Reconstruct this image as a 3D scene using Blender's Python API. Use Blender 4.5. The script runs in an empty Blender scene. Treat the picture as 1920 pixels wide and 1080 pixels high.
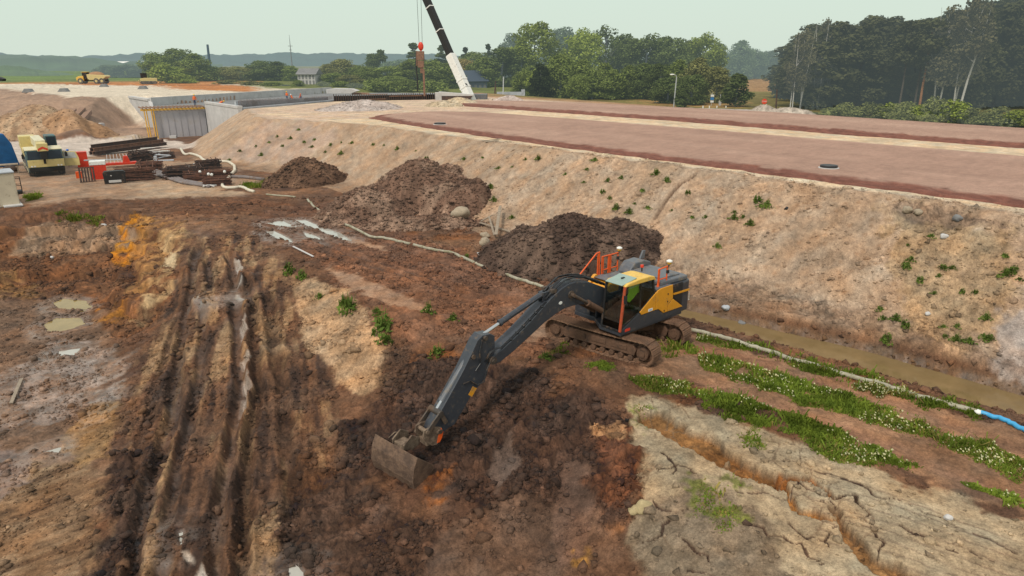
import bpy, bmesh, math, random
import numpy as np
from mathutils import Vector, Matrix, noise as mnoise
R = math.radians
rnd = random.Random(7)
SC = bpy.context.scene
COL = SC.collection

# ------------------------------------------------------------------ camera geometry (metres)
F = 1300.0; HC = 10.33; PITCH = math.atan(419/1300)
cP, sP = math.cos(PITCH), math.sin(PITCH)
def ray(px, py):
    a = (px-960)/F; b = (540-py)/F
    return (a, cP+b*sP, -sP+b*cP)
def at(px, py, z=0.0):                 # point of the photo's line of sight at height z
    q = ray(px, py); t = (z-HC)/q[2]
    return (q[0]*t, q[1]*t, z)
def atd(px, py, t):
    q = ray(px, py); return (q[0]*t, q[1]*t, HC+q[2]*t)

# ------------------------------------------------------------------ helpers
def link(o, parent=None):
    COL.objects.link(o)
    if parent is not None: o.parent = parent
    return o
def tag(o, label=None, cat=None, group=None, kind=None):
    if label: o['label'] = label
    if cat: o['category'] = cat
    if group: o['group'] = group
    if kind: o['kind'] = kind
    return o
def empty(name, loc=(0,0,0), rz=0.0, label=None, cat=None, group=None):
    o = bpy.data.objects.new(name, None); o.empty_display_size = .2
    o.location = loc; o.rotation_euler = (0,0,rz); link(o)
    return tag(o, label, cat, group)
def copy_tree(o, parent=None):
    c = o.copy(); COL.objects.link(c)
    if parent is not None: c.parent = parent
    for ch in o.children: copy_tree(ch, c)
    return c

class MB:
    def __init__(s): s.v=[]; s.f=[]; s.mi=[]; s.m=0
    def add(s, vs, fs):
        b=len(s.v); s.v+= [tuple(p) for p in vs]; s.f+=[tuple(i+b for i in f) for f in fs]; s.mi+=[s.m]*len(fs); return s
    def box(s, c, d, rz=0, M=None):
        x,y,z=[k/2 for k in d]
        vs=[Vector((sx*x,sy*y,sz*z)) for sz in (-1,1) for sy in (-1,1) for sx in (-1,1)]
        Rm=Matrix.Rotation(rz,3,'Z') if M is None else M
        return s.add([Rm@v+Vector(c) for v in vs],[(0,2,3,1),(4,5,7,6),(0,1,5,4),(2,6,7,3),(0,4,6,2),(1,3,7,5)])
    def b2(s, lo, hi):
        return s.box([(a+b)/2 for a,b in zip(lo,hi)],[b-a for a,b in zip(lo,hi)])
    def beam(s, a, b, w, h=None, up=(0,0,1)):
        a=Vector(a); b=Vector(b); d=b-a; L=d.length
        if L<1e-6: return s
        x=d/L; u=Vector(up)
        if abs(x.dot(u))>.98: u=Vector((0,1,0))
        y=u.cross(x).normalized(); z=x.cross(y)
        M=Matrix((x,y,z)).transposed()
        return s.box((a+b)/2,(L,w,h or w),M=M)
    def tube(s, pts, r, n=8, cap=True):
        pts=[Vector(p) for p in pts]; rs=r if isinstance(r,(list,tuple)) else [r]*len(pts)
        rings=[]; pu=None; vs=[]
        for i,p in enumerate(pts):
            d=(pts[min(i+1,len(pts)-1)]-pts[max(i-1,0)])
            if d.length<1e-9: d=Vector((0,0,1))
            d.normalize()
            u=pu if pu is not None else (Vector((0,0,1)) if abs(d.z)<.9 else Vector((1,0,0)))
            u=(u-d*u.dot(d))
            if u.length<1e-5: u=Vector((1,0,0))-d*d.x
            u.normalize(); pu=u; w=d.cross(u)
            for k in range(n):
                a=2*math.pi*k/n; vs.append(p+(u*math.cos(a)+w*math.sin(a))*rs[i])
        fs=[]
        for i in range(len(pts)-1):
            for k in range(n):
                fs.append((i*n+k,i*n+(k+1)%n,(i+1)*n+(k+1)%n,(i+1)*n+k))
        if cap:
            fs.append(tuple(range(n-1,-1,-1))); fs.append(tuple((len(pts)-1)*n+k for k in range(n)))
        return s.add(vs,fs)
    def pipe(s, pts, r, n=8):            # straight runs with ball joints at the bends
        for a,b in zip(pts[:-1],pts[1:]): s.tube([a,b],r,n)
        for p in pts[1:-1]: s.sph(p,r*1.02,n,5)
        return s
    def cyl(s, a, b, r, n=16): return s.tube([a,b],r,n)
    def prism(s, poly, y0, y1, axis='y'):
        n=len(poly)
        ar=sum(poly[i][0]*poly[(i+1)%n][1]-poly[(i+1)%n][0]*poly[i][1] for i in range(n))
        if ar<0: poly=poly[::-1]
        mk={'y':lambda p,t:(p[0],t,p[1]),'z':lambda p,t:(p[0],p[1],t),'x':lambda p,t:(t,p[0],p[1])}[axis]
        vs=[mk(p,y0) for p in poly]+[mk(p,y1) for p in poly]
        fs=[tuple(range(n)),tuple(range(2*n-1,n-1,-1))]+[(i,n+i,n+(i+1)%n,(i+1)%n) for i in range(n)]
        if axis!='y': fs=[f[::-1] for f in fs]
        if (y1<y0): fs=[f[::-1] for f in fs]
        return s.add(vs,fs)
    def sph(s, c, r, n=10, m=7):
        rx,ry,rz=(r,r,r) if not isinstance(r,(tuple,list)) else r
        vs=[(c[0],c[1],c[2]-rz)]
        for i in range(1,m):
            t=-math.pi/2+math.pi*i/m
            for k in range(n):
                a=2*math.pi*k/n; vs.append((c[0]+rx*math.cos(t)*math.cos(a),c[1]+ry*math.cos(t)*math.sin(a),c[2]+rz*math.sin(t)))
        vs.append((c[0],c[1],c[2]+rz)); fs=[]
        for k in range(n):
            fs.append((0,1+(k+1)%n,1+k)); fs.append((len(vs)-1,1+(m-2)*n+k,1+(m-2)*n+(k+1)%n))
        for i in range(m-2):
            for k in range(n):
                fs.append((1+i*n+k,1+i*n+(k+1)%n,1+(i+1)*n+(k+1)%n,1+(i+1)*n+k))
        return s.add(vs,fs)
    def xf(s, M):
        s.v=[tuple(M@Vector(p)) for p in s.v]; return s
    def build(s, name, mat, parent=None, bevel=0, smooth=False, loc=None):
        me=bpy.data.meshes.new(name); me.from_pydata(s.v,[],s.f)
        for m in (mat if isinstance(mat,(list,tuple)) else [mat]): me.materials.append(m)
        if any(s.mi): me.polygons.foreach_set('material_index',s.mi)
        if smooth: me.polygons.foreach_set('use_smooth',[True]*len(me.polygons))
        me.update()
        o=bpy.data.objects.new(name,me); link(o,parent)
        if loc is not None: o.location=loc
        if bevel:
            b=o.modifiers.new('bevel','BEVEL'); b.width=bevel; b.segments=2; b.limit_method='ANGLE'; b.angle_limit=R(35)
        return o

def npmesh(name, V, Q, mats, parent=None, mi=None, smooth=False):
    V=np.asarray(V,np.float32); Q=np.asarray(Q,np.int32)
    me=bpy.data.meshes.new(name); k=Q.shape[1]
    me.vertices.add(len(V)); me.vertices.foreach_set('co',V.ravel())
    me.loops.add(Q.size); me.loops.foreach_set('vertex_index',Q.ravel())
    me.polygons.add(len(Q)); me.polygons.foreach_set('loop_start',np.arange(0,Q.size,k,dtype=np.int32))
    for m in (mats if isinstance(mats,(list,tuple)) else [mats]): me.materials.append(m)
    if mi is not None: me.polygons.foreach_set('material_index',np.asarray(mi,np.int32))
    me.polygons.foreach_set('use_smooth',np.full(len(Q),smooth))
    me.update(calc_edges=True); me.validate()
    o=bpy.data.objects.new(name,me); link(o,parent); return o

# ------------------------------------------------------------------ materials
HAZE=(0.52,0.65,0.66)
class NT:
    def __init__(s,name):
        s.mat=bpy.data.materials.new(name); s.mat.use_nodes=True; s.t=s.mat.node_tree; s.t.nodes.clear()
    def n(s,typ,**kw):
        o=s.t.nodes.new(typ)
        for k,v in kw.items():
            if k.startswith('i_'):
                key=k[2:]; key=int(key) if key.isdigit() else key.replace('_',' ')
                o.inputs[key].default_value=v
            else: setattr(o,k,v)
        return o
    def l(s,a,b): s.t.links.new(a,b)
    def mix(s,fac,a,b,blend='MIX'):
        m=s.n('ShaderNodeMix',data_type='RGBA',blend_type=blend)
        for sock,v in ((m.inputs[0],fac),(m.inputs[6],a),(m.inputs[7],b)):
            if isinstance(v,(int,float)): sock.default_value=v
            elif isinstance(v,(tuple,list)): sock.default_value=(*v[:3],1)
            else: s.l(v,sock)
        return m.outputs[2]
    def noise(s,vec,scale,detail=4,rough=.6,out=0):
        n=s.n('ShaderNodeTexNoise'); n.inputs['Scale'].default_value=scale; n.inputs['Detail'].default_value=detail; n.inputs['Roughness'].default_value=rough
        if vec is not None: s.l(vec,n.inputs['Vector'])
        return n.outputs[out]
    def ramp(s,fac,a,b,lo=0.,hi=1.):
        r=s.n('ShaderNodeMapRange'); s.l(fac,r.inputs[0])
        r.inputs[1].default_value=a; r.inputs[2].default_value=b; r.inputs[3].default_value=lo; r.inputs[4].default_value=hi
        return r.outputs[0]
    def math(s,op,a,b=0.):
        m=s.n('ShaderNodeMath',operation=op)
        for i,v in enumerate((a,b)):
            if isinstance(v,(int,float)): m.inputs[i].default_value=v
            else: s.l(v,m.inputs[i])
        return m.outputs[0]
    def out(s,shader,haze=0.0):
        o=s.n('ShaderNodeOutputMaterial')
        if haze>0:                      # haze painted in: glow mixed over the shader by distance from the origin
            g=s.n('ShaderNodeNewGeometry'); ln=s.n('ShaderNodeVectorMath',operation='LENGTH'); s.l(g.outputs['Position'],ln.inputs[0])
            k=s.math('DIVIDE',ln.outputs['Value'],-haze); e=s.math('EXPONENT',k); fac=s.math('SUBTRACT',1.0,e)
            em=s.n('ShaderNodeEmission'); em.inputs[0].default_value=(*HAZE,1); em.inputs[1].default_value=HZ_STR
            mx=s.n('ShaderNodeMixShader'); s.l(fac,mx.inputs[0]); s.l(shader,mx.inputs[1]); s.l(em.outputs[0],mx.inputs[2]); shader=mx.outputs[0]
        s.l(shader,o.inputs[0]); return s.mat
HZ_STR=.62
def paint(name, col, rough=.5, var=.25, scale=6., metal=0., dirt=0.0, dirtcol=(.16,.10,.065), zlo=None, zhi=None, bump=.0, haze=0., spec=.4, dscale=2.5):
    t=NT(name); tc=t.n('ShaderNodeTexCoord').outputs['Object']
    n1=t.noise(tc,scale,5); v=t.ramp(n1,.25,.75,1-var,1+var*.6)
    base=t.n('ShaderNodeVectorMath',operation='SCALE'); base.inputs[0].default_value=col; t.l(v,base.inputs['Scale'])
    c=base.outputs[0]
    p=t.n('ShaderNodeBsdfPrincipled'); rsock=rough
    if dirt>0:
        d=t.noise(tc,dscale,7,.7); lo=.62-dirt*.35
        fac=t.ramp(d,lo,lo+.16)
        if zlo is not None:
            sx=t.n('ShaderNodeSeparateXYZ'); t.l(tc,sx.inputs[0]); h=t.ramp(sx.outputs[2],zlo,zhi,1.,0.)
            fac=t.math('ADD',t.math('MULTIPLY',fac,t.ramp(h,0,1,.25,1.)),t.math('MULTIPLY',h,t.ramp(d,.3,.6)))
            fac=t.math('MINIMUM',fac,1.)
        dn=t.noise(tc,14,4); dc=t.n('ShaderNodeVectorMath',operation='SCALE'); dc.inputs[0].default_value=dirtcol; t.l(t.ramp(dn,.2,.8,.6,1.35),dc.inputs['Scale'])
        c=t.mix(fac,c,dc.outputs[0]); t.l(t.ramp(fac,0,1,rough,.92),p.inputs['Roughness'])
    else:
        t.l(t.ramp(n1,.2,.8,max(rough-.1,.02),min(rough+.12,1)),p.inputs['Roughness'])
    t.l(c,p.inputs['Base Color']); p.inputs['Metallic'].default_value=metal; p.inputs['Specular IOR Level'].default_value=spec
    if bump:
        b=t.n('ShaderNodeBump'); b.inputs['Strength'].default_value=bump; b.inputs['Distance'].default_value=.03
        t.l(t.noise(tc,scale*3,6),b.inputs['Height']); t.l(b.outputs[0],p.inputs['Normal'])
    return t.out(p.outputs[0],haze)
# ------------------------------------------------------------------ terrain height
UN=(.778,.628); UV=(-.628,.778)        # across / along the embankment
def touv(X,Y): return X*UN[0]+Y*UN[1], X*UV[0]+Y*UV[1]
def fromuv(u,v): 
    return (u*UN[0]+v*UV[0], u*UN[1]+v*UV[1])
CP=[ # photo point, height of the ground there
 (1130,660,0),(1030,640,0),(1210,690,0),(1300,640,0),(1280,660,0),(1500,720,-.05),(1700,760,-.05),(1800,810,0),(1900,960,.0),(1600,900,-.05),(1400,760,0),(1260,770,-.05),(1500,1000,-.2),(1750,950,-.05),(1900,1070,-.05),(1300,1070,-.6),(1230,900,-.3),(1380,960,-.25),(1650,1060,-.1),
 (960,560,0),(800,500,0),(700,450,0),(600,400,0),(900,440,.1),(840,430,.1),(980,600,0),(880,580,-.02),
 (700,575,0),(640,560,-.05),(560,480,-.1),(590,520,-.1),(760,620,-.15),(740,590,-.02),
 (600,800,-1.9),(520,620,-1.3),(480,520,-.5),(640,700,-1.35),(570,640,-1.25),(700,740,-1.35),(600,600,-.75),(660,660,-.85),(530,540,-.6),
 (430,430,-.15),(400,560,-1.0),(400,700,-1.8),(380,850,-2.3),(330,1060,-2.7),(450,640,-1.5),(470,800,-2.1),(480,1000,-2.5),(600,950,-2.3),(600,1070,-2.5),
 (740,930,-1.9),(800,1000,-2.0),(720,1060,-2.3),(900,750,-.95),(900,950,-1.7),(1050,850,-1.0),(1100,1000,-1.35),(1180,960,-.8),(1000,700,-.25),(820,720,-.9),(900,650,-.15),(720,850,-1.7),(900,850,-1.4),(1000,1000,-1.75),(1080,1070,-1.7),(900,1070,-2.0),(1150,760,-.2),(1190,850,-.4),(1100,720,-.12),(1000,780,-.75),
 (130,575,-3.0),(120,610,-3.0),(60,700,-3.1),(150,800,-3.1),(60,1000,-3.1),(200,1060,-3.0),(220,900,-2.9),(20,850,-3.15),(200,700,-2.9),
 (100,408,-.1),(0,402,-.1),(240,398,-.05),(330,440,-.3),(100,520,-2.6),(30,470,-1.6),(230,510,-2.3),(290,590,-2.35),(260,680,-2.65),(345,500,-.8),(320,540,-1.45),(290,420,-.3),(180,470,-1.5),(0,540,-2.6),
 (80,330,0),(250,340,0),(400,350,0),(0,370,0),(500,358,.05),(330,380,0),(480,400,0),(300,245,-.8),(200,272,-.8),(0,280,-.6),(60,268,-.8),(340,270,-.8),(0,310,-.1),(200,300,-.3),(600,350,.1),(700,350,.1),(450,335,.1)]
_c=[at(*p) for p in CP]
_w=[(-40,20,-2.5),(-60,40,-1),(-30,5,-3),(0,4,-2.2),(12,5,-.3),(22,5,0),(-70,70,-.1),(-120,100,-.5),(-20,0,-3),(40,0,0),(-110,130,-.3),(-160,160,1),(-40,130,-.8),(-50,150,-.8),(60,70,3),(40,110,3),(90,60,3),(20,140,3),(0,150,3),(90,120,3),(120,40,3),(60,20,3),(10,40,-.3),(3,52,0)]
CPW=np.array(_c+_w,float)
def _phi(d2): return np.sqrt(d2+1.0)
_A=_phi(((CPW[:,None,:2]-CPW[None,:,:2])**2).sum(-1)); _A+=np.eye(len(CPW))*(-.15)
_P=np.concatenate([np.ones((len(CPW),1)),np.zeros((len(CPW),0))],1)
_M=np.block([[_A,_P],[_P.T,np.zeros((1,1))]])
_W=np.linalg.solve(_M,np.concatenate([CPW[:,2],[0]]))
def rbf(X,Y):
    k=(X*X+Y*Y<190*190); x=X[k].astype(np.float32); y=Y[k].astype(np.float32); s=np.zeros(x.shape,np.float64)
    for i in range(len(CPW)):
        a=x-np.float32(CPW[i,0]); a*=a; c=y-np.float32(CPW[i,1]); c*=c; a+=c; a+=1; np.sqrt(a,out=a); a*=np.float32(_W[i]); s+=a
    z=np.full(X.shape,3.0); z[k]=s+_W[-1]; return z
def sdpoly(X,Y,P):                      # signed distance, negative inside
    d=np.full(X.shape,1e18); s=np.ones(X.shape,bool); n=len(P)
    for i in range(n):
        ax,ay=P[i]; bx,by=P[(i+1)%n]
        ex,ey=bx-ax,by-ay; wx,wy=X-ax,Y-ay
        t=np.clip((wx*ex+wy*ey)/(ex*ex+ey*ey+1e-12),0,1)
        d=np.minimum(d,(wx-ex*t)**2+(wy-ey*t)**2)
        c1=(Y>=ay)&(Y<by); c2=(Y<ay)&(Y>=by); cr=ex*wy-ey*wx
        s^= (c1&(cr>0))|(c2&(cr<0))
    d=np.sqrt(d); return np.where(s,d,-d)
def sdline(X,Y,P,arc=False):            # distance to an open polyline (and arc length)
    d=np.full(X.shape,1e18); al=np.zeros(X.shape); L=0
    for (ax,ay),(bx,by) in zip(P[:-1],P[1:]):
        ex,ey=bx-ax,by-ay; wx,wy=X-ax,Y-ay; ll=ex*ex+ey*ey+1e-12
        t=np.clip((wx*ex+wy*ey)/ll,0,1); q=(wx-ex*t)**2+(wy-ey*t)**2
        al=np.where(q<d,L+t*math.sqrt(ll),al); d=np.minimum(d,q); L+=math.sqrt(ll)
    d=np.sqrt(d); return (d,al) if arc else d
E1=[fromuv(*p) for p in [(34.9,-90),(34.9,50),(34.4,68),(31.8,79),(29.5,85),(31,92),(34.6,104),(54,115.5),(70,124),(96,131),(92,100),(85,62),(80,20),(80,-90)]]
E2=[(-500,330),(-138,195),(-87,142),(-75,141),(-67,132),(-50,188),(-42,215),(-20,260),(300,900),(-900,1400)]
TR=[(-49.8,117.6),(-39.6,104.9),(-32,125.6),(-14,143),(-8,190),(-47,188),(-64.2,129),(-57.6,114)]
CUT=[(-73.5,138.8),(-64.5,128),(-57,112),(-63,107),(-72,120)]
def sst(x,a,b): 
    t=np.clip((x-a)/(b-a),0,1); return t*t*(3-2*t)
def smax(a,b,k):
    h=np.clip(.5+.5*(a-b)/k,0,1); return b+(a-b)*h+k*h*(1-h)
def H0(X,Y):
    X=np.asarray(X,float); Y=np.asarray(Y,float)
    r=np.hypot(X,Y); u,v=touv(X,Y)
    z=rbf(X,Y)
    far=sst(r,140,185); z=z*(1-far)+3.0*far
    z=np.where(r>400,3.0+(r-400)*.0012,z)
    d1=sdpoly(X,Y,E1); e1=4.3-.615*np.maximum(d1,0)
    e1=np.where(u>78,4.3-.2*np.maximum(d1,0),e1)
    d2=sdpoly(X,Y,E2); e2=4.3-.2*np.maximum(d2,0)+.5*np.sin(np.minimum(d2,30)*.35)*np.clip(d2/6,0,1)
    e2=np.where((X>-58)&(Y<180),-9,e2)
    z=smax(z,e1,.7); z=smax(z,e2,.5)
    tr=sdpoly(X,Y,TR); z=np.where(tr<0,np.minimum(z,-.8),z)
    cu=sdpoly(X,Y,CUT); z=np.where(cu<9,np.minimum(z,-.7+np.maximum(cu,0)*.75),z)
    # drainage ditch at the foot of the bank
    cen=np.interp(v,[-30,6,11,17,21],[26.2,26.0,25.75,24.7,24.0]); w=np.interp(v,[-30,6,11,17,22,24],[1.55,1.5,1.4,1.1,.75,.01])
    dd=np.abs(u-cen)/w; ok=(v<24)
    cut=np.where(ok,1.05*sst(1.35-dd,0,.9),0)
    z=np.where(ok&(dd<1.5),np.minimum(z,z*0+np.maximum(z-cut,-1.0)),z)
    return z
def cast(pts,fn=None):
    fn=fn or H0
    pts=list(pts); q=np.array([ray(*p) for p in pts]); t=np.geomspace(9,900,2600)
    X=q[:,0:1]*t; Y=q[:,1:2]*t; Z=HC+q[:,2:3]*t
    D=Z-fn(X,Y); hit=D<0; i=np.where(hit.any(1),hit.argmax(1),len(t)-1); i=np.maximum(i,1)
    j=np.arange(len(pts)); a=D[j,i-1]; b=D[j,i]; f=np.clip(a/(a-b+1e-9),0,1); tt=t[i-1]+(t[i]-t[i-1])*f
    return [(q[k,0]*tt[k],q[k,1]*tt[k],HC+q[k,2]*tt[k]) for k in j]
def h0(x,y): return float(H0(np.array([x]),np.array([y]))[0])
def G(px,py): return cast([(px,py)])[0]
def gxy(pts): return [(p[0],p[1]) for p in cast(pts)]

# ------------------------------------------------------------------ numpy noise
def _hash(ix,iy,s):
    h=(ix.astype(np.int64)*374761393+iy.astype(np.int64)*668265263+s*1442695041)&0xffffffff
    h=((h^(h>>13))*1274126177)&0xffffffff; h^=h>>16
    return (h&0xffff).astype(np.float32)/65535.0
def vnoise(x,y,s=0):
    ix=np.floor(x); iy=np.floor(y); fx=x-ix; fy=y-iy
    fx=fx*fx*fx*(fx*(fx*6-15)+10); fy=fy*fy*fy*(fy*(fy*6-15)+10)
    a=_hash(ix,iy,s);b=_hash(ix+1,iy,s);c=_hash(ix,iy+1,s);d=_hash(ix+1,iy+1,s)
    return (a*(1-fx)+b*fx)*(1-fy)+(c*(1-fx)+d*fx)*fy
def fbm(x,y,sc,oct=4,s=0,gain=.5,billow=False):
    t=0;a=1;n=0;x=x/sc;y=y/sc
    for o in range(oct):
        k=vnoise(x+17.3*o,y-9.1*o,s+o*7)*2-1
        t=t+a*(np.abs(k)*2-1 if billow else k); n+=a; a*=gain; x,y=(x*.8-y*.6)*2.03,(x*.6+y*.8)*2.03
    return t/n
def worley(x,y,sc,s=0):                 # F1, F2 and a value per cell
    x=x/sc;y=y/sc; ix=np.floor(x);iy=np.floor(y); f1=np.full(x.shape,9.,np.float32);f2=f1.copy();idv=np.zeros(x.shape,np.float32)
    for dx in (-1,0,1):
        for dy in (-1,0,1):
            cx=ix+dx;cy=iy+dy
            d=np.hypot(cx+_hash(cx,cy,s)-x,cy+_hash(cx,cy,s+5)-y); c=d<f1
            f2=np.where(c,f1,np.minimum(f2,d)); idv=np.where(c,_hash(cx,cy,s+11),idv); f1=np.where(c,d,f1)
    return f1,f2,idv

# ------------------------------------------------------------------ ground sheet
az_in=np.arange(-R(44),R(44),.00155); st=R(46)*0+np.cumsum(np.linspace(.004,.02,46))
az=np.concatenate([(-R(44)-st)[::-1],az_in,R(44)+st])
rr=[8.0]
while rr[-1]<7500:
    d=rr[-1]; rr.append(d*(1+(.0031 if d<62 else .0055 if d<230 else .03)))
rr=np.array(rr)
AZ,RR=np.meshgrid(az,rr); X=(np.sin(AZ)*RR).ravel(); Y=(np.cos(AZ)*RR).ravel()
near=(RR.ravel()<230)
Z=np.full(X.shape,3.0)
Z=H0(X,Y)
u,v=touv(X,Y); r=np.hypot(X,Y)
wob=fbm(X,Y,3.0,3,1); wob2=fbm(X,Y,.8,3,2); wob3=fbm(X,Y,.22,3,4)
N=len(X)
col=np.empty((N,3),np.float32); col[:]=(.135,.082,.056)
rough=np.full(N,.06,np.float32)         # clod amplitude
wet=np.zeros(N,np.float32)
def pm(poly,f=.5,j=.5,px=True):         # soft membership of an irregular patch
    P=gxy(poly) if px else poly
    A=np.array(P); lo=A.min(0)-f*3-j*3; hi=A.max(0)+f*3+j*3
    m=np.zeros(N,np.float32); k=(X>lo[0])&(X<hi[0])&(Y>lo[1])&(Y<hi[1])
    if not k.any(): return m
    d=sdpoly(X[k],Y[k],P)+wob[k]*j*1.5+wob2[k]*j*1.3+wob3[k]*min(j,.5)*.55
    f=f*.6; m[k]=1-sst(d,-f,f); return m
def blend(m,c,var=0.0,vs=2.0,seed=3):
    k=np.nonzero(m>.003)[0]; c=np.array(c,np.float32); mk=np.asarray(m[k],np.float32)[:,None]
    cc=c[None]*(1+var*fbm(X[k],Y[k],vs,4,seed))[:,None] if var else c[None]
    col[k]=col[k]*(1-mk)+cc*mk
def setr(m,val):
    global rough
    rough=rough*(1-m)+val*m
# broad mud variation
blend(sst(fbm(X,Y,4,4,20),-.1,.5),(.205,.13,.088)); blend(sst(fbm(X,Y,2.2,4,21),.05,.5)*.8,(.075,.047,.036))
blend(sst(fbm(X,Y,3,4,22),.25,.6)*.6,(.19,.085,.038))
# yard, haul road and underpass road
m=pm([(-200,345),(-100,300),(60,290),(330,300),(420,318),(470,345),(440,370),(330,372),(200,385),(0,392),(-200,395)],1.5,1.5); blend(m,(.30,.225,.17),.3); setr(m,.03)
m=pm([(240,345),(330,340),(460,360),(380,368),(280,372)],1,1); blend(m*.6,(.42,.34,.26),.2)
m=pm([(-300,274),(0,266),(200,260),(290,256),(400,248),(400,268),(330,277),(200,290),(0,308),(-300,330)],.8,.5); blend(m,(.50,.465,.43),.12); setr(m,.01)
m=pm([(210,262),(240,246),(280,236),(300,250),(290,262)],1,.8); blend(m,(.50,.42,.31),.2); setr(m,.05)
m=pm([(120,378),(60,392),(0,400),(-200,405),(-200,430),(0,410),(240,400),(300,392),(420,400),(560,385),(480,368),(330,375)],.8,1.2); blend(m*.9,(.125,.072,.048),.5,1.2); setr(m,.08)
# left approach bank
d2=sdpoly(X,Y,E2); left=(X<-58)|(Y>186)
m=((1-sst(d2,18,26))*left*(r<330)).astype(np.float32); blend(m,(.27,.2,.155),.55,7.0,33); setr(m,.25)
m=(1-sst(d2+wob*1.5,-.5,1.5))*left; blend(m,(.53,.5,.43),.15)
m=pm([(-200,158),(60,157),(150,159),(300,161),(330,168),(480,172),(490,163),(300,152),(-200,150)],3,3); blend(m,(.34,.16,.07),.4,9)
m=sst(-d2+wob*3,46,60)*left; blend(m,(.36,.19,.09),.4,9); m=sst(r,285,330)*left; blend(m,(.115,.16,.055),.5,30,86)
# pit floor and wall
m=pm([(-80,560),(60,560),(160,548),(215,600),(235,690),(240,760),(215,860),(200,1000),(215,1200),(-300,1200),(-300,640)],.8,.7); blend(m,(.165,.115,.085),.5,.8); setr(m,.06)
m2=pm([(0,690),(120,640),(210,650),(235,740),(190,790),(60,800),(-40,830)],.5,.8); blend(m2*.7*sst(fbm(X,Y,.6,3,151),-.2,.25),(.27,.225,.20),.4,.5); wet+=m2*.55
m=pm([(0,860),(215,850),(200,1000),(210,1200),(-200,1200),(-200,900)],.5,.6); blend(m,(.205,.142,.095),.3,.6); _s=fbm((X*.8+Y*.6)*.25,(-X*.6+Y*.8)*2.2,.5,5,160,.65); blend(m*sst(_s,.05,.35)*.8,(.29,.215,.15)); blend(m*sst(-_s,.08,.35)*.8,(.105,.07,.048)); SCR=m*_s; setr(m,.02)
m=pm([(-50,820),(60,840),(75,900),(-50,960)],.3,.4); blend(m*.6,(.2,.165,.155),.4); wet+=m*.5  # wet clay; its grey tone also carries the sky sheen
m=pm([(150,760),(225,750),(215,860),(150,880),(95,850)],.3,.4); blend(m*.7,(.27,.175,.095),.4,.5)
m=pm([(-60,412),(0,408),(240,405),(330,440),(345,500),(300,600),(230,640),(180,550),(60,545),(-60,560)],.6,.5); blend(m,(.15,.083,.05),.6,.9,41); setr(m,.13); PITW=m
m=pm([(60,420),(230,410),(260,440),(150,470),(30,470)],.5,.7); blend(m*.7,(.26,.2,.15),.4,.6)
for P,c in (([(232,402),(292,403),(268,455),(245,492),(214,492),(225,440)],(.52,.245,.05)),([(262,403),(335,420),(325,470),(290,540),(235,560),(245,500),(262,450)],(.34,.215,.115)),([(215,560),(260,560),(240,600),(190,600)],(.32,.16,.055)),([(0,505),(60,520),(110,560),(0,560)],(.25,.16,.085)),([(305,430),(360,440),(330,520),(262,600),(270,560),(305,490)],(.40,.30,.19))):
    m=pm(P,.35,.5); blend(m*.8*sst(fbm(X,Y,.55,4,152),-.45,.2),c,.5,.4,43); setr(m,.07)
m=pm([(305,470),(335,472),(325,498),(300,500)],.12,.12); blend(m,(.5,.42,.3)); setr(m,.0)
# ramp of tracked mud, streaks run along the ramp
rampP=[(345,440),(460,440),(545,500),(600,620),(640,760),(660,900),(640,1200),(150,1200),(205,900),(250,700),(330,540)]
ramp=pm(rampP,.6,.5)
sx,sy=X*.95+Y*.3, -X*.3+Y*.95
stv=fbm(sx*4.2,sy*.55,1.6,4,50)
blend(ramp*.75,(.125,.078,.054)); blend(ramp*sst(stv,.02,.4),(.27,.19,.125)); blend(ramp*sst(-stv,.1,.5),(.055,.036,.028)); setr(ramp,.075)
# excavated heap of dark wet clay in front of the machine
m=pm([(720,660),(880,655),(1010,690),(1140,745),(1200,800),(1215,880),(1185,985),(1040,1010),(930,980),(840,930),(740,900),(640,880),(600,800),(690,760)],.4,.5); blend(m,(.066,.042,.032),.5,.7,55); setr(m,.20); DUG=m
m=pm([(600,880),(760,940),(860,1000),(700,1200),(560,1200),(520,1000)],.5,.6); blend(m,(.085,.054,.04),.5,.6,56); setr(m,.14)
m=pm([(200,850),(290,840),(290,1000),(190,1090),(190,960)],.4,.4); blend(m,(.05,.033,.026),.4); setr(m,.17)
m=pm([(850,970),(1000,940),(1130,1000),(1240,960),(1290,1080),(1280,1200),(780,1200),(820,1020)],.4,.5); blend(m*.75,(.128,.086,.064),.5,.8,57); setr(m,.06)
m=pm([(1062,868),(1105,866),(1110,950),(1085,1040),(1052,1060),(1042,980)],.12,.15); blend(m*.8,(.135,.09,.07),.3,.3); setr(m,.02)
m=pm([(940,800),(975,795),(970,880),(930,930),(915,900)],.15,.2); blend(m*.8,(.13,.1,.085),.2); setr(m,.04)
m=pm([(1140,800),(1200,800),(1212,900),(1165,960),(1120,900)],.3,.35); blend(m*.75,(.16,.075,.045),.5,.5); setr(m,.2)
m=pm([(1110,795),(1165,800),(1165,820),(1115,818)],.1,.15); blend(m,(.36,.235,.15),.3,.3)
m=pm([(795,880),(850,880),(840,950),(800,960),(780,930)],.2,.25); blend(m*.8*sst(fbm(X,Y,.4,4,153),-.3,.3),(.22,.095,.042),.5,.4)
m=pm([(1075,1035),(1105,1030),(1110,1060),(1075,1062)],.1,.1); blend(m*.55*sst(fbm(X,Y,.25,3,154),-.3,.3),(.36,.22,.085))
m=pm([(545,840),(640,800),(650,860),(560,930)],.3,.4); blend(m*.3,(.17,.085,.04))
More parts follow.
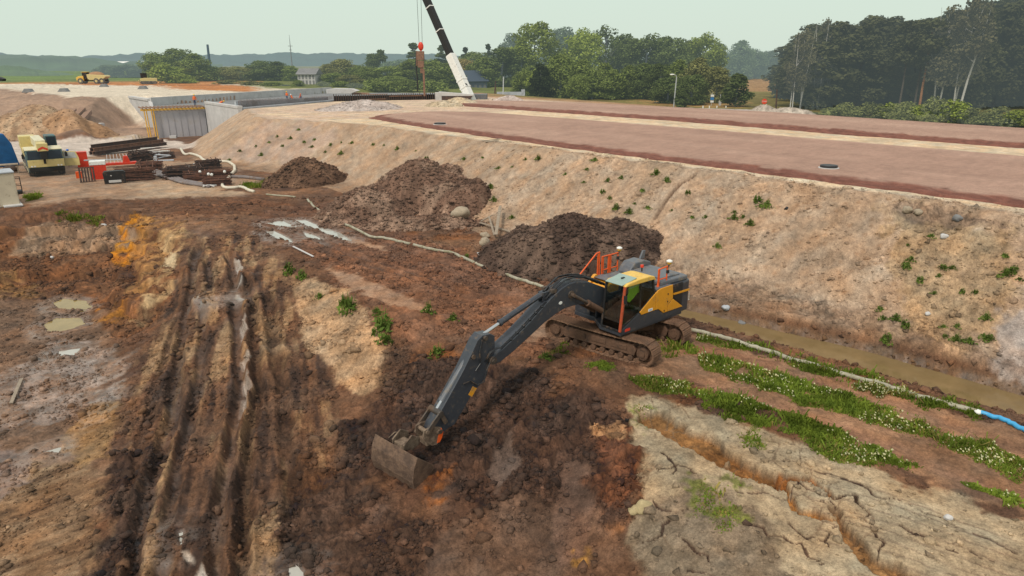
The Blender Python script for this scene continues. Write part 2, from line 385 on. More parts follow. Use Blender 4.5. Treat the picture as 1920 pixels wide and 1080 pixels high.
# working platform: trampled red-brown soil with pale tracks
m=pm([(560,455),(700,440),(880,470),(1010,530),(1060,600),(1010,690),(880,650),(760,660),(735,640),(640,540),(560,480)],.5,.6); blend(m*.85,(.20,.115,.078),.45,1.2,60); setr(m,.075)
m=pm([(480,398),(620,380),(760,440),(900,500),(1010,545),(900,560),(700,480),(560,460),(480,430)],.5,.6); blend(m*.55,(.15,.09,.066),.4,.8,61)
for P in ([(655,545),(720,560),(800,590),(830,582),(760,560),(690,535)],[(620,500),(700,540),(690,552),(600,505)],[(640,440),(740,470),(735,480),(640,452)],[(1010,600),(1060,620),(1000,640),(960,620)]):
    m=pm(P,.25,.3); blend(m*.75,(.33,.235,.175),.3,.4); setr(m,.02)
# pale collapsed bank of the platform
m=pm([(570,520),(640,545),(690,600),(735,650),(725,720),(690,760),(640,730),(600,670),(570,630),(555,570)],.3,.35); blend(m,(.40,.295,.205),.35,.9,62); setr(m,.07)
m=pm([(720,640),(770,640),(790,700),(740,760),(700,740)],.25,.3); blend(m*.7,(.13,.08,.055),.4,.6); setr(m,.15)
# haul path and cracked clay, lower right
m=pm([(1190,640),(1300,625),(1500,690),(1830,790),(2000,830),(2000,1010),(1760,930),(1500,790),(1300,720),(1180,705)],.25,.35); blend(m,(.265,.175,.122),.35,.8,63); setr(m,.03)
m=pm([(1300,640),(1460,680),(1440,695),(1290,655)],.3,.4); blend(m*.6,(.18,.105,.075),.4)
cl=pm([(1155,725),(1260,745),(1400,790),(1560,850),(1740,912),(1800,920),(2000,1000),(2050,1200),(1200,1200),(1225,1060),(1190,985),(1215,900),(1205,815)],.22,.3); blend(cl,(.36,.285,.20),.22,.9,64); setr(cl,.012); CLAY=cl
m=pm([(1560,900),(1740,925),(2000,1010),(2000,1060),(1800,990),(1620,940)],.3,.4); blend(m*.65,(.42,.345,.25),.2,.5)
m=pm([(1740,905),(1800,930),(2000,1005),(2000,985),(1800,895)],.15,.25); blend(m*.8,(.15,.10,.075),.3,.5)
m=pm([(1200,960),(1300,900),(1390,930),(1460,1000),(1520,1100),(1540,1200),(1220,1200)],.4,.5); blend(m*.75,(.175,.13,.095),.4,.7,65); setr(m,.04)
for P in ([(1290,910),(1385,880),(1400,920),(1360,1000),(1290,960)],[(1385,790),(1430,800),(1440,850),(1390,840)],[(1190,755),(1230,760),(1225,790),(1190,780)]):
    m=pm(P,.3,.5)*sst(fbm(X,Y,.35,3,66),-.25,.3); blend(m*.8,(.14,.155,.04),.4,.3)
# sandy embankment
d1=sdpoly(X,Y,E1)
slope=((d1>-1.5)&(d1<9.5)&(u<60)&(Y<116)).astype(np.float32)*sst(Z,-.25,.45)*(1-sst(-d1,.3,1.6))
alng=np.where(v>76,np.arctan2(Y-90,X+26)*9,v)
stk=fbm(alng*1.0,d1*.22,.9,4,70); stk2=fbm(alng,d1,2.6,4,71)
slope*= (sdpoly(X,Y,TR)>0)
blend(slope,(.405,.305,.222)); blend(slope*sst(stk,.0,.5)*.5,(.475,.375,.285)); blend(slope*sst(-stk,.1,.55)*.5,(.335,.24,.165)); blend(slope*sst(stk2,.1,.6)*.3,(.36,.262,.18)); setr(slope,.03); SLOPE=slope
sc1,sc2,sid=worley(X,Y,.55,73); blend(slope*sst(.28-sc1,0,.15)*(sid>.72)*.5,(.30,.195,.125))
m=slope*pm([(1690,400),(1930,410),(1930,560),(1835,690),(1640,665),(1660,520)],.6,.8); blend(m*.6,(.37,.262,.155),.3,.8,72); setr(m,.07)
m=pm([(1930,545),(1872,590),(1825,690),(1880,722),(2050,800),(2050,545)],.3,.4); blend(m*.8,(.37,.335,.31),.1); setr(m,.008)
m=pm([(500,225),(560,225),(620,260),(560,300),(470,300),(390,300),(470,250)],1,1.)*slope; blend(m*.6,(.40,.31,.255),.3,1.2)
m=pm([(1680,395),(1800,392),(1900,420),(1900,440),(1760,415)],.3,.4); blend(m*.8,(.25,.185,.14),.3,.3); setr(m,.12)
ft=slope*sst(.75-Z,0,.7)*(v<24)*(Y<60); blend(ft*sst(fbm(X,Y,.5,3,74),-.2,.2)*.8,(.16,.105,.073),.4,.25); rough+=ft*.09
# road top: pale sand shoulders and median
top=((d1<-.4)&(u<100)&(Y<330)).astype(np.float32)*sst(-d1,.2,1.0); blend(top,(.50,.43,.335),.12,2.0,80); setr(top,.012)
m=top*(v>76)*sst(-wob+.2,-.3,.3); blend(m*.6,(.40,.32,.28),.2)
m=top*sst(u,82,86); blend(m,(.28,.19,.12),.3)
# far country: grass, fields
far=sst(r,150,175)*(~((d2<24)&left))*(sdpoly(X,Y,E1)>0)
blend(far,(.125,.135,.05),.5,25,81)
m=far*sst(fbm(X,Y,60,3,82),.1,.3); blend(m*.6,(.24,.2,.085))
side=sst(u,86,92)*(1-sst(v,110,130)); blend(side*(r<420),(.15,.135,.055),.5,6,83)
m=pm([(1210,170),(1330,185),(1390,192),(1380,203),(1200,195)],2,2); blend(m,(.27,.19,.09))
m=pm([(1390,148),(1490,148),(1490,172),(1395,172)],3,2); blend(m,(.255,.17,.095),.25,6); m=pm([(1390,133),(1490,133),(1490,146),(1390,146)],3,2); blend(m,(.22,.22,.08))
m=pm([(1290,202),(1420,206),(1500,210),(1560,222),(1480,216),(1330,208)],1,.6); blend(m,(.45,.43,.42)); setr(m,0)
m=pm([(-200,113),(140,113),(150,146),(-200,150)],5,3); blend(m,(.11,.16,.05),.4,40)
m=pm([(470,150),(1000,150),(1000,177),(640,171),(500,166),(470,160)],4,3); blend(m,(.12,.14,.05),.4,9)
# wet, darker low ground
ditchwet=(v<24)*(u>23.2)*(u<28.2)*sst(-Z,.12,.38); blend(ditchwet*.8,(.14,.095,.06)); wet+=ditchwet*.4

# ------------------------------------------------------------------ relief of the ground
def line(px): return gxy(px)
def near_line(P,w):
    A=np.array(P); k=(X>A[:,0].min()-w)&(X<A[:,0].max()+w)&(Y>A[:,1].min()-w)&(Y<A[:,1].max()+w); return np.nonzero(k)[0]
def rut(px,depth,w,berm=.4,c=None,cw=1.,wetv=0,rough_=None):
    P=line(px); k=near_line(P,w*5); d,al=sdline(X[k]+wob2[k]*.14+wob[k]*.16,Y[k]+wob[k]*.25,P,True)
    d=np.abs(d+wob2[k]*w*.4)
    brk=(.65+.35*sst(fbm(X[k],Y[k],1.2,2,90),-.3,.3)) if wetv<.5 else sst(fbm(X[k],Y[k],.9,3,91),-.15,.2)
    Z[k]+= -depth*brk*np.exp(-(d/w)**4)+depth*berm*np.exp(-((d-w*1.5)/(w*.55))**2)
    f=np.exp(-(d/(w*cw))**4)*brk
    if depth>.12: Z[k]+=.045*np.sin(al*2*math.pi/.24)*np.exp(-(d/(w*1.25))**4)*sst(fbm(X[k],Y[k],1.5,2,92),-.3,.2)
    if c is not None: col[k]=col[k]*(1-f[:,None]*.9)+np.array(c)*f[:,None]*.9
    wet[k]+=wetv*f
    if rough_ is not None: rough[k]=rough[k]*(1-f)+rough_*f
dk=(.058,.038,.028)
rut([(372,470),(356,560),(342,650),(322,770),(305,850),(275,960),(240,1100)],.30,.26,.5,dk,1.,.45)
rut([(392,490),(385,600),(374,700),(352,800),(335,900),(318,1000),(300,1100)],.22,.2,.45,dk,1.,.4)
rut([(432,480),(442,560),(446,650),(446,740),(438,830),(420,950),(405,1100)],.32,.24,.5,(.10,.068,.052),1.,.3,.03)
rut([(462,520),(474,600),(480,700),(478,800),(470,900),(460,1000),(455,1100)],.24,.22,.5,dk)
rut([(500,560),(520,680),(540,800),(545,900),(540,1050)],.2,.25,.4,dk)
rut([(350,560),(320,640),(290,740),(258,860),(240,960)],.16,.2,.4,(.09,.06,.045))
rut([(444,490),(452,560),(456,640),(455,720),(450,790)],.10,.10,.2,(.36,.33,.30),1.5,.7,.0)  # pale streak colour stands in for sky reflected in the wet rut
rut([(340,990),(345,1030),(375,1075),(400,1120)],.10,.09,.2,(.45,.41,.36),1.3,.6,.0)
for P in ([(430,410),(560,440),(700,490),(860,545)],[(500,400),(640,425),(760,470),(900,520)],[(600,470),(720,510),(830,545)]): rut(P,.09,.22,.6,(.12,.075,.055),1.,.1)
for k_ in range(7):
    y0=368+k_*5
    rut([(0,y0+22),(150,y0+12),(330,y0+4),(480,y0+6),(600,y0+14)],.10,.25,.6,(.10,.06,.042))
for P in ([(1180,690),(1330,720),(1560,800),(1900,925)],[(1300,660),(1500,712),(1700,768),(1900,840)]): rut(P,.05,.3,.5,(.25,.16,.115))
# long scraper streaks on the dry clay
for k_ in range(8):
    o=k_*17
    P=[(1500+o*.3,870+o*1.15),(1680+o*.4,925+o*1.2),(1900+o*.4,1010+o*1.2)]; rut(P,.025,.035,.4,(.22,.165,.12),1.)
# fissures
def crack(px,w0,w1,depth,cin=(.075,.045,.03),edge=None,jag=.24):
    P=line(px); Q=[P[0]]
    for a,b in zip(P[:-1],P[1:]):
        L=math.hypot(b[0]-a[0],b[1]-a[1]); n=max(2,int(L/.22))
        for i in range(1,n+1):
            t=i/n; Q.append((a[0]+(b[0]-a[0])*t+rnd.uniform(-1,1)*jag*.5,a[1]+(b[1]-a[1])*t+rnd.uniform(-1,1)*jag*.5))
    k=near_line(Q,max(w0,w1)*3+.3); d,al=sdline(X[k],Y[k],Q,True); LT=al.max()+1e-6
    w=(w0+(w1-w0)*al/LT)*(1+.75*fbm(X[k],Y[k],.7,3,95)); d=d+wob2[k]*min(w0,.2)*.5+wob3[k]*min(w0,.2)*.55
    f=1-sst(d,w*.72,w*1.02)
    Z[k]-=depth*f*(1+.25*fbm(X[k],Y[k],.3,3,96))
    cc=np.array(cin)[None]*(1+.5*fbm(X[k],Y[k],.22,3,97))[:,None]
    if edge is not None:
        e=(sst(d/w,.6,1.0)*.8)[:,None]; cc=cc*(1-e)+np.array(edge)*e
    col[k]=col[k]*(1-f[:,None])+cc*f[:,None]; rough[k]=rough[k]*(1-f)+.05*f
og=(.25,.13,.058)
crack([(1222,783),(1262,800),(1310,822),(1360,852),(1410,882),(1465,905)],.50,.36,.30,og,(.13,.075,.045))
crack([(1465,905),(1482,925),(1488,952),(1530,968),(1568,972)],.20,.17,.25,(.31,.145,.05),(.13,.07,.04))
crack([(1568,960),(1590,990),(1612,1030),(1645,1060),(1700,1085),(1790,1120)],.20,.28,.28,(.26,.145,.07),(.11,.07,.045))
crack([(1470,893),(1510,892),(1548,912),(1570,932)],.18,.07,.2,(.25,.11,.045),(.08,.05,.035))
crack([(1570,932),(1602,930),(1618,950),(1622,968),(1640,985)],.05,.035,.1)
for P in ([(1380,920),(1410,925),(1440,925),(1480,938)],[(1490,893),(1498,905),(1488,922)],[(1500,905),(1530,918),(1560,930),(1568,950)],[(1470,1005),(1490,1015),(1510,1030),(1530,1045),(1545,1062)],[(1480,980),(1510,1005),(1540,1015),(1565,1000)],[(1540,1012),(1555,1020)],[(1560,990),(1600,985),(1640,990)],[(1520,880),(1560,885),(1640,925),(1700,945),(1800,990),(1900,1035)],[(1690,985),(1740,1010),(1790,1040)],[(1280,1010),(1310,1030),(1330,1060)],[(1255,975),(1235,1000),(1210,1015)],[(1225,940),(1250,960),(1290,960)],[(1240,850),(1265,870),(1270,890)],[(1820,1035),(1860,1055)],[(1640,1000),(1660,1020),(1650,1040)],[(1290,1070),(1340,1085)],[(1400,985),(1430,990),(1440,1005),(1470,1010)],[(1230,880),(1290,875),(1310,885)]):
    crack(P,.038,.022,.06,(.085,.055,.04),None,.2)
f1,f2,cid=worley(X+wob2*.12,Y+wob2*.1,.62,98)
cm=CLAY*sst(fbm(X,Y,1.6,3,99),-.05,.35); ed=1-sst(f2-f1,.03,.09); 
Z-=cm*ed*.025; blend(cm*ed*.6,(.15,.105,.072))
# log-like rut down the sandy bank
rut([(1303,328),(1275,345),(1250,375),(1228,408)],.15,.12,.6,(.12,.075,.05))
# clods: lumps at three sizes
bil=fbm(X,Y,1.3,4,100,.55,True)
for sc_,am,sd in ((.85,.55,101),(.42,.5,103),(.21,.34,105)):
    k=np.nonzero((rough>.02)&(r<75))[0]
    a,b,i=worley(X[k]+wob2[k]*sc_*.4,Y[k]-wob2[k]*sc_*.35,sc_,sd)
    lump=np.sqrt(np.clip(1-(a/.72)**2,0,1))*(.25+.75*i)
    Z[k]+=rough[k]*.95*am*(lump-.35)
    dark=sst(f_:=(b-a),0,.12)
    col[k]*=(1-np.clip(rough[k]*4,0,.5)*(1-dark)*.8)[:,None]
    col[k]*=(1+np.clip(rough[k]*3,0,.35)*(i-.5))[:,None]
nearr=1-sst(r,70,140)
Z+=nearr*rough*1.5*(bil*-.55)+ (rough*.5*fbm(X,Y,.16,2,107))*(r<45)
Z+=.07*SCR+ramp*.05*fbm(sx*4.2,sy*.8,.5,4,161,.65)+.035*fbm(X,Y,1.1,3,108)*(1-top)*nearr
Z+=slope*(.09*stk*nearr+.16*stk2)
_t=(Z+.25*wob+.12*wob2)/.55; _f=_t-np.floor(_t); Z+=np.clip(PITW,0,1)*(((np.floor(_t)+sst(_f,.55,1.))*.55-.25*wob-.12*wob2)-Z)*.62
Z+=PITW*(.34*fbm(X*1.,Y*1.,2.6,4,140,.5,True)+.12*np.sin(Z*8+wob*4))
Z+=((d2<26)&(d2>1)&left)*(r<330)*.55*fbm(X,Y,6,4,109)
col*=(1+.30*fbm(X,Y,.12,2,110)*(r<50)+.26*fbm(X,Y,.5,3,111)+.18*fbm(X,Y,1.7,3,113))[:,None]; tint=fbm(X,Y,.9,3,114)*nearr; col*=(1+tint[:,None]*np.array([[.10,-.02,-.12]]))
lum=(col@np.array([.3,.55,.15]))[:,None]; col=(lum+(col-lum)*(1.18+.09*(1-SLOPE)*(r<110)-.12*CLAY)[:,None])*(np.array([[1.11,1.0,.93]])*(1-CLAY[:,None])+np.array([[1.06,1.02,.98]])*CLAY[:,None])*(1-.10*(r<130)*(1-.5*SLOPE)*(1-top)+.06*top)[:,None]*(1+SLOPE[:,None]*np.array([[-.115,-.07,-.01]])); col=np.clip(col,.012,.75)
wet=np.clip(wet+sst(fbm(X,Y,1.0,3,112),.3,.6)*.18*(rough>.03),0,1)
PUDDLES=[([(100,572),(120,562),(160,562),(172,570),(150,580),(112,583)],'o',.03),([(84,612),(105,598),(150,592),(160,602),(130,618),(92,627)],'o',.03),
 ([(496,420),(530,413),(560,418),(565,428),(520,425)],'s',.02),([(553,413),(572,413),(640,438),(660,452),(640,450),(590,430)],'s',.02),([(497,435),(515,433),(545,448),(548,455),(520,448)],'s',.02),
 ([(565,433),(590,440),(610,452),(575,445)],'s',.0),([(110,660),(150,652),(140,666),(115,670)],'s',.02),
 ([(85,848),(115,838),(110,848)],'s',.01),([(333,1000),(345,995),(343,1020),(336,1024)],'s',.02),([(540,1065),(560,1060),(575,1085),(545,1090)],'s',.02),([(390,560),(440,548),(445,558),(400,570)],'s',-.3)]
for P_,m_,l_ in PUDDLES:
    P=gxy(P_); k=near_line(P,1.6); d=sdpoly(X[k],Y[k],P); zz=float(np.median(H0(*np.array(P).T)))
    f=1-sst(d,.3,1.3); nn=fbm(X[k],Y[k],.9,4,150,.6)
    Z[k]=Z[k]*(1-f)+(zz+np.clip(d*.9,-.2,.06)+.055*nn+.02*wob3[k])*f; g_=1-sst(Z[k]-zz,.0,.10); wet[k]=np.maximum(wet[k],f*g_*.9); col[k]=col[k]*(1-(f*g_)[:,None]*.4)+np.array((.22,.17,.135))*(f*g_)[:,None]*.4
rg=len(az); n_r=len(rr)
idx=np.arange(N).reshape(n_r,rg)
Q=np.stack([idx[:-1,:-1],idx[:-1,1:],idx[1:,1:],idx[1:,:-1]],-1).reshape(-1,4)[:, ::-1]

def ground_mat():
    t=NT('soil'); a=t.n('ShaderNodeAttribute',attribute_name='soil'); pos=t.n('ShaderNodeNewGeometry').outputs['Position']
    n1=t.noise(pos,3.0,6,.65); n2=t.noise(pos,17.,5,.7); n3=t.noise(pos,55.,3,.6)
    f=t.math('MULTIPLY',t.ramp(n1,.3,.7,.84,1.16),t.math('MULTIPLY',t.ramp(n2,.3,.7,.64,1.34),t.ramp(n3,.3,.7,.78,1.22)))
    s=t.n('ShaderNodeVectorMath',operation='SCALE'); t.l(a.outputs['Color'],s.inputs[0]); t.l(f,s.inputs['Scale'])
    p=t.n('ShaderNodeBsdfPrincipled'); t.l(s.outputs[0],p.inputs['Base Color'])
    w=a.outputs['Alpha']; wn=t.math('MULTIPLY',w,t.ramp(t.noise(pos,2.6,4),.35,.6,.5,1.2))
    t.l(t.ramp(wn,0,.8,.93,.12),p.inputs['Roughness']); t.l(t.ramp(wn,0,.8,.16,.75),p.inputs['Specular IOR Level'])
    hgt=t.math('ADD',t.math('MULTIPLY',n2,.7),t.math('ADD',t.math('MULTIPLY',n1,1.2),t.math('MULTIPLY',n3,.25)))
    b=t.n('ShaderNodeBump'); t.l(t.ramp(wn,0,.8,.6,.08),b.inputs['Strength']); b.inputs['Distance'].default_value=.11; t.l(hgt,b.inputs['Height']); t.l(b.outputs[0],p.inputs['Normal'])
    return t.out(p.outputs[0],2600)
M_SOIL=ground_mat()
def add_attr(me,c,w):
    at_=me.color_attributes.new('soil','FLOAT_COLOR','POINT')
    at_.data.foreach_set('color',np.concatenate([c,w[:,None]],1).astype(np.float32).ravel())
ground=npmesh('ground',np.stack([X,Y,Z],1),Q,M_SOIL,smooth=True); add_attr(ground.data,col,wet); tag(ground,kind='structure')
ZG=Z.reshape(n_r,rg)
def gz(x,y):                             # height of the finished ground sheet
    a=math.atan2(x,y); d=math.hypot(x,y)
    i=min(max(np.searchsorted(az,a)-1,0),rg-2); j=min(max(np.searchsorted(rr,d)-1,0),n_r-2)
    fa=min(max((a-az[i])/(az[i+1]-az[i]),0),1); fd=min(max((d-rr[j])/(rr[j+1]-rr[j]),0),1)
    return float((ZG[j,i]*(1-fa)+ZG[j,i+1]*fa)*(1-fd)+(ZG[j+1,i]*(1-fa)+ZG[j+1,i+1]*fa)*fd)
def GG(px,py,dz=0.):
    p=G(px,py); return Vector((p[0],p[1],gz(p[0],p[1])+dz))

ICO=np.array([(0,.526,.851),(0,-.526,.851),(0,.526,-.851),(0,-.526,-.851),(.526,.851,0),(-.526,.851,0),(.526,-.851,0),(-.526,-.851,0),(.851,0,.526),(-.851,0,.526),(.851,0,-.526),(-.851,0,-.526)])
ICF=np.array([(0,1,8),(0,9,1),(0,8,4),(0,5,9),(0,4,5),(1,6,8),(1,9,7),(1,7,6),(2,3,11),(2,10,3),(2,4,10),(2,11,5),(2,5,4),(3,10,6),(3,7,11),(3,6,7),(4,8,10),(5,11,9),(6,10,8),(7,9,11)])
def lumps(x,y,z,c,size,rs,flat=.7):
    n=len(x); A=rs.normal(size=(n,3,3)); q,_=np.linalg.qr(A); j=np.clip(1+.42*rs.normal(size=(n,12,1)),.35,2.0)
    P=ICO[None]*j; P=np.einsum('nij,nkj->nki',q,P); P=P*(size[:,None,None]*np.array([1,1,flat])); P=P+np.stack([x,y,z+size*flat*.25],1)[:,None]
    F_=(ICF[None]+(np.arange(n)*12)[:,None,None]).reshape(-1,3)
    C=(c*(.62+.6*rs.random((n,1))))[:,None].repeat(12,1)*(1+.12*rs.normal(size=(n,12,1)))
    return P.reshape(-1,3),F_,np.clip(C.reshape(-1,3),.01,.7)
def scatter(name,n,weight,smin,smax,pw,seed,label):
    rs=np.random.default_rng(seed); w=np.clip(weight,0,None)*r*r*((r<58)&(np.abs(np.arctan2(X,Y))<R(50))); w=w*np.clip(.45+1.3*fbm(X,Y,1.1,3,seed),0,2); w/=w.sum()
    k=np.searchsorted(np.cumsum(w),rs.random(n)); k=np.clip(k,0,N-2-rg); fx=rs.random(n); x=X[k]+(X[k+1]-X[k])*fx; y=Y[k]+(Y[k+rg]-Y[k])*rs.random(n); z=np.minimum(Z[k],Z[k+1])
    s_=smin*(1-rs.random(n)*(1-(smin/smax)**pw))**(-1/pw)
    P,F_,C=lumps(x,y,z,col[k],s_,rs); o=npmesh(name,P,F_,M_SOIL,smooth=True); add_attr(o.data,C,np.full(len(C),.12)); return tag(o,label,kind='stuff')
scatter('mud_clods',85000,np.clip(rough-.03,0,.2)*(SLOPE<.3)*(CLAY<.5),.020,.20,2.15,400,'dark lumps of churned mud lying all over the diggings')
scatter('soil_crumbs',22000,SLOPE*.6+(CLAY>.5)*.16+np.clip(SCR*0+(rough>.005)*(rough<.03)*(Z<-1),0,1)*.5,.022,.16,2.4,401,'loose crumbs of sand and small stones on the bank')
# ------------------------------------------------------------------ paints
M_GREY=paint('dark grey paint',(.040,.045,.056),.36,.15,8,dirt=.16,dirtcol=(.15,.11,.08),spec=.5,dscale=5)
M_GREY2=paint('mid grey paint',(.115,.122,.138),.42,.15,5,dirt=.3,dirtcol=(.22,.18,.14))
M_GREYB=paint('black plastic',(.018,.018,.02),.5,.3,9,dirt=.2)
M_YEL=paint('yellow orange paint',(.66,.285,.018),.38,.12,5,dirt=.22,dirtcol=(.22,.13,.06),spec=.5)
M_ROOF=paint('cab roof yellow',(.74,.46,.085),.4,.12,4,dirt=.3,dirtcol=(.5,.36,.16))
M_ORANGE=paint('orange rail paint',(.72,.105,.018),.4,.15,9,dirt=.12)
M_PILLAR=paint('orange red pillar',(.42,.075,.03),.45,.2,9,dirt=.3)
M_TRACK=paint('muddy track steel',(.13,.078,.052),.65,.4,9,metal=.1,dirt=.75,dirtcol=(.23,.13,.08),bump=.5)
M_FRAME=paint('muddy track frame',(.055,.034,.025),.7,.4,6,dirt=.8,dirtcol=(.125,.068,.042),bump=.5)
M_STEEL=paint('worn steel',(.10,.085,.075),.45,.3,10,metal=.5,dirt=.5,dirtcol=(.15,.1,.07),bump=.3)
M_CHROME=paint('chrome rod',(.65,.65,.66),.15,.1,8,metal=1)
M_HOSE=paint('black rubber hose',(.022,.023,.026),.45,.3,20,dirt=.2)
M_BUCKET=paint('muddy bucket plate',(.10,.062,.044),.75,.5,3.5,dirt=.6,dirtcol=(.165,.102,.068),bump=.9)
M_CLAYED=paint('clay caked steel',(.23,.165,.115),.85,.5,7,dirt=.5,dirtcol=(.10,.065,.045),bump=.9)
M_REDP=paint('bright red paint',(.62,.05,.025),.4,.15,9)
M_WHITE=paint('white paint',(.75,.74,.70),.45,.1,6,dirt=.15)
M_BLUE=paint('blue paint',(.05,.2,.45),.45,.15,6)
M_HIVIS=paint('hi vis yellow cloth',(.42,.72,.04),.8,.2,9)
M_HIVISP=paint('pale hi vis cloth',(.62,.78,.30),.8,.2,9)
M_HIVISO=paint('hi vis orange cloth',(.85,.15,.02),.8,.15,9,haze=2600)
M_ANT=paint('antenna yellow',(.72,.42,.04),.4,.1,6)
M_CREAM=paint('cream paint',(.62,.50,.20),.42,.12,2,dirt=.2,dirtcol=(.40,.32,.17),haze=2600)
M_CREAML=paint('pale cream paint',(.66,.60,.40),.45,.12,2,dirt=.25,dirtcol=(.4,.33,.22),haze=2600)
M_TEAL=paint('dark teal paint',(.05,.11,.115),.45,.2,3,dirt=.3)
M_TYRE=paint('tyre rubber',(.028,.027,.026),.8,.3,9,dirt=.5,dirtcol=(.17,.13,.1),haze=2600)
M_RUST=paint('rusty steel',(.155,.062,.034),.85,.45,3,dirt=.45,dirtcol=(.075,.035,.024),bump=.5,haze=2600)
M_RUSTL=paint('light rusty steel',(.24,.12,.07),.8,.4,2,dirt=.4,dirtcol=(.12,.06,.04),haze=2600)
M_DARKR=paint('dark rust',(.06,.032,.024),.85,.5,3,dirt=.4,dirtcol=(.12,.055,.03),bump=.6,haze=2600)
M_CONC=paint('pale concrete',(.53,.505,.49),.85,.2,.6,dirt=.3,dirtcol=(.42,.40,.38),dscale=.35,haze=2600)
M_CONCB=paint('blue grey concrete',(.42,.44,.47),.85,.25,.5,dirt=.35,dirtcol=(.26,.27,.28),dscale=.3,haze=2600)
M_CONCD=paint('dark concrete',(.20,.195,.195),.9,.3,.6,haze=2600)
M_FORM=paint('grey formwork panel',(.43,.405,.425),.7,.2,.5,dirt=.3,dirtcol=(.4,.36,.34),dscale=.5,haze=2600)
M_FYEL=paint('formwork yellow',(.66,.36,.035),.5,.2,2,haze=2600)
M_WOOD=paint('weathered timber',(.30,.24,.18),.85,.35,6,bump=.4)
M_WOODR=paint('reddish timber',(.27,.155,.10),.85,.35,2,haze=2600)
M_PIPE=paint('dirty hose pipe',(.36,.33,.25),.6,.25,4,dirt=.4,dirtcol=(.22,.2,.12))
M_PIPEW=paint('pale hose',(.62,.56,.45),.6,.2,3,dirt=.25,dirtcol=(.4,.3,.2))
M_BLUEH=paint('sky blue hose',(.06,.34,.62),.4,.15,4)
M_STONE=paint('boulder stone',(.36,.29,.21),.9,.3,3,bump=.8)
M_TARP=paint('blue tarpaulin',(.015,.11,.30),.55,.3,2)
M_PIPEG=paint('grey purple pipes',(.20,.17,.165),.7,.3,2,dirt=.3)
M_BLACK=paint('dull black',(.02,.02,.02),.7,.3,5)
M_BLACKR=paint('black rubber ring',(.03,.03,.033),.5,.3,5)
M_SKIN=paint('skin',(.45,.26,.18),.6,.1,5)
def glassmat(name,tint,mixf):
    t=NT(name); tr=t.n('ShaderNodeBsdfTransparent'); tr.inputs[0].default_value=(*tint,1)
    g=t.n('ShaderNodeBsdfGlossy'); g.inputs[0].default_value=(.9,.95,.95,1); g.inputs['Roughness'].default_value=.04
    fr=t.n('ShaderNodeFresnel'); fr.inputs[0].default_value=1.5
    m=t.n('ShaderNodeMixShader'); m.inputs[0].default_value=mixf; t.l(tr.outputs[0],m.inputs[1]); t.l(g.outputs[0],m.inputs[2])
    return t.out(m.outputs[0])
M_GLASS=glassmat('tinted cab glass',(.50,.58,.57),.07)
M_WIND=glassmat('windscreen glass',(.45,.54,.53),.17)
M_GLASSD=glassmat('dark windscreen',(.12,.14,.14),.05)
M_HATCH=paint('grey green roof pane',(.27,.36,.32),.2,.1,4)

# ------------------------------------------------------------------ the excavator
EX,EY,EYAW=4.097,25.217,3.86; TREL=-.687-3.86
ez=float(np.median([gz(EX+dx,EY+dy) for dx in (-1,0,1) for dy in (-1,0,1)]))
exc=empty('excavator',(EX,EY,0.0),EYAW,'large grey and yellow crawler excavator with orange rails digging in the mud','excavator')
RT=Matrix.Rotation(TREL,4,'Z')
def track(sgn):
    y=sgn*1.22; L=1.93; r=.43; zc=.47; b=MB(); per=4*L+2*math.pi*r; n=50
    for i in range(n):
        s_=per*i/n
        if s_<2*L: p=(-L+s_,zc+r); a=0
        elif s_<2*L+math.pi*r: t_=(s_-2*L)/r; p=(L+r*math.sin(t_),zc+r*math.cos(t_)); a=-t_
        elif s_<4*L+math.pi*r: p=(L-(s_-2*L-math.pi*r),zc-r); a=math.pi
        else: t_=(s_-4*L-math.pi*r)/r; p=(-L-r*math.sin(t_),zc-r*math.cos(t_)); a=math.pi-t_
        M=Matrix.Rotation(-a,3,'Y')
        sag=-.04*math.cos(p[0]/L*math.pi/2) if a==0 else 0
        c=Vector((p[0],y,p[1]+sag)); b.box(c,(per/n*.9,.62,.035),M=M)
        for o in (-.07,.0,.07): b.box(c+M@Vector((o,0,.03)),(.022,.61,.035),M=M)
        b.box(c+M@Vector((0,0,-.05)),(per/n*.98,.2,.07),M=M)
    tr=b.xf(RT).build('track',M_TRACK,exc)
    f=MB(); f.prism([(-1.55,.28),(1.55,.28),(1.62,.5),(1.5,.70),(-1.5,.70),(-1.62,.5)],y-.17,y+.17)
    for k in range(3): f.b2((-1.2+k*.9,y-.2,.42),(-.55+k*.9,y+.2,.62))
    for k in range(8): f.cyl((-1.4+k*.4,y-.2,.17),(-1.4+k*.4,y+.2,.17),.11,12)
    for x in (-.7,.7): f.cyl((x,y-.15,.79),(x,y+.15,.79),.07,10)
    f.xf(RT).build('track_frame',M_FRAME,tr,bevel=.02)
    s=MB(); s.cyl((-L,y-.12,zc),(-L,y+.12,zc),.36,18); s.cyl((-L,y-.22,zc),(-L,y+.22,zc),.2,14)
    for k in range(10):
        a=k*.628; s.cyl((-L+.17*math.cos(a),y-.24,zc+.17*math.sin(a)),(-L+.17*math.cos(a),y+.24,zc+.17*math.sin(a)),.02,6)
    s.xf(RT).build('idler',M_FRAME,tr,bevel=.02)
    s=MB()
    pts=[]
    for k in range(40):
        a=k/40*2*math.pi; rr_=.37 if k%2 else .31; pts.append((L+rr_*math.cos(a),zc+rr_*math.sin(a)))
    s.prism(pts,y-.06,y+.06); s.cyl((L,y-.26,zc),(L,y+.26,zc),.23,18); s.cyl((L,y-.3,zc),(L,y+.3,zc),.12,12)
    for k in range(12):
        a=k*.5236; s.cyl((L+.185*math.cos(a),y-.28,zc+.185*math.sin(a)),(L+.185*math.cos(a),y+.28,zc+.185*math.sin(a)),.018,6)
    s.xf(RT).build('sprocket',M_FRAME,tr)
for s_ in (-1,1): track(s_)
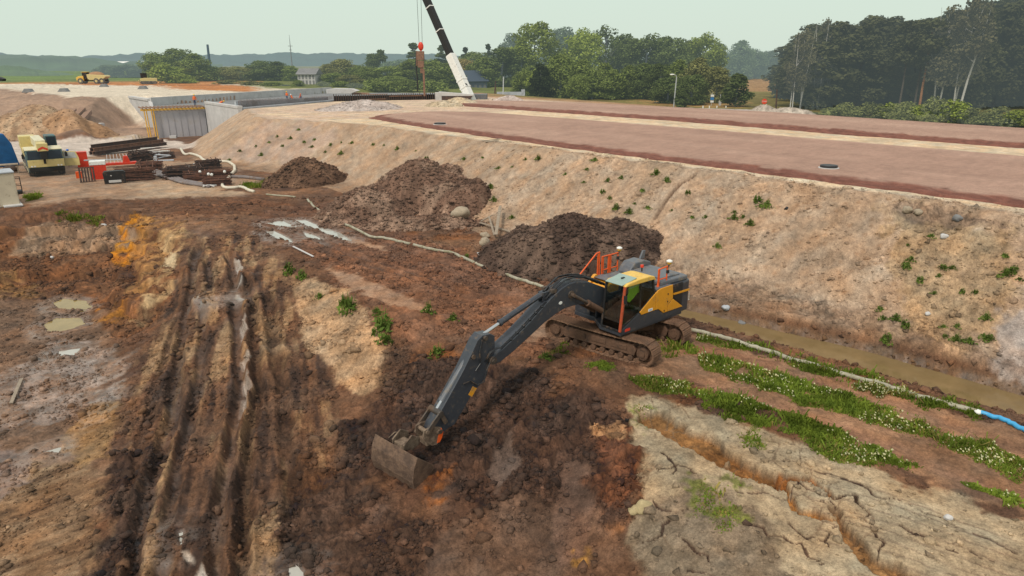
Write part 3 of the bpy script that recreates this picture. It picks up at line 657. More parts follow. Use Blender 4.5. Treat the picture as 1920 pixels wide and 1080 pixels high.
b=MB(); b.prism([(-1.1,-1.1),(1.1,-1.1),(.55,-.4),(.55,.4),(1.1,1.1),(-1.1,1.1),(-.55,.4),(-.55,-.4)],.42,.78,'z'); b.b2((-.6,-.6,.4),(.6,.6,.86))
b.xf(RT).build('car_body',M_FRAME,exc,bevel=.03)
b=MB(); b.cyl((0,0,.8),(0,0,1.02),.68,40); b.build('slewing_ring',M_FRAME,exc,bevel=.01)
# upper structure
b=MB(); b.prism([(1.46,.36),(1.46,1.36),(-2.2,1.36),(-2.45,1.2),(-2.45,-1.2),(-2.2,-1.36),(1.0,-1.36),(1.0,-.3)],1.0,1.17,'z')
b.b2((-.6,-.28,1.17),(1.0,-.22,2.0)); b.b2((-.6,.22,1.17),(1.0,.28,2.0))
b.build('main_frame',M_GREY,exc,bevel=.02)
b=MB(); prof=[(-2.15,-1.36),(-2.15,1.36),(-2.62,1.34),(-2.80,1.15),(-2.90,.5),(-2.92,0),(-2.90,-.5),(-2.80,-1.15),(-2.62,-1.34)]
b.prism(prof,1.08,2.33,'z'); cw=b.build('counterweight',M_GREY,exc,bevel=.06)
b=MB(); b.b2((-2.15,.30,1.17),(-.50,1.345,2.33)); b.build('engine_house',M_GREY,exc,bevel=.03)
b=MB(); b.b2((-2.15,-1.35,1.17),(-.50,.29,2.31)); b.build('engine_housing',M_GREY,exc,bevel=.03)
# left side panels
b=MB(); b.prism([(1.43,1.06),(1.40,1.24),(.46,1.66),(.30,1.55),(-.64,1.55),(-1.0,1.30),(-2.24,1.29),(-2.24,1.12),(-.9,1.08)],1.35,1.375); b.build('sill_panel',M_GREY,exc,bevel=.01)
b=MB(); b.prism([(-.48,2.27),(.44,1.69),(.33,1.57),(-.47,1.57)],1.352,1.392); b.build('front_side_panel',M_YEL,exc,bevel=.012)
b=MB(); b.prism([(-.56,2.31),(-.78,2.36),(-1.49,2.36),(-1.54,1.82),(-1.24,1.58),(-1.24,1.33),(-1.0,1.33),(-.66,1.565),(-.495,1.565),(-.495,2.25)],1.352,1.394); b.build('service_door',M_YEL,exc,bevel=.012)
b=MB(); b.prism([(-1.265,1.575),(-1.55,1.78),(-2.23,1.315),(-1.265,1.325)],1.352,1.391); b.build('rear_side_panel',M_YEL,exc,bevel=.012)
b=MB(); b.prism([(-1.53,2.34),(-2.13,2.34),(-2.13,1.42),(-1.6,1.81)],1.352,1.38)
for k in range(9): b.b2((-2.08,1.378,2.08+k*.025),(-1.62,1.386,2.095+k*.025))
b.build('grille_door',M_GREYB,exc,bevel=.008)
b=MB(); b.prism([(-1.56,2.0),(-2.60,1.965),(-2.60,1.90),(-1.58,1.925)],1.36,1.398); b.build('yellow_stripe',M_YEL,exc)
for (x,z) in ((-1.20,2.05),(-1.2,1.75),(-1.02,1.42)):
    b=MB(); b.b2((x-.02,1.39,z-.03),(x+.02,1.41,z+.03)); b.build('latch',M_BLACK,exc)
b=MB(); b.b2((-.30,1.388,1.60),(-.05,1.398,1.705)); s_=b.build('side_label',M_WHITE,exc)
b=MB(); b.b2((-.11,1.397,1.625),(-.095,1.402,1.68)); b.b2((-.17,1.397,1.625),(-.14,1.402,1.68)); b.b2((-.23,1.397,1.625),(-.20,1.402,1.68)); b.build('label_mark',M_BLUE,s_)
def text(name,s,size,mat,parent,loc,M3,ext=.002):
    c=bpy.data.curves.new(name,'FONT'); c.body=s; c.size=size; c.extrude=ext; c.align_x='CENTER'; c.align_y='CENTER'; c.materials.append(mat)
    t_=bpy.data.objects.new(name,c); COL.objects.link(t_); bpy.context.view_layer.update(); me=bpy.data.meshes.new_from_object(t_.evaluated_get(bpy.context.evaluated_depsgraph_get())); bpy.data.objects.remove(t_); me.materials.clear(); me.materials.append(mat); o=bpy.data.objects.new(name,me); link(o,parent); o.matrix_local=Matrix.Translation(loc)@M3.to_4x4(); return o
# lettering on the left side reads bottom to top
Mv=Matrix(((0,1,0),(0,0,1),(1,0,0)))    # text x -> +z, text y -> ... , normal -> +y
Mv=Matrix((Vector((0,0,1)),Vector((1,0,0)),Vector((0,1,0)))).transposed()
text('model_lettering','EC300E',.105,M_WHITE,exc,Vector((-2.66,1.348,1.63)),Mv)
b=MB(); b.b2((.95,1.37,1.12),(1.22,1.385,1.22)); b.build('side_reflector',M_REDP,exc)
# hood
b=MB(); b.prism([(-.98,-.62),(-.98,1.18),(-2.55,1.30),(-2.62,.9),(-2.62,-.62)],2.33,2.52,'z'); hood=b.build('hood',M_GREY2,exc,bevel=.05)
b=MB(); b.prism([(-1.25,-.15),(-1.25,.95),(-2.35,1.05),(-2.35,-.15)],2.515,2.56,'z'); b.build('hood_panel',M_GREY2,hood,bevel=.015)
b=MB(); b.prism([(-1.35,2.33),(-1.50,2.58),(-1.72,2.74),(-2.3,2.76),(-2.72,2.62),(-2.75,2.33)],-1.25,-.64); b.build('hood_ridge',M_GREY2,hood,bevel=.05)
b=MB(); b.prism([(-2.35,2.7),(-2.66,2.7),(-2.72,3.03),(-2.56,3.06)],-1.02,-.94); b.build('exhaust_stack',M_GREY2,exc,bevel=.02)
b=MB(); 
for k in range(5): b.tube([(-.9-.05*k,.15+.2*k,2.33),(-.88,.2+.2*k,2.5),(-.9,.3+.2*k,2.42)],.02,6)
b.build('hose_bundle',M_HOSE,exc)
b=MB(); b.b2((-1.0,1.0,2.31),(-.52,1.34,2.36)); b.b2((-1.5,1.05,2.31),(-1.02,1.34,2.36)); b.build('catwalk',M_GREY2,exc,bevel=.01)
# right hand tank, tool box and steps
b=MB(); b.prism([(.38,1.9),(.36,2.16),(.02,2.46),(-.1,2.46),(-.16,2.36),(-.5,2.36),(-.5,1.9)],-1.36,-1.22); b.prism([(.30,1.17),(.30,2.1),(.16,2.2),(-.2,2.36),(-.5,2.36),(-.5,1.17)],-1.21,-.42); b.build('fuel_tank',M_YEL,exc,bevel=.03)
b=MB(); b.prism([(1.0,1.17),(1.0,1.75),(.32,1.75),(.32,1.17)],-1.34,-.55); b.build('tool_box',M_GREY,exc,bevel=.02)
b=MB(); b.b2((-.48,-1.28,2.362),(.08,-.5,2.385)); b.b2((.34,-1.3,1.752),(.98,-.6,1.77)); b.b2((-1.32,-1.28,2.312),(-.52,-.3,2.335)); b.build('tread_plate',M_GREY2,exc)
# rails
b=MB()
rl=.028
b.pipe([(1.0,-1.33,1.8),(1.02,-1.33,2.42),(-.12,-1.33,3.28),(-.30,-1.33,3.30),(-.32,-1.33,2.36)],rl,8); b.pipe([(-.22,-1.33,3.25),(-.22,-1.33,2.36)],rl,8)
b.build('handrail',M_ORANGE,exc)
for (x0,x1) in ((-.47,-.85),(-.92,-1.42)):
    b=MB(); b.pipe([(x0,-1.33,2.34),(x0,-1.33,3.08),(x1,-1.33,3.08),(x1,-1.33,2.34)],rl,8); b.pipe([(x0,-1.33,2.52),(x1,-1.33,2.52)],rl*.8,6); b.pipe([(x0-.08,-1.33,2.34),(x0-.08,-1.33,3.05)],rl*.8,6)
    b.build('guard_rail',M_ORANGE,exc)
b=MB(); b.pipe([(-.84,1.16,2.35),(-.84,1.16,3.03),(-1.36,1.16,3.06),(-1.36,1.16,2.35)],rl,8); b.pipe([(-.84,1.16,2.62),(-1.36,1.16,2.62)],rl*.8,6); b.pipe([(-.90,1.16,2.35),(-.90,1.16,3.02)],rl*.8,6)
for x in (-.84,-1.36): b.tube([(x,1.16,2.34),(x,1.16,2.52)],[.055,.02],8)
b.build('guard_rail',M_ORANGE,exc)
for p in ((-1.47,1.16,3.06),(-1.50,-1.33,3.08)):
    b=MB(); b.tube([(p[0]+.1,p[1],p[2]-.05),(p[0]+.02,p[1],p[2]+.02),(p[0],p[1],p[2]+.06)],.03,8); b.box((p[0]+.12,p[1]+.04,p[2]-.2),(.09,.08,.12)); a_=b.build('antenna_mast',M_BLACK,exc)
    b=MB(); b.tube([(p[0],p[1],p[2]+.06),(p[0],p[1],p[2]+.10),(p[0],p[1],p[2]+.16)],[.06,.085,.11],16); b.build('antenna_body',M_ANT,a_)
    b=MB(); b.tube([(p[0],p[1],p[2]+.16),(p[0],p[1],p[2]+.20),(p[0],p[1],p[2]+.235)],[.115,.115,.06],16); b.build('antenna_cap',M_WHITE,a_,smooth=False)
b=MB(); b.cyl((-.52,.62,2.9),(-.52,.62,3.06),.028,8); b.build('beacon_stem',M_BLACK,exc)
b=MB(); b.cyl((-.52,.62,3.06),(-.52,.62,3.16),.065,12); b.build('beacon',M_REDP,exc,bevel=.01)
# cab
cab=MB()
y0,y1=.44,1.375
FT,FB=(1.30,2.84),(1.47,1.17)
def pill(b,p,q,w=.075,h=.075): b.beam(p,q,w,h,(0,1,0))
for y in (y0+.04,):
    pill(cab,(FB[0],y,FB[1]),(FT[0],y,FT[1]),.08,.08)
for y in (y0+.04,y1-.04):
    pill(cab,(-.28,y,2.86),(-.40,y,2.2)); pill(cab,(-.40,y,2.2),(-.40,y,1.17)); pill(cab,(.42,y,2.86),(.40,y,1.66),.06,.06)
    pill(cab,(FT[0],y,FT[1]),(-.28,y,2.88),.08,.07)
cab.b2((-.42,y0,1.165),(1.5,y1-.003,1.235)); 
for y in (y0+.01,y1-.05): cab.prism([(1.47,1.2),(1.44,1.36),(.42,1.72),(-.40,2.28),(-.40,1.2)],y,y+.04)
cab.b2((-.42,y0+.05,1.2),(-.36,y1-.05,2.3))
cabo=cab.build('cab',M_GREYB,exc,bevel=.012)
b=MB(); pill(b,(FB[0]+.005,y1-.03,FB[1]),(FT[0]+.005,y1-.03,FT[1]),.075,.09); b.build('front_pillar',M_PILLAR,cabo,bevel=.01)
def pane(b,ps): b.add(ps,[(0,1,2,3)] if len(ps)==4 else [tuple(range(len(ps)))])
b=MB(); pane(b,[(1.445,y0+.08,1.50),(1.445,y1-.07,1.50),(1.315,y1-.07,2.80),(1.315,y0+.08,2.80)]); b.build('windscreen',M_WIND,cabo)
b=MB(); pane(b,[(1.47,y0+.08,1.24),(1.47,y1-.07,1.24),(1.45,y1-.07,1.49),(1.45,y0+.08,1.49)]); b.build('lower_windscreen',M_GLASSD,cabo)
b=MB(); pane(b,[(1.41,y1-.01,1.40),(1.27,y1-.01,2.80),(.44,y1-.01,2.82),(.42,y1-.01,1.72)]); b.build('door_window',M_GLASS,cabo)
b=MB(); pane(b,[(.40,y1-.01,1.75),(.41,y1-.01,2.82),(-.25,y1-.01,2.82),(-.37,y1-.01,2.26)]); b.build('side_window',M_GLASS,cabo)
b=MB(); pane(b,[(1.41,y0+.01,1.40),(1.27,y0+.01,2.80),(-.25,y0+.01,2.82),(-.37,y0+.01,2.26)]); b.build('right_window',M_GLASS,cabo)
b=MB(); pane(b,[(-.39,y0+.07,2.28),(-.39,y1-.07,2.28),(-.29,y1-.07,2.83),(-.29,y0+.07,2.83)]); b.build('rear_window',M_GLASS,cabo)
b=MB(); b.prism([(1.30,2.82),(1.34,2.86),(1.18,2.93),(.55,2.985),(-.05,2.985),(-.30,2.93),(-.40,2.80),(-.40,2.74),(-.28,2.80)],y0-.01,y1+.02); rf=b.build('cab_roof',M_ROOF,cabo,bevel=.04)
b=MB(); b.prism([(1.40,2.875),(1.40,2.90),(.60,3.03),(.60,2.99)],y0+.05,y1-.09); b.build('roof_hatch',M_HATCH,rf,bevel=.008)
b=MB(); b.b2((.82,.86,2.98),(.98,.93,3.015)); b.build('hatch_handle',M_BLACK,rf)
b=MB(); b.prism([(.15,1.25),(.62,1.25),(.62,1.62),(.2,1.62)],.66,1.16); b.prism([(.05,1.55),(.2,1.55),(.08,2.42),(-.08,2.40)],.68,1.14); b.b2((.2,.56,1.3),(.75,.66,1.8)); b.b2((.2,1.16,1.3),(.75,1.26,1.8)); b.build('operator_seat',M_BLACK,cabo,bevel=.03)
b=MB(); b.b2((1.15,.52,1.55),(1.25,.64,2.15)); b.box((1.16,.6,2.2),(.04,.26,.2)); b.build('display_console',M_GREYB,cabo,bevel=.01)
b=MB(); b.tube([(1.43,1.1,1.55),(1.36,.8,2.1)],.012,6); b.tube([(1.43,1.25,1.53),(1.39,.7,1.56)],.01,6); b.build('wiper',M_BLACK,cabo)
b=MB(); b.tube([(1.36,1.36,2.2),(1.42,1.44,2.25),(1.38,1.46,2.55)],.012,6); b.box((1.40,1.47,2.42),(.04,.13,.26)); b.build('mirror',M_BLACK,cabo)
# boom
bo=[(.55,1.72),(.60,2.05),(1.18,2.54),(2.03,2.93),(2.70,3.08),(3.10,3.06),(3.45,2.95),(3.85,2.76),(4.24,2.52),(4.89,2.10),(5.53,1.74),(6.10,1.46),(6.42,1.34),(6.62,1.26),(6.64,1.10),(6.52,1.02),(6.2,1.02),(5.53,1.28),(4.89,1.58),(4.23,1.90),(3.67,2.10),(3.21,2.20),(2.61,2.20),(1.98,2.06),(1.27,1.80),(.8,1.58)]
b=MB(); b.prism(bo,-.28,.28); boom=b.build('boom',M_GREY,exc,bevel=.025)
for (x,z,w_) in ((2.95,2.66,.47),(6.52,1.18,.38)):
    b=MB(); b.cyl((x,-.335,z),(x,.335,z),.135,18); b.cyl((x,-w_,z),(x,w_,z),.07,14); b.build('boom_pin',M_STEEL,boom)
for y in (-.41,.41):
    p=Vector((.95,y,1.45)); q=Vector((2.95,y,2.66)); m=p.lerp(q,.62)
    b=MB(); b.cyl(p,m,.105,16); b.cyl(m-(q-p)*.02,m+(q-p)*.02,.12,16); b.cyl((p.x,y-.09,p.z),(p.x,y+.09,p.z),.11,12); c_=b.build('boom_cylinder',M_FRAME,exc,smooth=False)
    b=MB(); b.cyl(m,q,.06,12); b.build('cylinder_rod',M_STEEL,c_)
# arm cylinder on top of the boom
p=Vector((4.05,0,2.86)); q=Vector((6.78,0,2.02)); m=p.lerp(q,.70)
b=MB(); b.cyl(p,m,.10,16); b.cyl(m-(q-p)*.015,m+(q-p)*.015,.118,16); b.b2((3.9,-.12,2.6),(4.15,-.07,2.93)); b.b2((3.9,.07,2.6),(4.15,.12,2.93)); b.tube([(4.2,.13,2.86),(5.6,.13,2.45)],.022,6); c_=b.build('arm_cylinder',M_GREY,exc)
b=MB(); b.cyl(m,q,.055,12); b.build('cylinder_rod',M_CHROME,c_)
# hoses over the boom back
b=MB()
for k,y in enumerate((-.22,-.16,-.10,-.03,.04,.11,.17,.23)):
    h=.05+.035*(k%3)
    b.tube([(1.0,y,2.5+h),(1.6,y,2.80+h),(2.2,y,3.05+h),(2.75,y,3.15+h),(3.2,y*1.1,3.14+h*1.2),(3.7,y*.9+.02,2.92+h),(4.1,y*.9,2.66+h*.6)],.022,6)
for y in (.20,.25): b.tube([(4.1,y,2.63),(5.4,y,1.87),(6.1,y,1.50),(6.35,y+.08,1.58),(6.62,y+.06,1.5),(6.8,y+.03,1.2)],.02,6)
for k in range(6): b.box((4.3+k*.28,.225,2.51-k*.165),(.05,.12,.06),M=Matrix.Rotation(.52,3,'Y'))
b.build('hydraulic_hose',M_HOSE,exc,smooth=True)
b=MB(); b.prism([(3.45+.09*math.cos(k*.785),2.46+.06*math.sin(k*.785)) for k in range(8)],.279,.284); b.build('boom_marking',M_WHITE,boom)
b=MB()
for y in (-.2,.2): b.b2((3.62,y-.06,2.88),(3.86,y+.06,3.0))
b.build('valve_block',M_STEEL,boom)
# arm
ar=[(6.36,1.44),(6.36,1.98),(6.55,2.10),(6.88,2.12),(7.08,2.0),(7.30,1.66),(7.62,1.20),(8.00,.72),(8.55,.06),(8.88,-.34),(8.98,-.52),(8.86,-.72),(8.62,-.80),(8.30,-.66),(8.05,-.62),(7.72,-.25),(7.36,.18),(7.0,.44),(6.74,.62),(6.62,.95)]
b=MB(); b.prism(ar,-.21,.21); arm=b.build('arm',M_GREY,exc,bevel=.02)
b=MB(); b.prism([(7.14,.36),(7.30,.48),(7.49,.24),(7.35,.12)],.20,.216); b.build('yellow_label',M_YEL,arm)
for (x,w_,z) in ((6.78,.3,2.02),(7.26,.26,1.50),(8.66,.3,-.62)):
    b=MB(); b.cyl((x,-w_,z),(x,w_,z),.075,14); b.build('arm_pin',M_STEEL,arm)
b=MB(); b.tube([(6.9,.225,2.0),(7.02,.24,1.6),(7.0,.24,1.2),(7.2,.24,1.0)],.02,6); b.tube([(6.62,.3,1.2),(6.8,.3,.9),(6.9,.3,.55),(7.15,.26,.5),(7.42,.24,.72),(7.7,.24,.7)],.02,6); b.build('hydraulic_hose',M_HOSE,arm)
p=Vector((7.26,0,1.50)); q=Vector((8.62,0,-.02)); m=p.lerp(q,.80)
b=MB(); b.cyl(p,m,.098,16); b.cyl(m-(q-p)*.03,m+(q-p)*.03,.115,16); b.cyl((7.26,-.14,1.50),(7.26,.14,1.50),.12,12); c_=b.build('bucket_cylinder',M_GREY2,exc)
b=MB(); b.cyl(m,q,.06,12); b.build('cylinder_rod',M_CHROME,c_)
b=MB(); b.cyl((8.62,-.30,-.02),(8.62,.30,-.02),.10,14)
for y in (-.26,.26): b.beam((8.62,y,-.02),(9.12,y,-.48),.06,.17); b.beam((8.62,y,-.02),(8.42,y,-.42),.05,.15)
b.build('bucket_link',M_STEEL,exc,bevel=.015)
# coupler and tilt bucket
cp=MB()
for y in (-.24,.20): cp.prism([(8.60,-.50),(8.78,-.42),(9.05,-.34),(9.26,-.40),(9.30,-.62),(9.16,-.86),(8.98,-1.02),(8.78,-1.04),(8.62,-.86),(8.54,-.66)],y,y+.06)
cp.cyl((9.14,-.3,-.48),(9.14,.3,-.48),.075,12); cp.cyl((8.72,-.3,-.62),(8.72,.3,-.62),.075,12); cp.b2((8.75,-.2,-1.0),(9.15,.2,-.8))
cpl=cp.build('quick_coupler',M_CLAYED,exc,bevel=.015)
b=MB(); b.prism([(8.55,-.66),(8.62,-.52),(8.72,-.66),(8.80,-.98),(8.70,-.98),(8.60,-.84)],.255,.275); b.build('orange_mark',M_ORANGE,cpl)
MBK=Matrix.Translation((10.07,0,-.979))@Matrix.Rotation(.207,4,'Z')@Matrix.Rotation(-.10,4,'X')@Matrix.Rotation(-.10,4,'Y')
bk=MB(); W=.91
# side outline (x forward, z up) about the middle of the back plate top
O=[(.10,.32),(.20,-.05),(.17,-.50),(.02,-.84),(-.14,-.93),(-.42,-.66),(-.72,-.30)]
I=[(.05,.30),(.15,-.05),(.12,-.48),(-.01,-.80),(-.14,-.87)]
def strip(b,A,y0_,y1_,th=.03):
    for (a,c) in zip(A[:-1],A[1:]):
        dx,dz=c[0]-a[0],c[1]-a[1]; L_=math.hypot(dx,dz); nx,nz=-dz/L_*th,dx/L_*th
        b.add([(a[0],y0_,a[1]),(c[0],y0_,c[1]),(c[0]-nx,y0_,c[1]-nz),(a[0]-nx,y0_,a[1]-nz),(a[0],y1_,a[1]),(c[0],y1_,c[1]),(c[0]-nx,y1_,c[1]-nz),(a[0]-nx,y1_,a[1]-nz)],[(0,1,2,3),(7,6,5,4),(0,4,5,1),(1,5,6,2),(2,6,7,3),(3,7,4,0)])
strip(bk,O[:5],-W,W,-.03)
for y in (-W,W-.04): bk.prism(O[:5]+[(-.14,-.93),(-.70,-.36),(-.66,-.22)],y-.001,y+.041)
bko=bk.xf(MBK).build('bucket',M_BUCKET,exc,bevel=.012)
b=MB(); b.box((-.14,0,-.95),(.16,1.84,.035)); b.xf(MBK).build('cutting_edge',M_STEEL,bko)
b=MB()
for y in (-.26,.22): b.prism([(.02,.25),(.06,.42),(-.25,.66),(-.62,.46),(-.66,.22),(-.35,.12)],y,y+.05)
b.b2((-.42,-.2,.12),(.0,.2,.36)); b.tube([(-.05,-.5,.3),(-.2,-.4,.5),(-.45,-.2,.45)],.02,6); b.xf(MBK).build('bucket_bracket',M_CLAYED,bko,bevel=.015)
# earth carried in the bucket
sb=MB(); sb.sph((-.16,0,-.42),(.30,.78,.38),20,12)
sb.v=[(x+mnoise.noise(Vector((x*5,y*5,z*5)))*.10,y,z+mnoise.noise(Vector((x*4+9,y*4,z*4)))*.12) for x,y,z in sb.v]
M_EARTH=paint('dark wet earth',(.075,.048,.036),.9,.5,5,bump=1.)
tag(sb.xf(Matrix.Translation((EX,EY,0))@Matrix.Rotation(EYAW,4,'Z')@MBK).build('soil_load',M_EARTH),'dark wet earth heaped inside the muddy digging bucket','soil')
# hi-vis vest hung up behind the door window
hv=MB(); rows=[]
hx=[(1.02,.0),(.86,.03),(.7,-.02),(.56,.03),(.42,.0)]
V_=[];Fv=[]
for j,z in enumerate((2.80,2.68,2.55,2.40,2.26)):
    for i,(x,o) in enumerate(hx):
        low=(0,.02,.02,.06,.12)[j]; V_.append((x+.02*math.sin(j*2+i)+(.0 if j<3 else (.05 if i<2 else -.03)),1.29+o*.6-.02*j*.5,z-(.10 if i in(1,) and j==4 else 0)+(.10*j*.4 if i>=3 else 0)))
for j in range(4):
    for i in range(4):
        Fv.append((j*5+i,j*5+i+1,(j+1)*5+i+1,(j+1)*5+i))
hv.v=V_; hv.f=Fv; hv.mi=[0 if j<1 else 1 for j in range(4) for i in range(4)]
MW=Matrix.Translation((EX,EY,0))@Matrix.Rotation(EYAW,4,'Z')
hv.xf(MW); tag(hv.build('safety_vest',[M_HIVISP,M_HIVIS]),'fluorescent yellow-green vest hanging inside the excavator door window','vest')
# ------------------------------------------------------------------ red gravel roads on the embankment
def lane(name,edge0,edge1,v0,v1,top,dark,seed):
    vs=np.concatenate([np.arange(v0,40,.35),np.arange(40,v1+.01,.6)])
    fr=np.concatenate([[-.6,-.3,0,.25,.5,.75,1.0,1.3,1.6,1.9],np.linspace(2.4,1e3,2)[:1]])
    rows=[];cols=[]
    for vv in vs:
        a=np.interp(vv,*zip(*edge0)); b=np.interp(vv,*zip(*edge1)); wd=max(b-a,.3)
        us=[a-.35,a,a+.2,a+.4,a+.6,a+.85,a+1.1,a+1.35,a+1.6]+list(np.linspace(a+2.2,b-.8,14))+[b-.5,b-.25,b,b+.3]
        us=np.array(us); us=np.where(us>b+.3,b+.3,us) if wd<4 else us
        e=np.array([vv]*len(us)); ns=fbm(us,e,1.2,3,seed); us2=us+np.where(us<a+1.5,.35*fbm(us*0,e,1.6,3,seed+1),0)
        h=np.interp(us-a,[-.35,0,1.6,2.2],[-.12,.06,top,top+.02])*1.0
        h=np.minimum(h,np.interp(b-us,[-.3,0,.5,.9],[-.12,.04,top,top+.02]))
        h=h+np.where(us<a+1.6,.07*ns+.05*fbm(us,e,.35,2,seed+3),.012*ns)*np.where(us<a-.2,0,1)
        k=1-sst(us-a-1.25+.9*ns,0,.6); k2=fbm(us*.5,e*.12,1.5,4,seed+2)[:,None]; sp=fbm(us,e,.3,2,seed+5)[:,None]
        trk=np.exp(-((((us-a)%3.1)-1.5)/.35)**2)[:,None]*.10*np.clip(fbm(us*.2,e*.1,1.,2,seed+8)[:,None]+.5,0,1); gr=fbm(us2,e,.18,2,seed+9)[:,None]*.10+fbm(us2,e,1.1,4,seed+10)[:,None]*.13; flat=(1-trk+gr)*np.array([[.385,.236,.176]])*(1+.16*k2)+np.array([[.05,.05,.04]])*np.clip(k2,0,1); dk_=np.array([[.19,.075,.052]])*(1+.45*sp)
        c=flat*(1-k[:,None])+dk_*k[:,None]
        px_,py_=fromuv(us2,e); rows.append(np.stack([px_,py_,4.3+h],1)); cols.append(c)
    n=len(vs); m=rows[0].shape[0]; V=np.concatenate(rows); C=np.concatenate(cols)
    ii=np.arange(n*m).reshape(n,m); Q_=np.stack([ii[:-1,:-1],ii[:-1,1:],ii[1:,1:],ii[1:,:-1]],-1).reshape(-1,4)
    o=npmesh(name,V,Q_,M_SOIL,smooth=True); add_attr(o.data,np.clip(C,.01,.8),np.zeros(len(C))); tag(o,kind='structure'); return o
lane('gravel_road',[(-40,36.9),(40,36.7),(50,37.2),(66,38.4),(76,39.6),(79,43),(81,48)],[(-40,56.9),(45,57.4),(60,56.8),(76,55.8),(79,53),(81,49)],-40,81,.14,1.6,200)
lane('gravel_road',[(-40,63.1),(30,63.4),(50,64.2),(80,63.2),(92,62.5),(96,66),(98,69)],[(-40,79),(20,80),(50,83),(80,80),(92,76),(96,72),(98,70)],-40,98,.32,2.2,230)

# ------------------------------------------------------------------ heaps of earth and sand
def heap(name,lobes,label,cat,colr,colr2,lump,seed,group=None,step=.12,kind=None):
    cx=sum(l[0] for l in lobes)/len(lobes); cy=sum(l[1] for l in lobes)/len(lobes)
    R_=max(math.hypot(l[0]-cx,l[1]-cy)+max(l[2],l[3])*1.2 for l in lobes)
    g=np.arange(-R_,R_,step); gx,gy=np.meshgrid(g,g); n=len(g); xs=(gx+cx).ravel(); ys=(gy+cy).ravel()
    base=H0(xs,ys); h=np.zeros(xs.shape)
    wx=fbm(xs,ys,R_*.35,3,seed)*R_*.15
    for (lx,ly,ra,rb,rot,hh) in lobes:
        dx=xs-lx;dy=ys-ly; a=(dx*math.cos(rot)+dy*math.sin(rot))/ra; b=(-dx*math.sin(rot)+dy*math.cos(rot))/rb
        d=np.sqrt(a*a+b*b)+wx/max(ra,rb); prof=hh*(1-np.clip(d,0,1.15)**1.7*1.0)
        prof=hh*np.where(d<1,np.clip(1-d,0,1)*.45+.55*np.clip(1-d*d,0,1)**.9,(1-d)*.8)
        h=np.maximum(h,prof) if np.any(h) else prof
    m=sst(h,-.05,.4)
    for sc_,am,sd in ((.9,.6,1),(.45,.5,3),(.24,.35,5)):
        if sc_<step*2: continue
        a,b,i=worley(xs+wx,ys,sc_,seed+sd); h=h+m*lump*am*(np.sqrt(np.clip(1-(a/.72)**2,0,1))*(.25+.75*i)-.3)
    h=h+m*lump*.9*fbm(xs,ys,1.6,4,seed+9)
    z=base+h-.12
    c1=np.array(colr);c2=np.array(colr2); k=sst(fbm(xs,ys,1.3,4,seed+20),-.25,.3)[:,None]; c=c1*(1-k)+c2*k; g2=fbm(np.arctan2(ys-cy,xs-cx)*R_*1.2,np.hypot(xs-cx,ys-cy)*.18,.9,4,seed+31)[:,None]; c=c*(1+.45*g2); h=h+m*.16*g2[:,0]*(lump>.1)
    c=c*(1+.35*fbm(xs,ys,.3,2,seed+22)+.2*fbm(xs,ys,.8,2,seed+23))[:,None]
    keep=(h>-.1*0-.14+.02).reshape(n,n)
    ii=np.arange(n*n).reshape(n,n); kq=keep[:-1,:-1]|keep[1:,:-1]|keep[:-1,1:]|keep[1:,1:]
    Q_=np.stack([ii[:-1,:-1],ii[:-1,1:],ii[1:,1:],ii[1:,:-1]],-1)[kq]
    used=np.unique(Q_); rm=np.full(n*n,-1); rm[used]=np.arange(len(used))
    rs=np.random.default_rng(seed); lump_=lump; cand=np.nonzero(h>.05)[0]; nl=int(len(cand)*step*step*(70 if lump>.15 else 12)); kk=rs.choice(cand,min(nl,9000)); s_=.03*(1-rs.random(len(kk))*(1-(.03/(.22 if lump>.15 else .12))**2.0))**(-1/2.0)
    P_,F_,C_=lumps(xs[kk]+rs.uniform(-.5,.5,len(kk))*step,ys[kk]+rs.uniform(-.5,.5,len(kk))*step,z[kk],c[kk],s_,rs)
    Qt=np.concatenate([rm[Q_][:,[0,1,2]],rm[Q_][:,[0,2,3]],F_+len(used)]); V_=np.concatenate([np.stack([xs,ys,z],1)[used],P_]); C_=np.concatenate([c[used],C_])
    o=npmesh(name,V_,Qt,M_SOIL,smooth=True); add_attr(o.data,np.clip(C_,.012,.75),np.zeros(len(C_)))
    return tag(o,label,cat,group,kind)
def lobe(px,py,z,ra,rb,rot,h):
    p=at(px,py,z); return (p[0],p[1],ra,rb,rot,h)
heap('dirt_pile',[lobe(568,342,0.1,3.9,3.1,.5,2.4)],'dark brown dirt pile, smallest and farthest at the foot of the sandy bank','dirt pile',(.12,.064,.038),(.18,.10,.06),.22,300)
heap('dirt_pile',[lobe(775,385,.1,4.9,4.3,.3,3.6),lobe(690,402,.1,4.4,3.4,.2,2.1),lobe(835,397,.1,3.0,3.,.2,2.2),lobe(650,418,.0,2.6,1.8,.2,.7),lobe(790,425,.0,4.5,1.6,.1,.8)],'broad reddish brown dirt pile in the middle of the three','dirt pile',(.165,.093,.062),(.26,.165,.115),.20,320)
heap('dirt_pile',[lobe(1066,490,0,4.8,4.2,-.2,2.75)],'dark clay pile directly behind the excavator','dirt pile',(.078,.047,.034),(.13,.083,.06),.20,340,step=.1)
heap('sand_heap',[lobe(25,256,-.6,8,5,0,3.2),lobe(78,252,-.6,8,5,0,3.8)],'orange sand heap left of the timber beams beyond the parked crane','sand heap',(.33,.20,.115),(.41,.28,.175),.12,360,step=.35)
heap('sand_heap',[lobe(135,254,-.6,8,4,0,3.0)],'orange sand heap right under the timber beams','sand heap',(.31,.17,.085),(.37,.22,.125),.12,370,step=.35)
heap('sand_heap',[lobe(862,196,4.3,3.4,3,0,1.2),lobe(835,199,4.3,3,2.4,0,.9)],'low yellow sand heap at the end of the pale strip','sand heap',(.46,.35,.23),(.52,.42,.30),.1,380,step=.3)
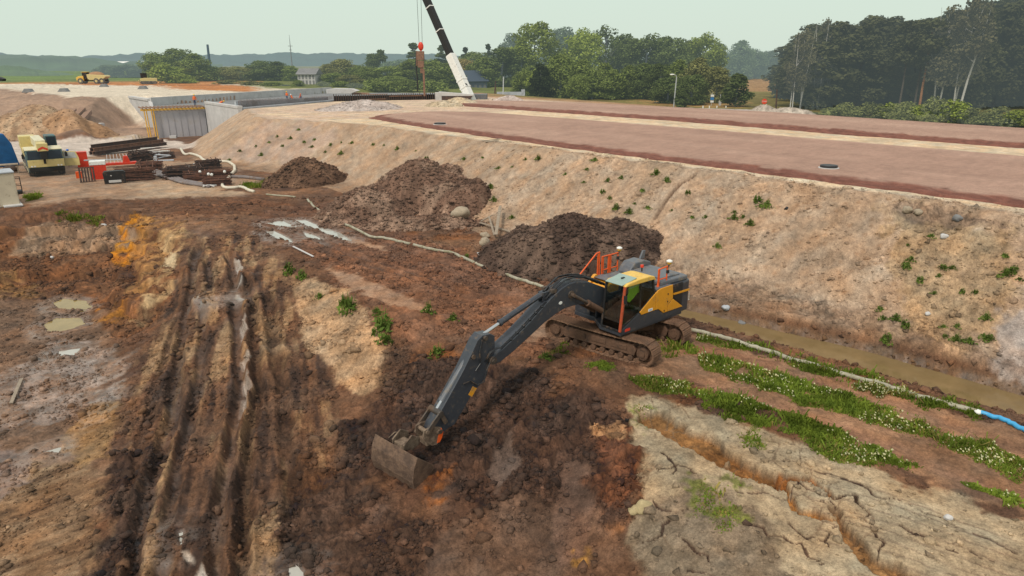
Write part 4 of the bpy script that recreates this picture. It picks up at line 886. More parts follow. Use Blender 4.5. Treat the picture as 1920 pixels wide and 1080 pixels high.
heap('sand_heap',[lobe(690,203,4.3,6,4,0,1.3),lobe(660,206,4.3,5,4,0,.9)],'wide pinkish grey sand heap before the dark sheet pile wall','sand heap',(.41,.33,.29),(.48,.40,.36),.12,385,step=.3)
heap('sand_heap',[lobe(953,188,4.3,3,2,0,1.0)],'small pinkish sand heap near the white post','sand heap',(.42,.33,.29),(.48,.40,.36),.1,390,step=.3)
heap('sand_heap',[lobe(1432,207,3.2,2.6,2,0,1.2)],'pale sand heap under the red round sign','sand heap',(.40,.33,.27),(.47,.40,.33),.1,395,step=.3)
heap('sand_heap',[lobe(1478,213,3.2,5.,3,-.4,1.2)],'long pale sand heap at the edge of the wood','sand heap',(.40,.33,.27),(.47,.40,.33),.1,397,step=.3)

# ------------------------------------------------------------------ concrete bridge
br=empty('bridge',(-45,113,0),0,'unfinished grey concrete bridge with wing walls and yellow formwork beam','bridge')
def wall(b,p,q,z0,z1,th,z0b=None,z1b=None):
    p=Vector((p[0],p[1],0));q=Vector((q[0],q[1],0)); d=(q-p).normalized(); n=Vector((-d.y,d.x,0))*th/2
    z0b=z0 if z0b is None else z0b; z1b=z1 if z1b is None else z1b
    vs=[]
    for s_ in (-1,1):
        vs+=[p+n*s_+Vector((0,0,z0)),q+n*s_+Vector((0,0,z0b)),q+n*s_+Vector((0,0,z1b)),p+n*s_+Vector((0,0,z1))]
    b.add(vs,[(0,1,2,3),(7,6,5,4),(0,4,5,1),(1,5,6,2),(2,6,7,3),(3,7,4,0)])
def bpart(name,b,m,bev=0,par=None): return b.xf(Matrix.Translation((45,-113,0))).build(name,m,par or br,bevel=bev)
A0=at(293,258,-.8); A1=at(390,253,-.8)
b=MB(); wall(b,A0,A1,-1.2,3.25,.5)
fv=Vector((A1[0]-A0[0],A1[1]-A0[1],0)); fn=Vector((fv.y,-fv.x,0)).normalized()
for k in range(9):
    p=Vector((A0[0],A0[1],0))+fv*(k/8.2+.01)+fn*.27; b.box((p.x,p.y,1.0),(.05,.12,4.2),rz=math.atan2(fv.y,fv.x))
fw=bpart('front_wall',b,M_FORM)
b=MB(); p=Vector((A0[0],A0[1],0))-fv*.22; q=Vector((A1[0],A1[1],0)); b.beam((p.x+fn.x*.6,p.y+fn.y*.6,3.55),(q.x+fn.x*.5,q.y+fn.y*.5,3.55),.25,.32)
bpart('formwork_beam',b,M_FYEL,.02)
b=MB()
for k in range(17):
    c_=p.lerp(q,(k+.5)/17); b.beam((c_.x+fn.x*1.0,c_.y+fn.y*1.0,3.82),(c_.x-fn.x*3.5,c_.y-fn.y*3.5,3.82),.16,.2)
bpart('formwork_joists',b,M_WOODR)
for f_ in (-.16,-.12,-.03,.01):
    b=MB(); c_=Vector((A0[0],A0[1],0))+fv*f_+fn*.7; b.beam((c_.x+.15,c_.y,-.9),(c_.x,c_.y,3.4),.13,.13); bpart('prop',b,M_FYEL)
W0=(A1[0]+.7,A1[1]-.6); W1=(-39.4,103.6); W2=(-31,124.9)
b=MB(); 
wm=(W0[0]+(W1[0]-W0[0])*.70,W0[1]+(W1[1]-W0[1])*.70)
wall(b,W0,W1,4.25,4.62,.75); bpart('coping',b,M_CONC,.03)
b=MB(); wall(b,W0,W1,-1.2,4.25,.6,3.1,4.25); bpart('wing_wall',b,M_CONC)
b=MB(); wall(b,(W1[0]+.1,W1[1]+.5),W2,1.6,4.35,.5,2.6,4.5); bpart('side_wall',b,M_CONCB)
b=MB(); wall(b,(W1[0]-1.2,W1[1]+1.5),(W2[0]-1.2,W2[1]+.4),3.4,5.25,.3,3.4,4.95); bpart('inner_wall',b,M_CONCB)
b=MB()
for k in range(110):
    t_=k/109; x=W1[0]-.5+(W2[0]-W1[0])*t_; y=W1[1]+1.+(W2[1]-W1[1])*t_; b.beam((x,y,4.3),(x,y,5.35-.25*t_+rnd.uniform(-.05,.1)),.04)
bpart('starter_bars',b,M_RUST)['kind']='stuff'
L0=(-74.5,140.3);L1=(-64.9,128.6);L2=(-47.3,188.3)
b=MB(); wall(b,L0,L1,4.1,4.5,.9); bpart('coping',b,M_CONC,.03)
b=MB(); wall(b,L0,L1,3.4,4.1,.6,-1.2,4.1); bpart('wing_wall',b,M_CONC)
b=MB(); wall(b,L1,(-61.5,123.5),-1.2,4.1,.6,-1.2,-.6); bpart('wing_wall',b,M_CONC)
b=MB(); wall(b,L1,L2,-1.2,4.7,.5); 
for k in range(7):
    t_=(k+.6)/7; b.box((L1[0]+(L2[0]-L1[0])*t_+.28,L1[1]+(L2[1]-L1[1])*t_-.05,3.4),(.05,.1,2.4),rz=math.atan2(L2[1]-L1[1],L2[0]-L1[0]))
bpart('far_wall',b,M_CONC)
b=MB(); b.prism([(A0[0],A0[1]),(A1[0],A1[1]),(W1[0]-1.1,W1[1]+1.2),(W2[0]-.6,W2[1]),(-15,140),(-8,188),(L2[0]+.3,L2[1]),(L1[0]+.4,L1[1])],2.7,3.3,'z'); bpart('deck',b,M_CONCD)

# sheet pile wall, block and slabs behind the road
S0=atd(626,187,119); S1=atd(815,186,126)
sw=empty('sheet_pile_wall',(S0[0],S0[1],4.2),math.atan2(S1[1]-S0[1],S1[0]-S0[0]),'long dark sheet pile wall with upright ribs beyond the sand heaps','wall')
LW=math.hypot(S1[0]-S0[0],S1[1]-S0[1])
b=MB(); b.b2((0,-.1,-1),(LW,.1,1.0)); b.build('panel',M_BLACK,sw)
b=MB()
for k in range(46): x=LW*k/45; b.b2((x-.06,-.22,-.6),(x+.06,-.1,1.2+rnd.uniform(-.1,.15)))
b.build('rib',M_DARKR,sw)['kind']='stuff'
for (x0,x1,zz) in ((.33,.52,1.12),(.53,.86,.75),(.33,.5,.3)):
    b=MB(); b.b2((LW*x0,-.32,zz),(LW*x1,-.22,zz+.12)); b.build('waler',M_RUSTL,sw)
b=MB(); b.b2((LW*.1,-.9,-1.2),(LW*1.01,-.5,-.12)); b.build('base_wall',M_CONC,sw)
b=MB(); p=atd(822,186,124); b.box((p[0],p[1],4.6),(1.0,2.,2.0),rz=.2); tag(b.build('concrete_block',M_CONC,bevel=.05),'upright pale concrete block at the right end of the sheet piles','block')
p=atd(855,181,124); b=MB(); b.prism([(-3.3,.35),(-3.0,1.05),(3.2,.55),(3.1,.35)],-1,1); b.m=1; b.prism([(-3.2,-.8),(-3.2,.34),(3.0,.34),(2.0,-.8)],-.95,.95)
tag(b.build('steel_trough',[M_CONC,M_DARKR],loc=(p[0],p[1],p[2]-.2)),'pale and dark red steel trough in front of the tall crane boom','trough')
p=atd(643,170,126); b=MB(); b.prism([(-2.7,.0),(-2.75,.75),(-1.5,.95),(1.8,.85),(2.9,.5),(1.6,.0)],-1.2,1.2); tag(b.build('concrete_slab',M_CONC,bevel=.05,loc=(p[0],p[1],p[2]-.5)),'pale concrete slab lying on top of the sheet pile wall','slab')
p=atd(676,174,128); b=MB(); b.prism([(-1.6,0),(-1.2,.35),(1.3,.3),(1.7,0)],-.8,.8); tag(b.build('timber_stack',M_WOODR,loc=(p[0],p[1],p[2]-.3)),'low reddish timber stack right of the pale slab','timber')

# ------------------------------------------------------------------ tall crane with white and black boom
T0=125.
f0=Vector(atd(882,186,T0)); f1=Vector(atd(845,104,T0)); f2=Vector(atd(800,0,T0)); f3=f1+(f2-f1)*1.25
cr=empty('tall_crane',(f0.x,f0.y,2.9),0,'tall mobile crane with white lower boom and black upper boom','crane')
off=-Vector((f0.x,f0.y,2.9))
def cb(name,b,m,par=None,bev=0): return b.xf(Matrix.Translation(off)).build(name,m,par or cr,bevel=bev)
b=MB(); b.beam(f0-(f1-f0)*.1,f1,1.35,1.4); 
for t_ in (.25,.42): c_=f0.lerp(f1,t_); b.beam(c_,c_+(f1-f0)*.03,1.5,1.55)
bl=cb('lower_boom',b,M_WHITE,None,.05)
b=MB(); b.beam(f1,f3,1.02,1.1); 
bu=cb('upper_boom',b,M_BLACK,bl,.04)
for t_ in (.0,.44,.86):
    b=MB(); c_=f1.lerp(f2,t_); b.beam(c_,c_+(f2-f1)*.015,1.2,1.25); cb('boom_collar',b,M_WHITE,bl)
b=MB(); c_=f0.lerp(f1,.32); b.cyl((c_.x+.3,c_.y-.8,c_.z),(c_.x+.3,c_.y+.8,c_.z),.36,14); cb('hose_drum',b,M_BLACK,bl)
b=MB(); b.beam(f0+Vector((-.5,0,-1)),f0.lerp(f1,.35)+Vector((-.6,0,0)),.4); cb('lift_cylinder',b,M_BLACK)
b=MB(); b.box(f0+Vector((.5,2,-.9)),(9,2.8,1.5)); cb('carrier',b,M_WHITE,None,.08)
b=MB(); b.box(f0+Vector((1.5,2,.2)),(3,2.6,1.3)); cb('upper_cab',b,M_GREY2,None,.08)
for k in range(4):
    b=MB(); b.cyl(f0+Vector((-3+k*2.2,.45,-1.45)),f0+Vector((-3+k*2.2,.95,-1.45)),.65,14); cb('wheel',b,M_TYRE)
hk=Vector(atd(789,88,T0-1)); hm=Vector(atd(789,112,T0-1))
hook=empty('hook_block',(hk.x,hk.y,hk.z),0,'red crane hook block on two thin cables below the boom tip','hook')
b=MB(); b.sph((0,0,.1),(.5,.3,.75),10,7); b.box((0,0,-.8),(.25,.2,.7)); b.build('block',M_REDP,hook)
for dx in (-.28,.28):
    b=MB(); b.cyl((dx,0,.6),(dx*1.3,0,f3.z-hk.z),.035,5); b.build('cable',M_BLACK,hook)
ham=empty('pile_hammer',(hm.x,hm.y,hm.z),0,'rusty vibrating pile hammer hanging from the red hook','pile hammer')
b=MB(); b.box((0,0,.7),(1.25,.9,1.5)); b.box((-.7,0,.2),(.2,.4,2.6)); b.build('head',M_RUSTL,ham,bevel=.05)
b=MB(); b.box((0,0,-.75),(1.05,.8,1.2)); b.box((.1,0,-1.8),(.5,.5,1.0)); b.build('exciter',M_RUSTL,ham,bevel=.05)
b=MB(); b.tube([(-.78,0,1.2),(-.9,0,-1),(-.75,0,-3.2),(-.8,0,-5.5)],.12,6); b.build('power_hose',M_HOSE,ham)
b=MB(); b.beam((0,0,0),(0,0,4.6),.55,.3,(1,0,0)); p=atd(796,178,T0-1); o=b.build('steel_pile',M_RUSTL); o.location=(p[0],p[1],p[2]-.2); tag(o,'upright rusty steel pile under the hanging hammer','pile')

# ------------------------------------------------------------------ cream mobile crane parked in the yard
p=at(92,331,0); mc=empty('mobile_crane',(p[0],p[1],gz(p[0],p[1])),R(-53),'cream yellow mobile crane parked in the yard with its door open','mobile crane'); mc.scale=(1,1,.82)
b=MB(); b.b2((-10.2,-1.35,.75),(-2.3,1.35,1.55)); b.b2((-2.3,-1.45,.55),(-.1,1.45,1.25)); b.build('carrier',M_TEAL,mc,bevel=.04)
b=MB(); b.prism([(-2.4,1.1),(0.02,1.1),(.05,1.95),(-.35,3.05),(-2.4,3.15)],-1.5,1.5); c0=b.build('cab',M_TEAL,mc,bevel=.05)
b=MB(); b.prism([(.06,1.12),(.09,1.95),(.02,1.99),(.0,1.12)],-1.48,1.48); b.build('front_panel',M_CREAM,c0,bevel=.02)
b=MB(); b.prism([(-2.42,3.1),(-.36,3.0),(-.30,3.06),(-.36,3.16),(-2.42,3.26)],-1.52,1.52); b.build('cab_roof',M_CREAML,c0,bevel=.02)
M_SCREEN=paint('dark blue windscreen',(.012,.018,.026),.3,.2,2,spec=.2,haze=2600)
b=MB(); 
for (a_,c_) in ((-1.38,-.05),(.05,1.38)): b.prism([(.075,2.03),(-.30,2.94),(-.33,2.92),(.04,2.01)],a_,c_)
b.build('windscreen',M_SCREEN,c0)
b=MB(); b.b2((-.02,-1.45,.62),(.12,1.45,1.02)); b.build('bumper',M_BLACK,mc,bevel=.03)
for y in (-1.2,-.95,.95,1.2):
    b=MB(); b.cyl((.08,y,1.25),(.11,y,1.25),.09,10); b.build('headlight',M_WHITE,mc)
for x in (-1.3,-3.0,-5.6,-7.2,-8.8):
    for y in (-1.25,1.25):
        b=MB(); b.cyl((x,y-.25,.62),(x,y+.25,.62),.62,18); wh=b.build('wheel',M_TYRE,mc,bevel=.05)
        b=MB(); b.cyl((x,y-.27,.62),(x,y+.27,.62),.3,12); b.build('rim',M_CREAML,wh)
b=MB(); b.b2((-9.8,-1.3,1.55),(-2.5,1.3,1.75)); b.build('carrier_deck',M_CREAML,mc,bevel=.02)
b=MB(); b.b2((-8.9,-1.45,1.8),(-5.0,1.45,2.7)); b.build('superstructure',M_CREAM,mc,bevel=.06)
b=MB(); b.b2((-9.6,-1.5,2.5),(-7.6,-.1,4.0)); b.build('counterweight',M_CREAM,mc,bevel=.06)
b=MB(); b.b2((-6.6,.55,2.6),(-4.4,1.5,4.25)); uc=b.build('upper_cab',M_TEAL,mc,bevel=.08)
b=MB(); b.b2((-4.39,.65,3.0),(-4.36,1.4,4.1)); b.b2((-6.4,1.49,3.1),(-4.6,1.52,4.1)); b.build('cab_window',M_SCREEN,uc)
b=MB(); b.beam((-8.6,-.1,3.5),(-.9,-.1,3.62),.85,.95); b.build('boom',M_CREAML,mc,bevel=.04)
b=MB(); b.beam((-3.2,-.1,3.6),(.35,-.1,3.5),.68,.75); b.box((.45,-.1,3.45),(.5,.9,.9)); bh=b.build('boom_head',M_CREAM,mc,bevel=.04)
b=MB(); 
for s_ in (-1,1): b.add([(.71,-.1,3.55),(.71,-.1,3.3),(.71,-.1+s_*.4,3.05),(.71,-.1+s_*.4,3.3)],[(0,1,2,3)])
b.build('red_chevron',M_REDP,bh)
b=MB(); b.box((.45,-.1,2.55),(.45,.55,1.0)); b.cyl((.45,-.1,2.0),(.45,-.1,3.1),.05,6); b.box((.25,-.1,1.75),(.2,.2,.5)); b.build('hook_block',M_BLACK,mc,bevel=.05)
b=MB(); b.prism([(-1.35,.85),(.0,.85),(.0,1.7),(-.2,2.5),(-1.35,2.6),(-1.35,1.8)],0,.06); 
dr=b.xf(Matrix.Translation((-1.0,1.52,.1))@Matrix.Rotation(R(75),4,'Z')@Matrix.Translation((1.35,0,0))).build('open_door',M_CREAM,mc,bevel=.02)
b=MB(); b.prism([(-1.25,1.75),(-.15,1.75),(-.3,2.42),(-1.25,2.5)],-.012,.075); b.xf(Matrix.Translation((-1.0,1.52,.1))@Matrix.Rotation(R(75),4,'Z')@Matrix.Translation((1.35,0,0))).build('door_window',paint('pale window',(.45,.47,.45),.15,haze=2600),dr)
for s_ in (-1,1):
    b=MB(); b.tube([(-.4,s_*1.5,2.9),(.1,s_*1.75,2.8),(.1,s_*1.75,2.3)],.03,6); b.box((.1,s_*1.75,2.45),(.08,.22,.5)); b.build('mirror',M_BLACK,c0)

# ------------------------------------------------------------------ people
def person(loc,rz,pose,label,hat=M_WHITE,vest=M_HIVISO,group=None):
    o=empty('person',loc,rz,label,'person',group)
    if pose=='stand': J=dict(pel=(0,0,.95),ch=(.02,0,1.38),nk=(.03,0,1.52),hd=(.05,0,1.66),kl=(.05,.1,.5),fl=(.0,.1,.07),kr=(.05,-.1,.5),fr=(.0,-.1,.07),el=(.03,.29,1.14),wl=(.2,.26,.92),er=(.03,-.29,1.14),wr=(.2,-.26,.92))
    elif pose=='bend': J=dict(pel=(-.1,0,.85),ch=(.28,0,1.05),nk=(.42,0,1.1),hd=(.55,0,1.08),kl=(.05,.12,.47),fl=(-.03,.12,.07),kr=(.05,-.12,.47),fr=(-.03,-.12,.07),el=(.4,.26,.75),wl=(.5,.18,.45),er=(.4,-.26,.75),wr=(.5,-.18,.45))
    else: J=dict(pel=(-.05,0,.5),ch=(.12,0,.88),nk=(.16,0,1.02),hd=(.2,0,1.15),kl=(.35,.15,.5),fl=(.2,.15,.07),kr=(.3,-.15,.1),fr=(-.15,-.15,.07),el=(.25,.28,.66),wl=(.45,.18,.5),er=(.25,-.28,.66),wr=(.45,-.18,.45))
    J['sl']=(J['ch'][0],.18,J['ch'][2]+.04); J['sr']=(J['ch'][0],-.18,J['ch'][2]+.04)
    J['tl']=(J['fl'][0]+.17,J['fl'][1],.05); J['tr']=(J['fr'][0]+.17,J['fr'][1],.05)
    J['hl']=(J['wl'][0]+.07,J['wl'][1],J['wl'][2]-.06); J['hr']=(J['wr'][0]+.07,J['wr'][1],J['wr'][2]-.06)
    nm=list(J); E_=[('pel','ch'),('ch','nk'),('nk','hd'),('pel','kl'),('kl','fl'),('fl','tl'),('pel','kr'),('kr','fr'),('fr','tr'),('ch','sl'),('sl','el'),('el','wl'),('wl','hl'),('ch','sr'),('sr','er'),('er','wr'),('wr','hr')]
    me=bpy.data.meshes.new('person'); me.from_pydata([J[k] for k in nm],[(nm.index(a),nm.index(b)) for a,b in E_],[]); me.materials.append(M_WORK)
    ob=bpy.data.objects.new('body',me); link(ob,o); sk=ob.modifiers.new('skin','SKIN'); sk.use_smooth_shade=True
    rad=dict(pel=.15,ch=.16,nk=.06,hd=.11,k=.075,f=.05,t=.045,s=.075,e=.05,w=.037,h=.04)
    for i,k in enumerate(nm):
        r_=rad.get(k,rad.get(k[0],.06)); me.skin_vertices[0].data[i].radius=(r_,r_)
    me.skin_vertices[0].data[nm.index('pel')].use_root=True
    ob.modifiers.new('sub','SUBSURF').levels=1
    b=MB(); pe,chv,nk=Vector(J['pel']),Vector(J['ch']),Vector(J['nk'])
    ax=(nk-pe).normalized(); rings=[(pe-ax*.08,.19,.15),(pe.lerp(chv,.5),.19,.155),(chv,.225,.165),(chv.lerp(nk,.7),.17,.12)]
    sd=Vector((0,1,0)); fw_=ax.cross(sd)*-1; vs=[];n=12
    for c_,ra,rb in rings:
        for k in range(n): a=2*math.pi*k/n; vs.append(c_+sd*ra*math.cos(a)+fw_*rb*math.sin(a))
    b.add(vs,[(i*n+k,i*n+(k+1)%n,(i+1)*n+(k+1)%n,(i+1)*n+k) for i in range(3) for k in range(n)]); b.build('vest',vest,o,smooth=True)
    h=Vector(J['hd']); b=MB(); b.sph((h.x,h.y,h.z+.06),(.15,.135,.12),10,7); b.cyl((h.x+.03,h.y,h.z+.03),(h.x+.03,h.y,h.z+.05),.17,12); b.build('hard_hat',hat,o,smooth=True)
    return o
def workmat():
    t=NT('work clothes and skin'); tc=t.n('ShaderNodeTexCoord').outputs['Object']; sp=t.n('ShaderNodeSeparateXYZ'); t.l(tc,sp.inputs[0])
    c=t.mix(t.ramp(sp.outputs[2],.93,.96),(.03,.05,.12),(.6,.16,.05)); c=t.mix(t.ramp(sp.outputs[2],1.5,1.53),c,(.45,.26,.18)); c=t.mix(t.ramp(sp.outputs[2],.10,.13),(.03,.025,.02),c)
    p=t.n('ShaderNodeBsdfPrincipled'); t.l(c,p.inputs['Base Color']); p.inputs['Roughness'].default_value=.85; return t.out(p.outputs[0],2600)
M_WORK=workmat()
HAT_Y=paint('yellow hard hat',(.75,.5,.05),.4); HAT_B=paint('blue hard hat',(.03,.16,.55),.4)
pw=at(132,309,0); person((pw[0],pw[1],gz(pw[0],pw[1])),R(-80),'stand','person in orange vest and blue hard hat behind the crane door',HAT_B)
def onz(px,py,z): p=at(px,py,z); return p
DZ=3.3
for (px,t_,z,rz,po,lb,hat) in ((365,113,3.92,R(-60),'stand','person in orange vest and yellow hard hat standing on the formwork edge',HAT_Y),(413,117,3.3,R(20),'bend','person in orange vest bending over behind the wing wall coping',HAT_Y),
    (539,143,3.3,R(-100),'stand','tallest person in orange standing on the far bridge deck',HAT_Y),(548,142,3.3,R(160),'kneel','crouching person in orange right beside the standing one on the far deck',M_WHITE),(563,144,3.3,R(-20),'kneel','person in orange crouching alone at the right end of the bridge deck',M_HIVISO)):
    q=ray(px,190); k=t_; person((q[0]*k,math.sqrt(max(k*k*1.0,1))*q[1],z),rz,po,lb,hat)
# ------------------------------------------------------------------ materials and gear in the yard
def spot(px,py): 
    p=G(px,py); return Vector((p[0],p[1],gz(p[0],p[1])))
def pxm(px,py): 
    p=spot(px,py); return F/(p.y*cP-(p.z-HC)*sP)
CAMD=lambda p: math.atan2(-p.y,-p.x)     # bearing towards the open side of the yard
def placed(name,b,mat,px,py,rz,label,cat,group=None,bev=0.02,dz=0.0,smooth=False):
    p=spot(px,py); o=b.build(name,mat,None,bevel=bev,smooth=smooth); o.location=(p.x,p.y,p.z+dz); o.rotation_euler=(0,0,rz); return tag(o,label,cat,group)
FR=R(-55)                                # faces along the line to the yard's open side
# site container and slab, bottom left of the yard
p=spot(12,394); cn=empty('site_container',(p.x-1.9,p.y+1.5,p.z),R(40),'cream site container cut off at the left edge of the yard','container')
b=MB(); b.b2((-2.2,-1.2,.1),(1.5,1.2,2.6)); b.build('body',paint('cream cabin panel',(.55,.47,.35),.6,.12,1.5,dirt=.15),cn,bevel=.04)
b=MB(); b.b2((-2.25,-1.25,2.6),(1.55,1.25,2.7)); b.build('roof',M_CONCB,cn,bevel=.02)
b=MB(); b.b2((-2.2,-1.2,0),(1.5,1.2,.1)); b.build('base_frame',M_GREY2,cn)
b=MB(); b.b2((-.6,-.8,0),(.6,.8,.12)); placed('concrete_slab',b,M_CONC,24,386,R(40),'flat pale slab on the ground beside the cream container','slab')
# wire cage trolley
p=spot(27,364); cg=empty('wire_cage',(p.x,p.y,p.z),R(35),'black wire cage trolley beside the cream container','cage trolley')
b=MB(); b.b2((-.6,-.5,.12),(.6,.5,.28)); b.build('base',M_BLACK,cg)
b=MB()
for x in (-.58,.58):
    for y in (-.48,.48): b.cyl((x,y,.2),(x,y,1.35),.03,6)
for z in (.75,1.35): b.pipe([(-.58,-.48,z),(.58,-.48,z),(.58,.48,z),(-.58,.48,z),(-.58,-.48,z)],.025,6)
b.cyl((0,-.48,.25),(0,-.48,1.35),.02,6); b.build('wire_frame',M_BLACK,cg)
for x in (-.5,.5):
    for y in (-.4,.4):
        b=MB(); b.cyl((x,y-.03,.08),(x,y+.03,.08),.08,10); b.build('wheel',M_BLACK,cg)
# blue covered stack and timber table at the left edge
p=spot(4,316); tp=MB()
tp.prism([(-1.3,0),(-1.2,2.6),(-.7,3.4),(.6,3.5),(1.15,2.4),(1.5,0.1)],-1.2,1.2)
o=placed('tarpaulin',tp,M_TARP,1,312,R(50),'blue tarpaulin draped over a stack at the left edge','tarpaulin',bev=.12)
tb=empty('timber_table',(spot(8,326)),R(35),'low timber trestle table under the blue tarpaulin','table')
b=MB(); b.b2((-1.3,-.5,.85),(1.3,.5,.95)); b.build('tabletop',M_WOOD,tb)
for x in (-1.2,1.2):
    for y in (-.4,.4):
        b=MB(); b.b2((x-.06,y-.06,0),(x+.06,y+.06,.85)); b.build('leg',M_WOOD,tb)
p=spot(16,322); b=MB(); b.sph((0,0,.2),(.8,.5,.4),10,6); placed('earth_heap',b,M_EARTH,20,322,0,'small dark earth heap next to the timber table','earth heap',bev=0)
# red tanks and boxes
def crate(px,py,w,d,h,mat,rz,label,cat,lid=None,dz=0):
    p=spot(px,py); o=empty('storage_box',(p.x,p.y,p.z+dz),rz,label,cat)
    b=MB(); b.b2((-w/2,-d/2,0),(w/2,d/2,h)); 
    for x in (-w/2,w/2): b.b2((x-.03,-d/2-.02,0),(x+.03,-d/2,h))
    b.build('body',mat,o,bevel=.03)
    b=MB(); b.b2((-w/2-.03,-d/2-.03,h),(w/2+.03,d/2+.03,h+(.35 if lid is M_WHITE else .06))); b.build('lid',lid or mat,o,bevel=.02)
    return o
crate(157,313,.95,.9,1.55,M_REDP,R(30),'red storage box beside the open crane door','box',M_REDP)
crate(188,335,1.25,1.0,1.35,M_REDP,R(28),'red tank with a white top at the front of the yard','tank',M_WHITE)
crate(150,334,.5,.4,.55,M_ORANGE,R(28),'small orange box beside the slatted panel','box')
b=MB()
for k in range(6): b.b2((-.6+k*.22,-.12,.05),(-.46+k*.22,.12,1.35))
b.b2((-.62,-.1,.0),(.68,.16,.08)); b.b2((-.62,-.1,1.3),(.68,.16,1.38))
b.xf(Matrix.Rotation(R(-14),4,'X')); placed('slatted_panel',b,M_DARKR,165,342,R(28),'dark slatted steel panel leaning in front of the red boxes','panel')
b=MB(); b.prism([(-.85,.0),(.85,.0),(.9,1.0),(.75,1.15),(-.75,1.15),(-.9,1.0)],-.3,.3); b.m=1; b.b2((-.5,-.34,.12),(.5,-.3,.34)); b.b2((-.3,-.34,.7),(-.2,-.3,.8))
placed('skip_box',b,[M_GREYB,M_CONC],217,344,R(28),'dark rounded steel skip box in front of the rusty mesh','skip')
# rusty rebar mesh and cages: stacks of bars
def bars(px,py,L,wd,h,n,rz,label,mat=M_RUST,cat='rebar stack'):
    r_=random.Random(px*7+py); b=MB()
    for k in range(n):
        y=r_.uniform(-wd/2,wd/2); z=r_.uniform(.03,h)*(1-abs(y)/wd*.6); a=r_.gauss(0,.05); l=L*r_.uniform(.75,1.05)
        b.beam((-l/2,y-a*l/2,z),(l/2,y+a*l/2,max(.03,z+r_.gauss(0,.08))),.07)
    for k in range(int(n*.5)):
        x=r_.uniform(-L/2,L/2); z=r_.uniform(.05,h); b.beam((x,-wd/2,z*.8),(x+r_.gauss(0,.1),wd/2,z),.06)
    for k in range(5): b.box((0,0,h*.15+k*h*.14),(L*.86,wd*.8*(1-k*.12),h*.05))
    return placed('rebar_stack',b,mat,px,py,rz,label,cat,bev=0)
bars(255,338,3.4,1.3,1.5,60,R(30),'rusty rebar mesh stack right behind the dark skip box')
bars(283,320,2.4,1.2,1.2,40,R(15),'small rusty rebar stack in the centre of the yard')
bars(345,333,3.6,1.6,1.3,60,R(30),'dark rebar cage stack left of the white hose, biggest of the cages',M_DARKR)
bars(391,318,2.6,1.3,1.2,45,R(30),'dark rebar cage stack nearest to the white hose bend',M_DARKR)
bars(373,338,2.6,1.1,.9,40,R(25),'rusty rebar cage stack in the middle of the cages')
bars(408,334,2.6,1.0,.9,40,R(25),'rusty rebar cage stack behind the front one')
bars(408,348,2.4,.9,.75,36,R(25),'rusty rebar cage stack at the very front by the grass')
bars(265,302,2.8,1.4,1.3,45,R(60),'tall rusty bar stack behind the red frame machine',M_DARKR)
for k in range(8):
    x,y,z=[rnd.uniform(-.5,.5) for _ in range(3)]
    pc=[(353,317),(343,318),(366,314),(357,319),(377,329),(393,333),(423,328),(399,334)][k]
    b=MB(); b.sph((0,0,0),.14,8,6); placed('pipe_cap',b,M_WHITE,pc[0],pc[1]+9,0,'white round cap on the rebar cages','cap','white caps on the rebar cages',bev=0,dz=.75)
# long rusty beams
q0=spot(172,292); q1=spot(312,276)
dB=(q1-q0); dB.z=0; Lb=dB.length; ab=math.atan2(dB.y,dB.x); nb=Vector((dB.y,-dB.x,0)).normalized()
for k,(o_,z_,l_) in enumerate(((0,.0,1.),(.5,.0,.97),(1.0,.0,.95),(.2,.42,.98),(.75,.42,.9),(.45,.84,.86))):
    b=MB(); 
    for z in (0,.36): b.b2((0,-.18,z),(Lb*l_,.18,z+.04))
    b.b2((0,-.03,.04),(Lb*l_,.03,.36))
    p=q0+nb*(o_-.3); o=b.build('steel_beam',[M_RUST,M_RUSTL,M_DARKR][k%3]); o.location=(p.x,p.y,gz(p.x,p.y)+.1+z_); o.rotation_euler=(0,0,ab+rnd.uniform(-.012,.012))
    tag(o,['rusty steel beam at the back of the bottom row','rusty steel beam in the middle of the bottom row','rusty steel beam at the front of the bottom row','rusty steel beam at the back of the second row','rusty steel beam at the front of the second row','rusty steel beam topmost of the long stack'][k],'beam','long rusty beams stacked across the yard')
# pale pipes and scrap
for k in range(16):
    b=MB(); L_=rnd.uniform(1.2,3.2); b.tube([(-L_/2,0,0),(0,rnd.uniform(-.1,.1),.05),(L_/2,0,0)],rnd.uniform(.04,.08),6)
    placed('scrap_pipe',b,[M_CONC,M_CONCB,M_PIPEG,M_WHITE][k%4],rnd.uniform(275,312),rnd.uniform(289,301),rnd.uniform(0,3.1),'pale pipe in the tangled scrap heap behind the rebar','pipe','pale pipes in the scrap heap',bev=0,dz=rnd.uniform(.1,.9))
bars(308,297,2.4,1.4,.8,30,R(20),'dark scrap frame under the pale pipes',M_DARKR,'scrap')
b=MB(); b.b2((-1.0,-.3,0),(1.0,.3,.12)); b.b2((-1,-.28,.1),(-.7,.28,.6)); placed('metal_trough',b,M_CONCB,308,302,R(20),'pale metal trough in front of the scrap heap','trough')
rm=empty('red_frame',spot(228,312),R(30),'red steel frame machine among the rusty rebar','machine')
b=MB(); b.b2((-1.5,-.4,.2),(1.5,.4,.45)); b.build('base',M_REDP,rm,bevel=.02)
b=MB(); b.prism([(.2,.45),(.9,.45),(.7,1.1),(.3,1.1)],-.3,.3); b.build('housing',M_REDP,rm,bevel=.03)
b=MB()
for k in range(7): b.beam((-1.3+k*.35,-.3,.4),(-1.2+k*.3,.2,1.3),.05)
b.build('uprights',M_CONC,rm)
b=MB(); b.beam((-1.8,0,0),(1.8,0,.0),.22,.12); placed('steel_channel',b,M_CONCB,196,316,R(12),'pale steel channel leaning between the red boxes','channel',dz=.9)
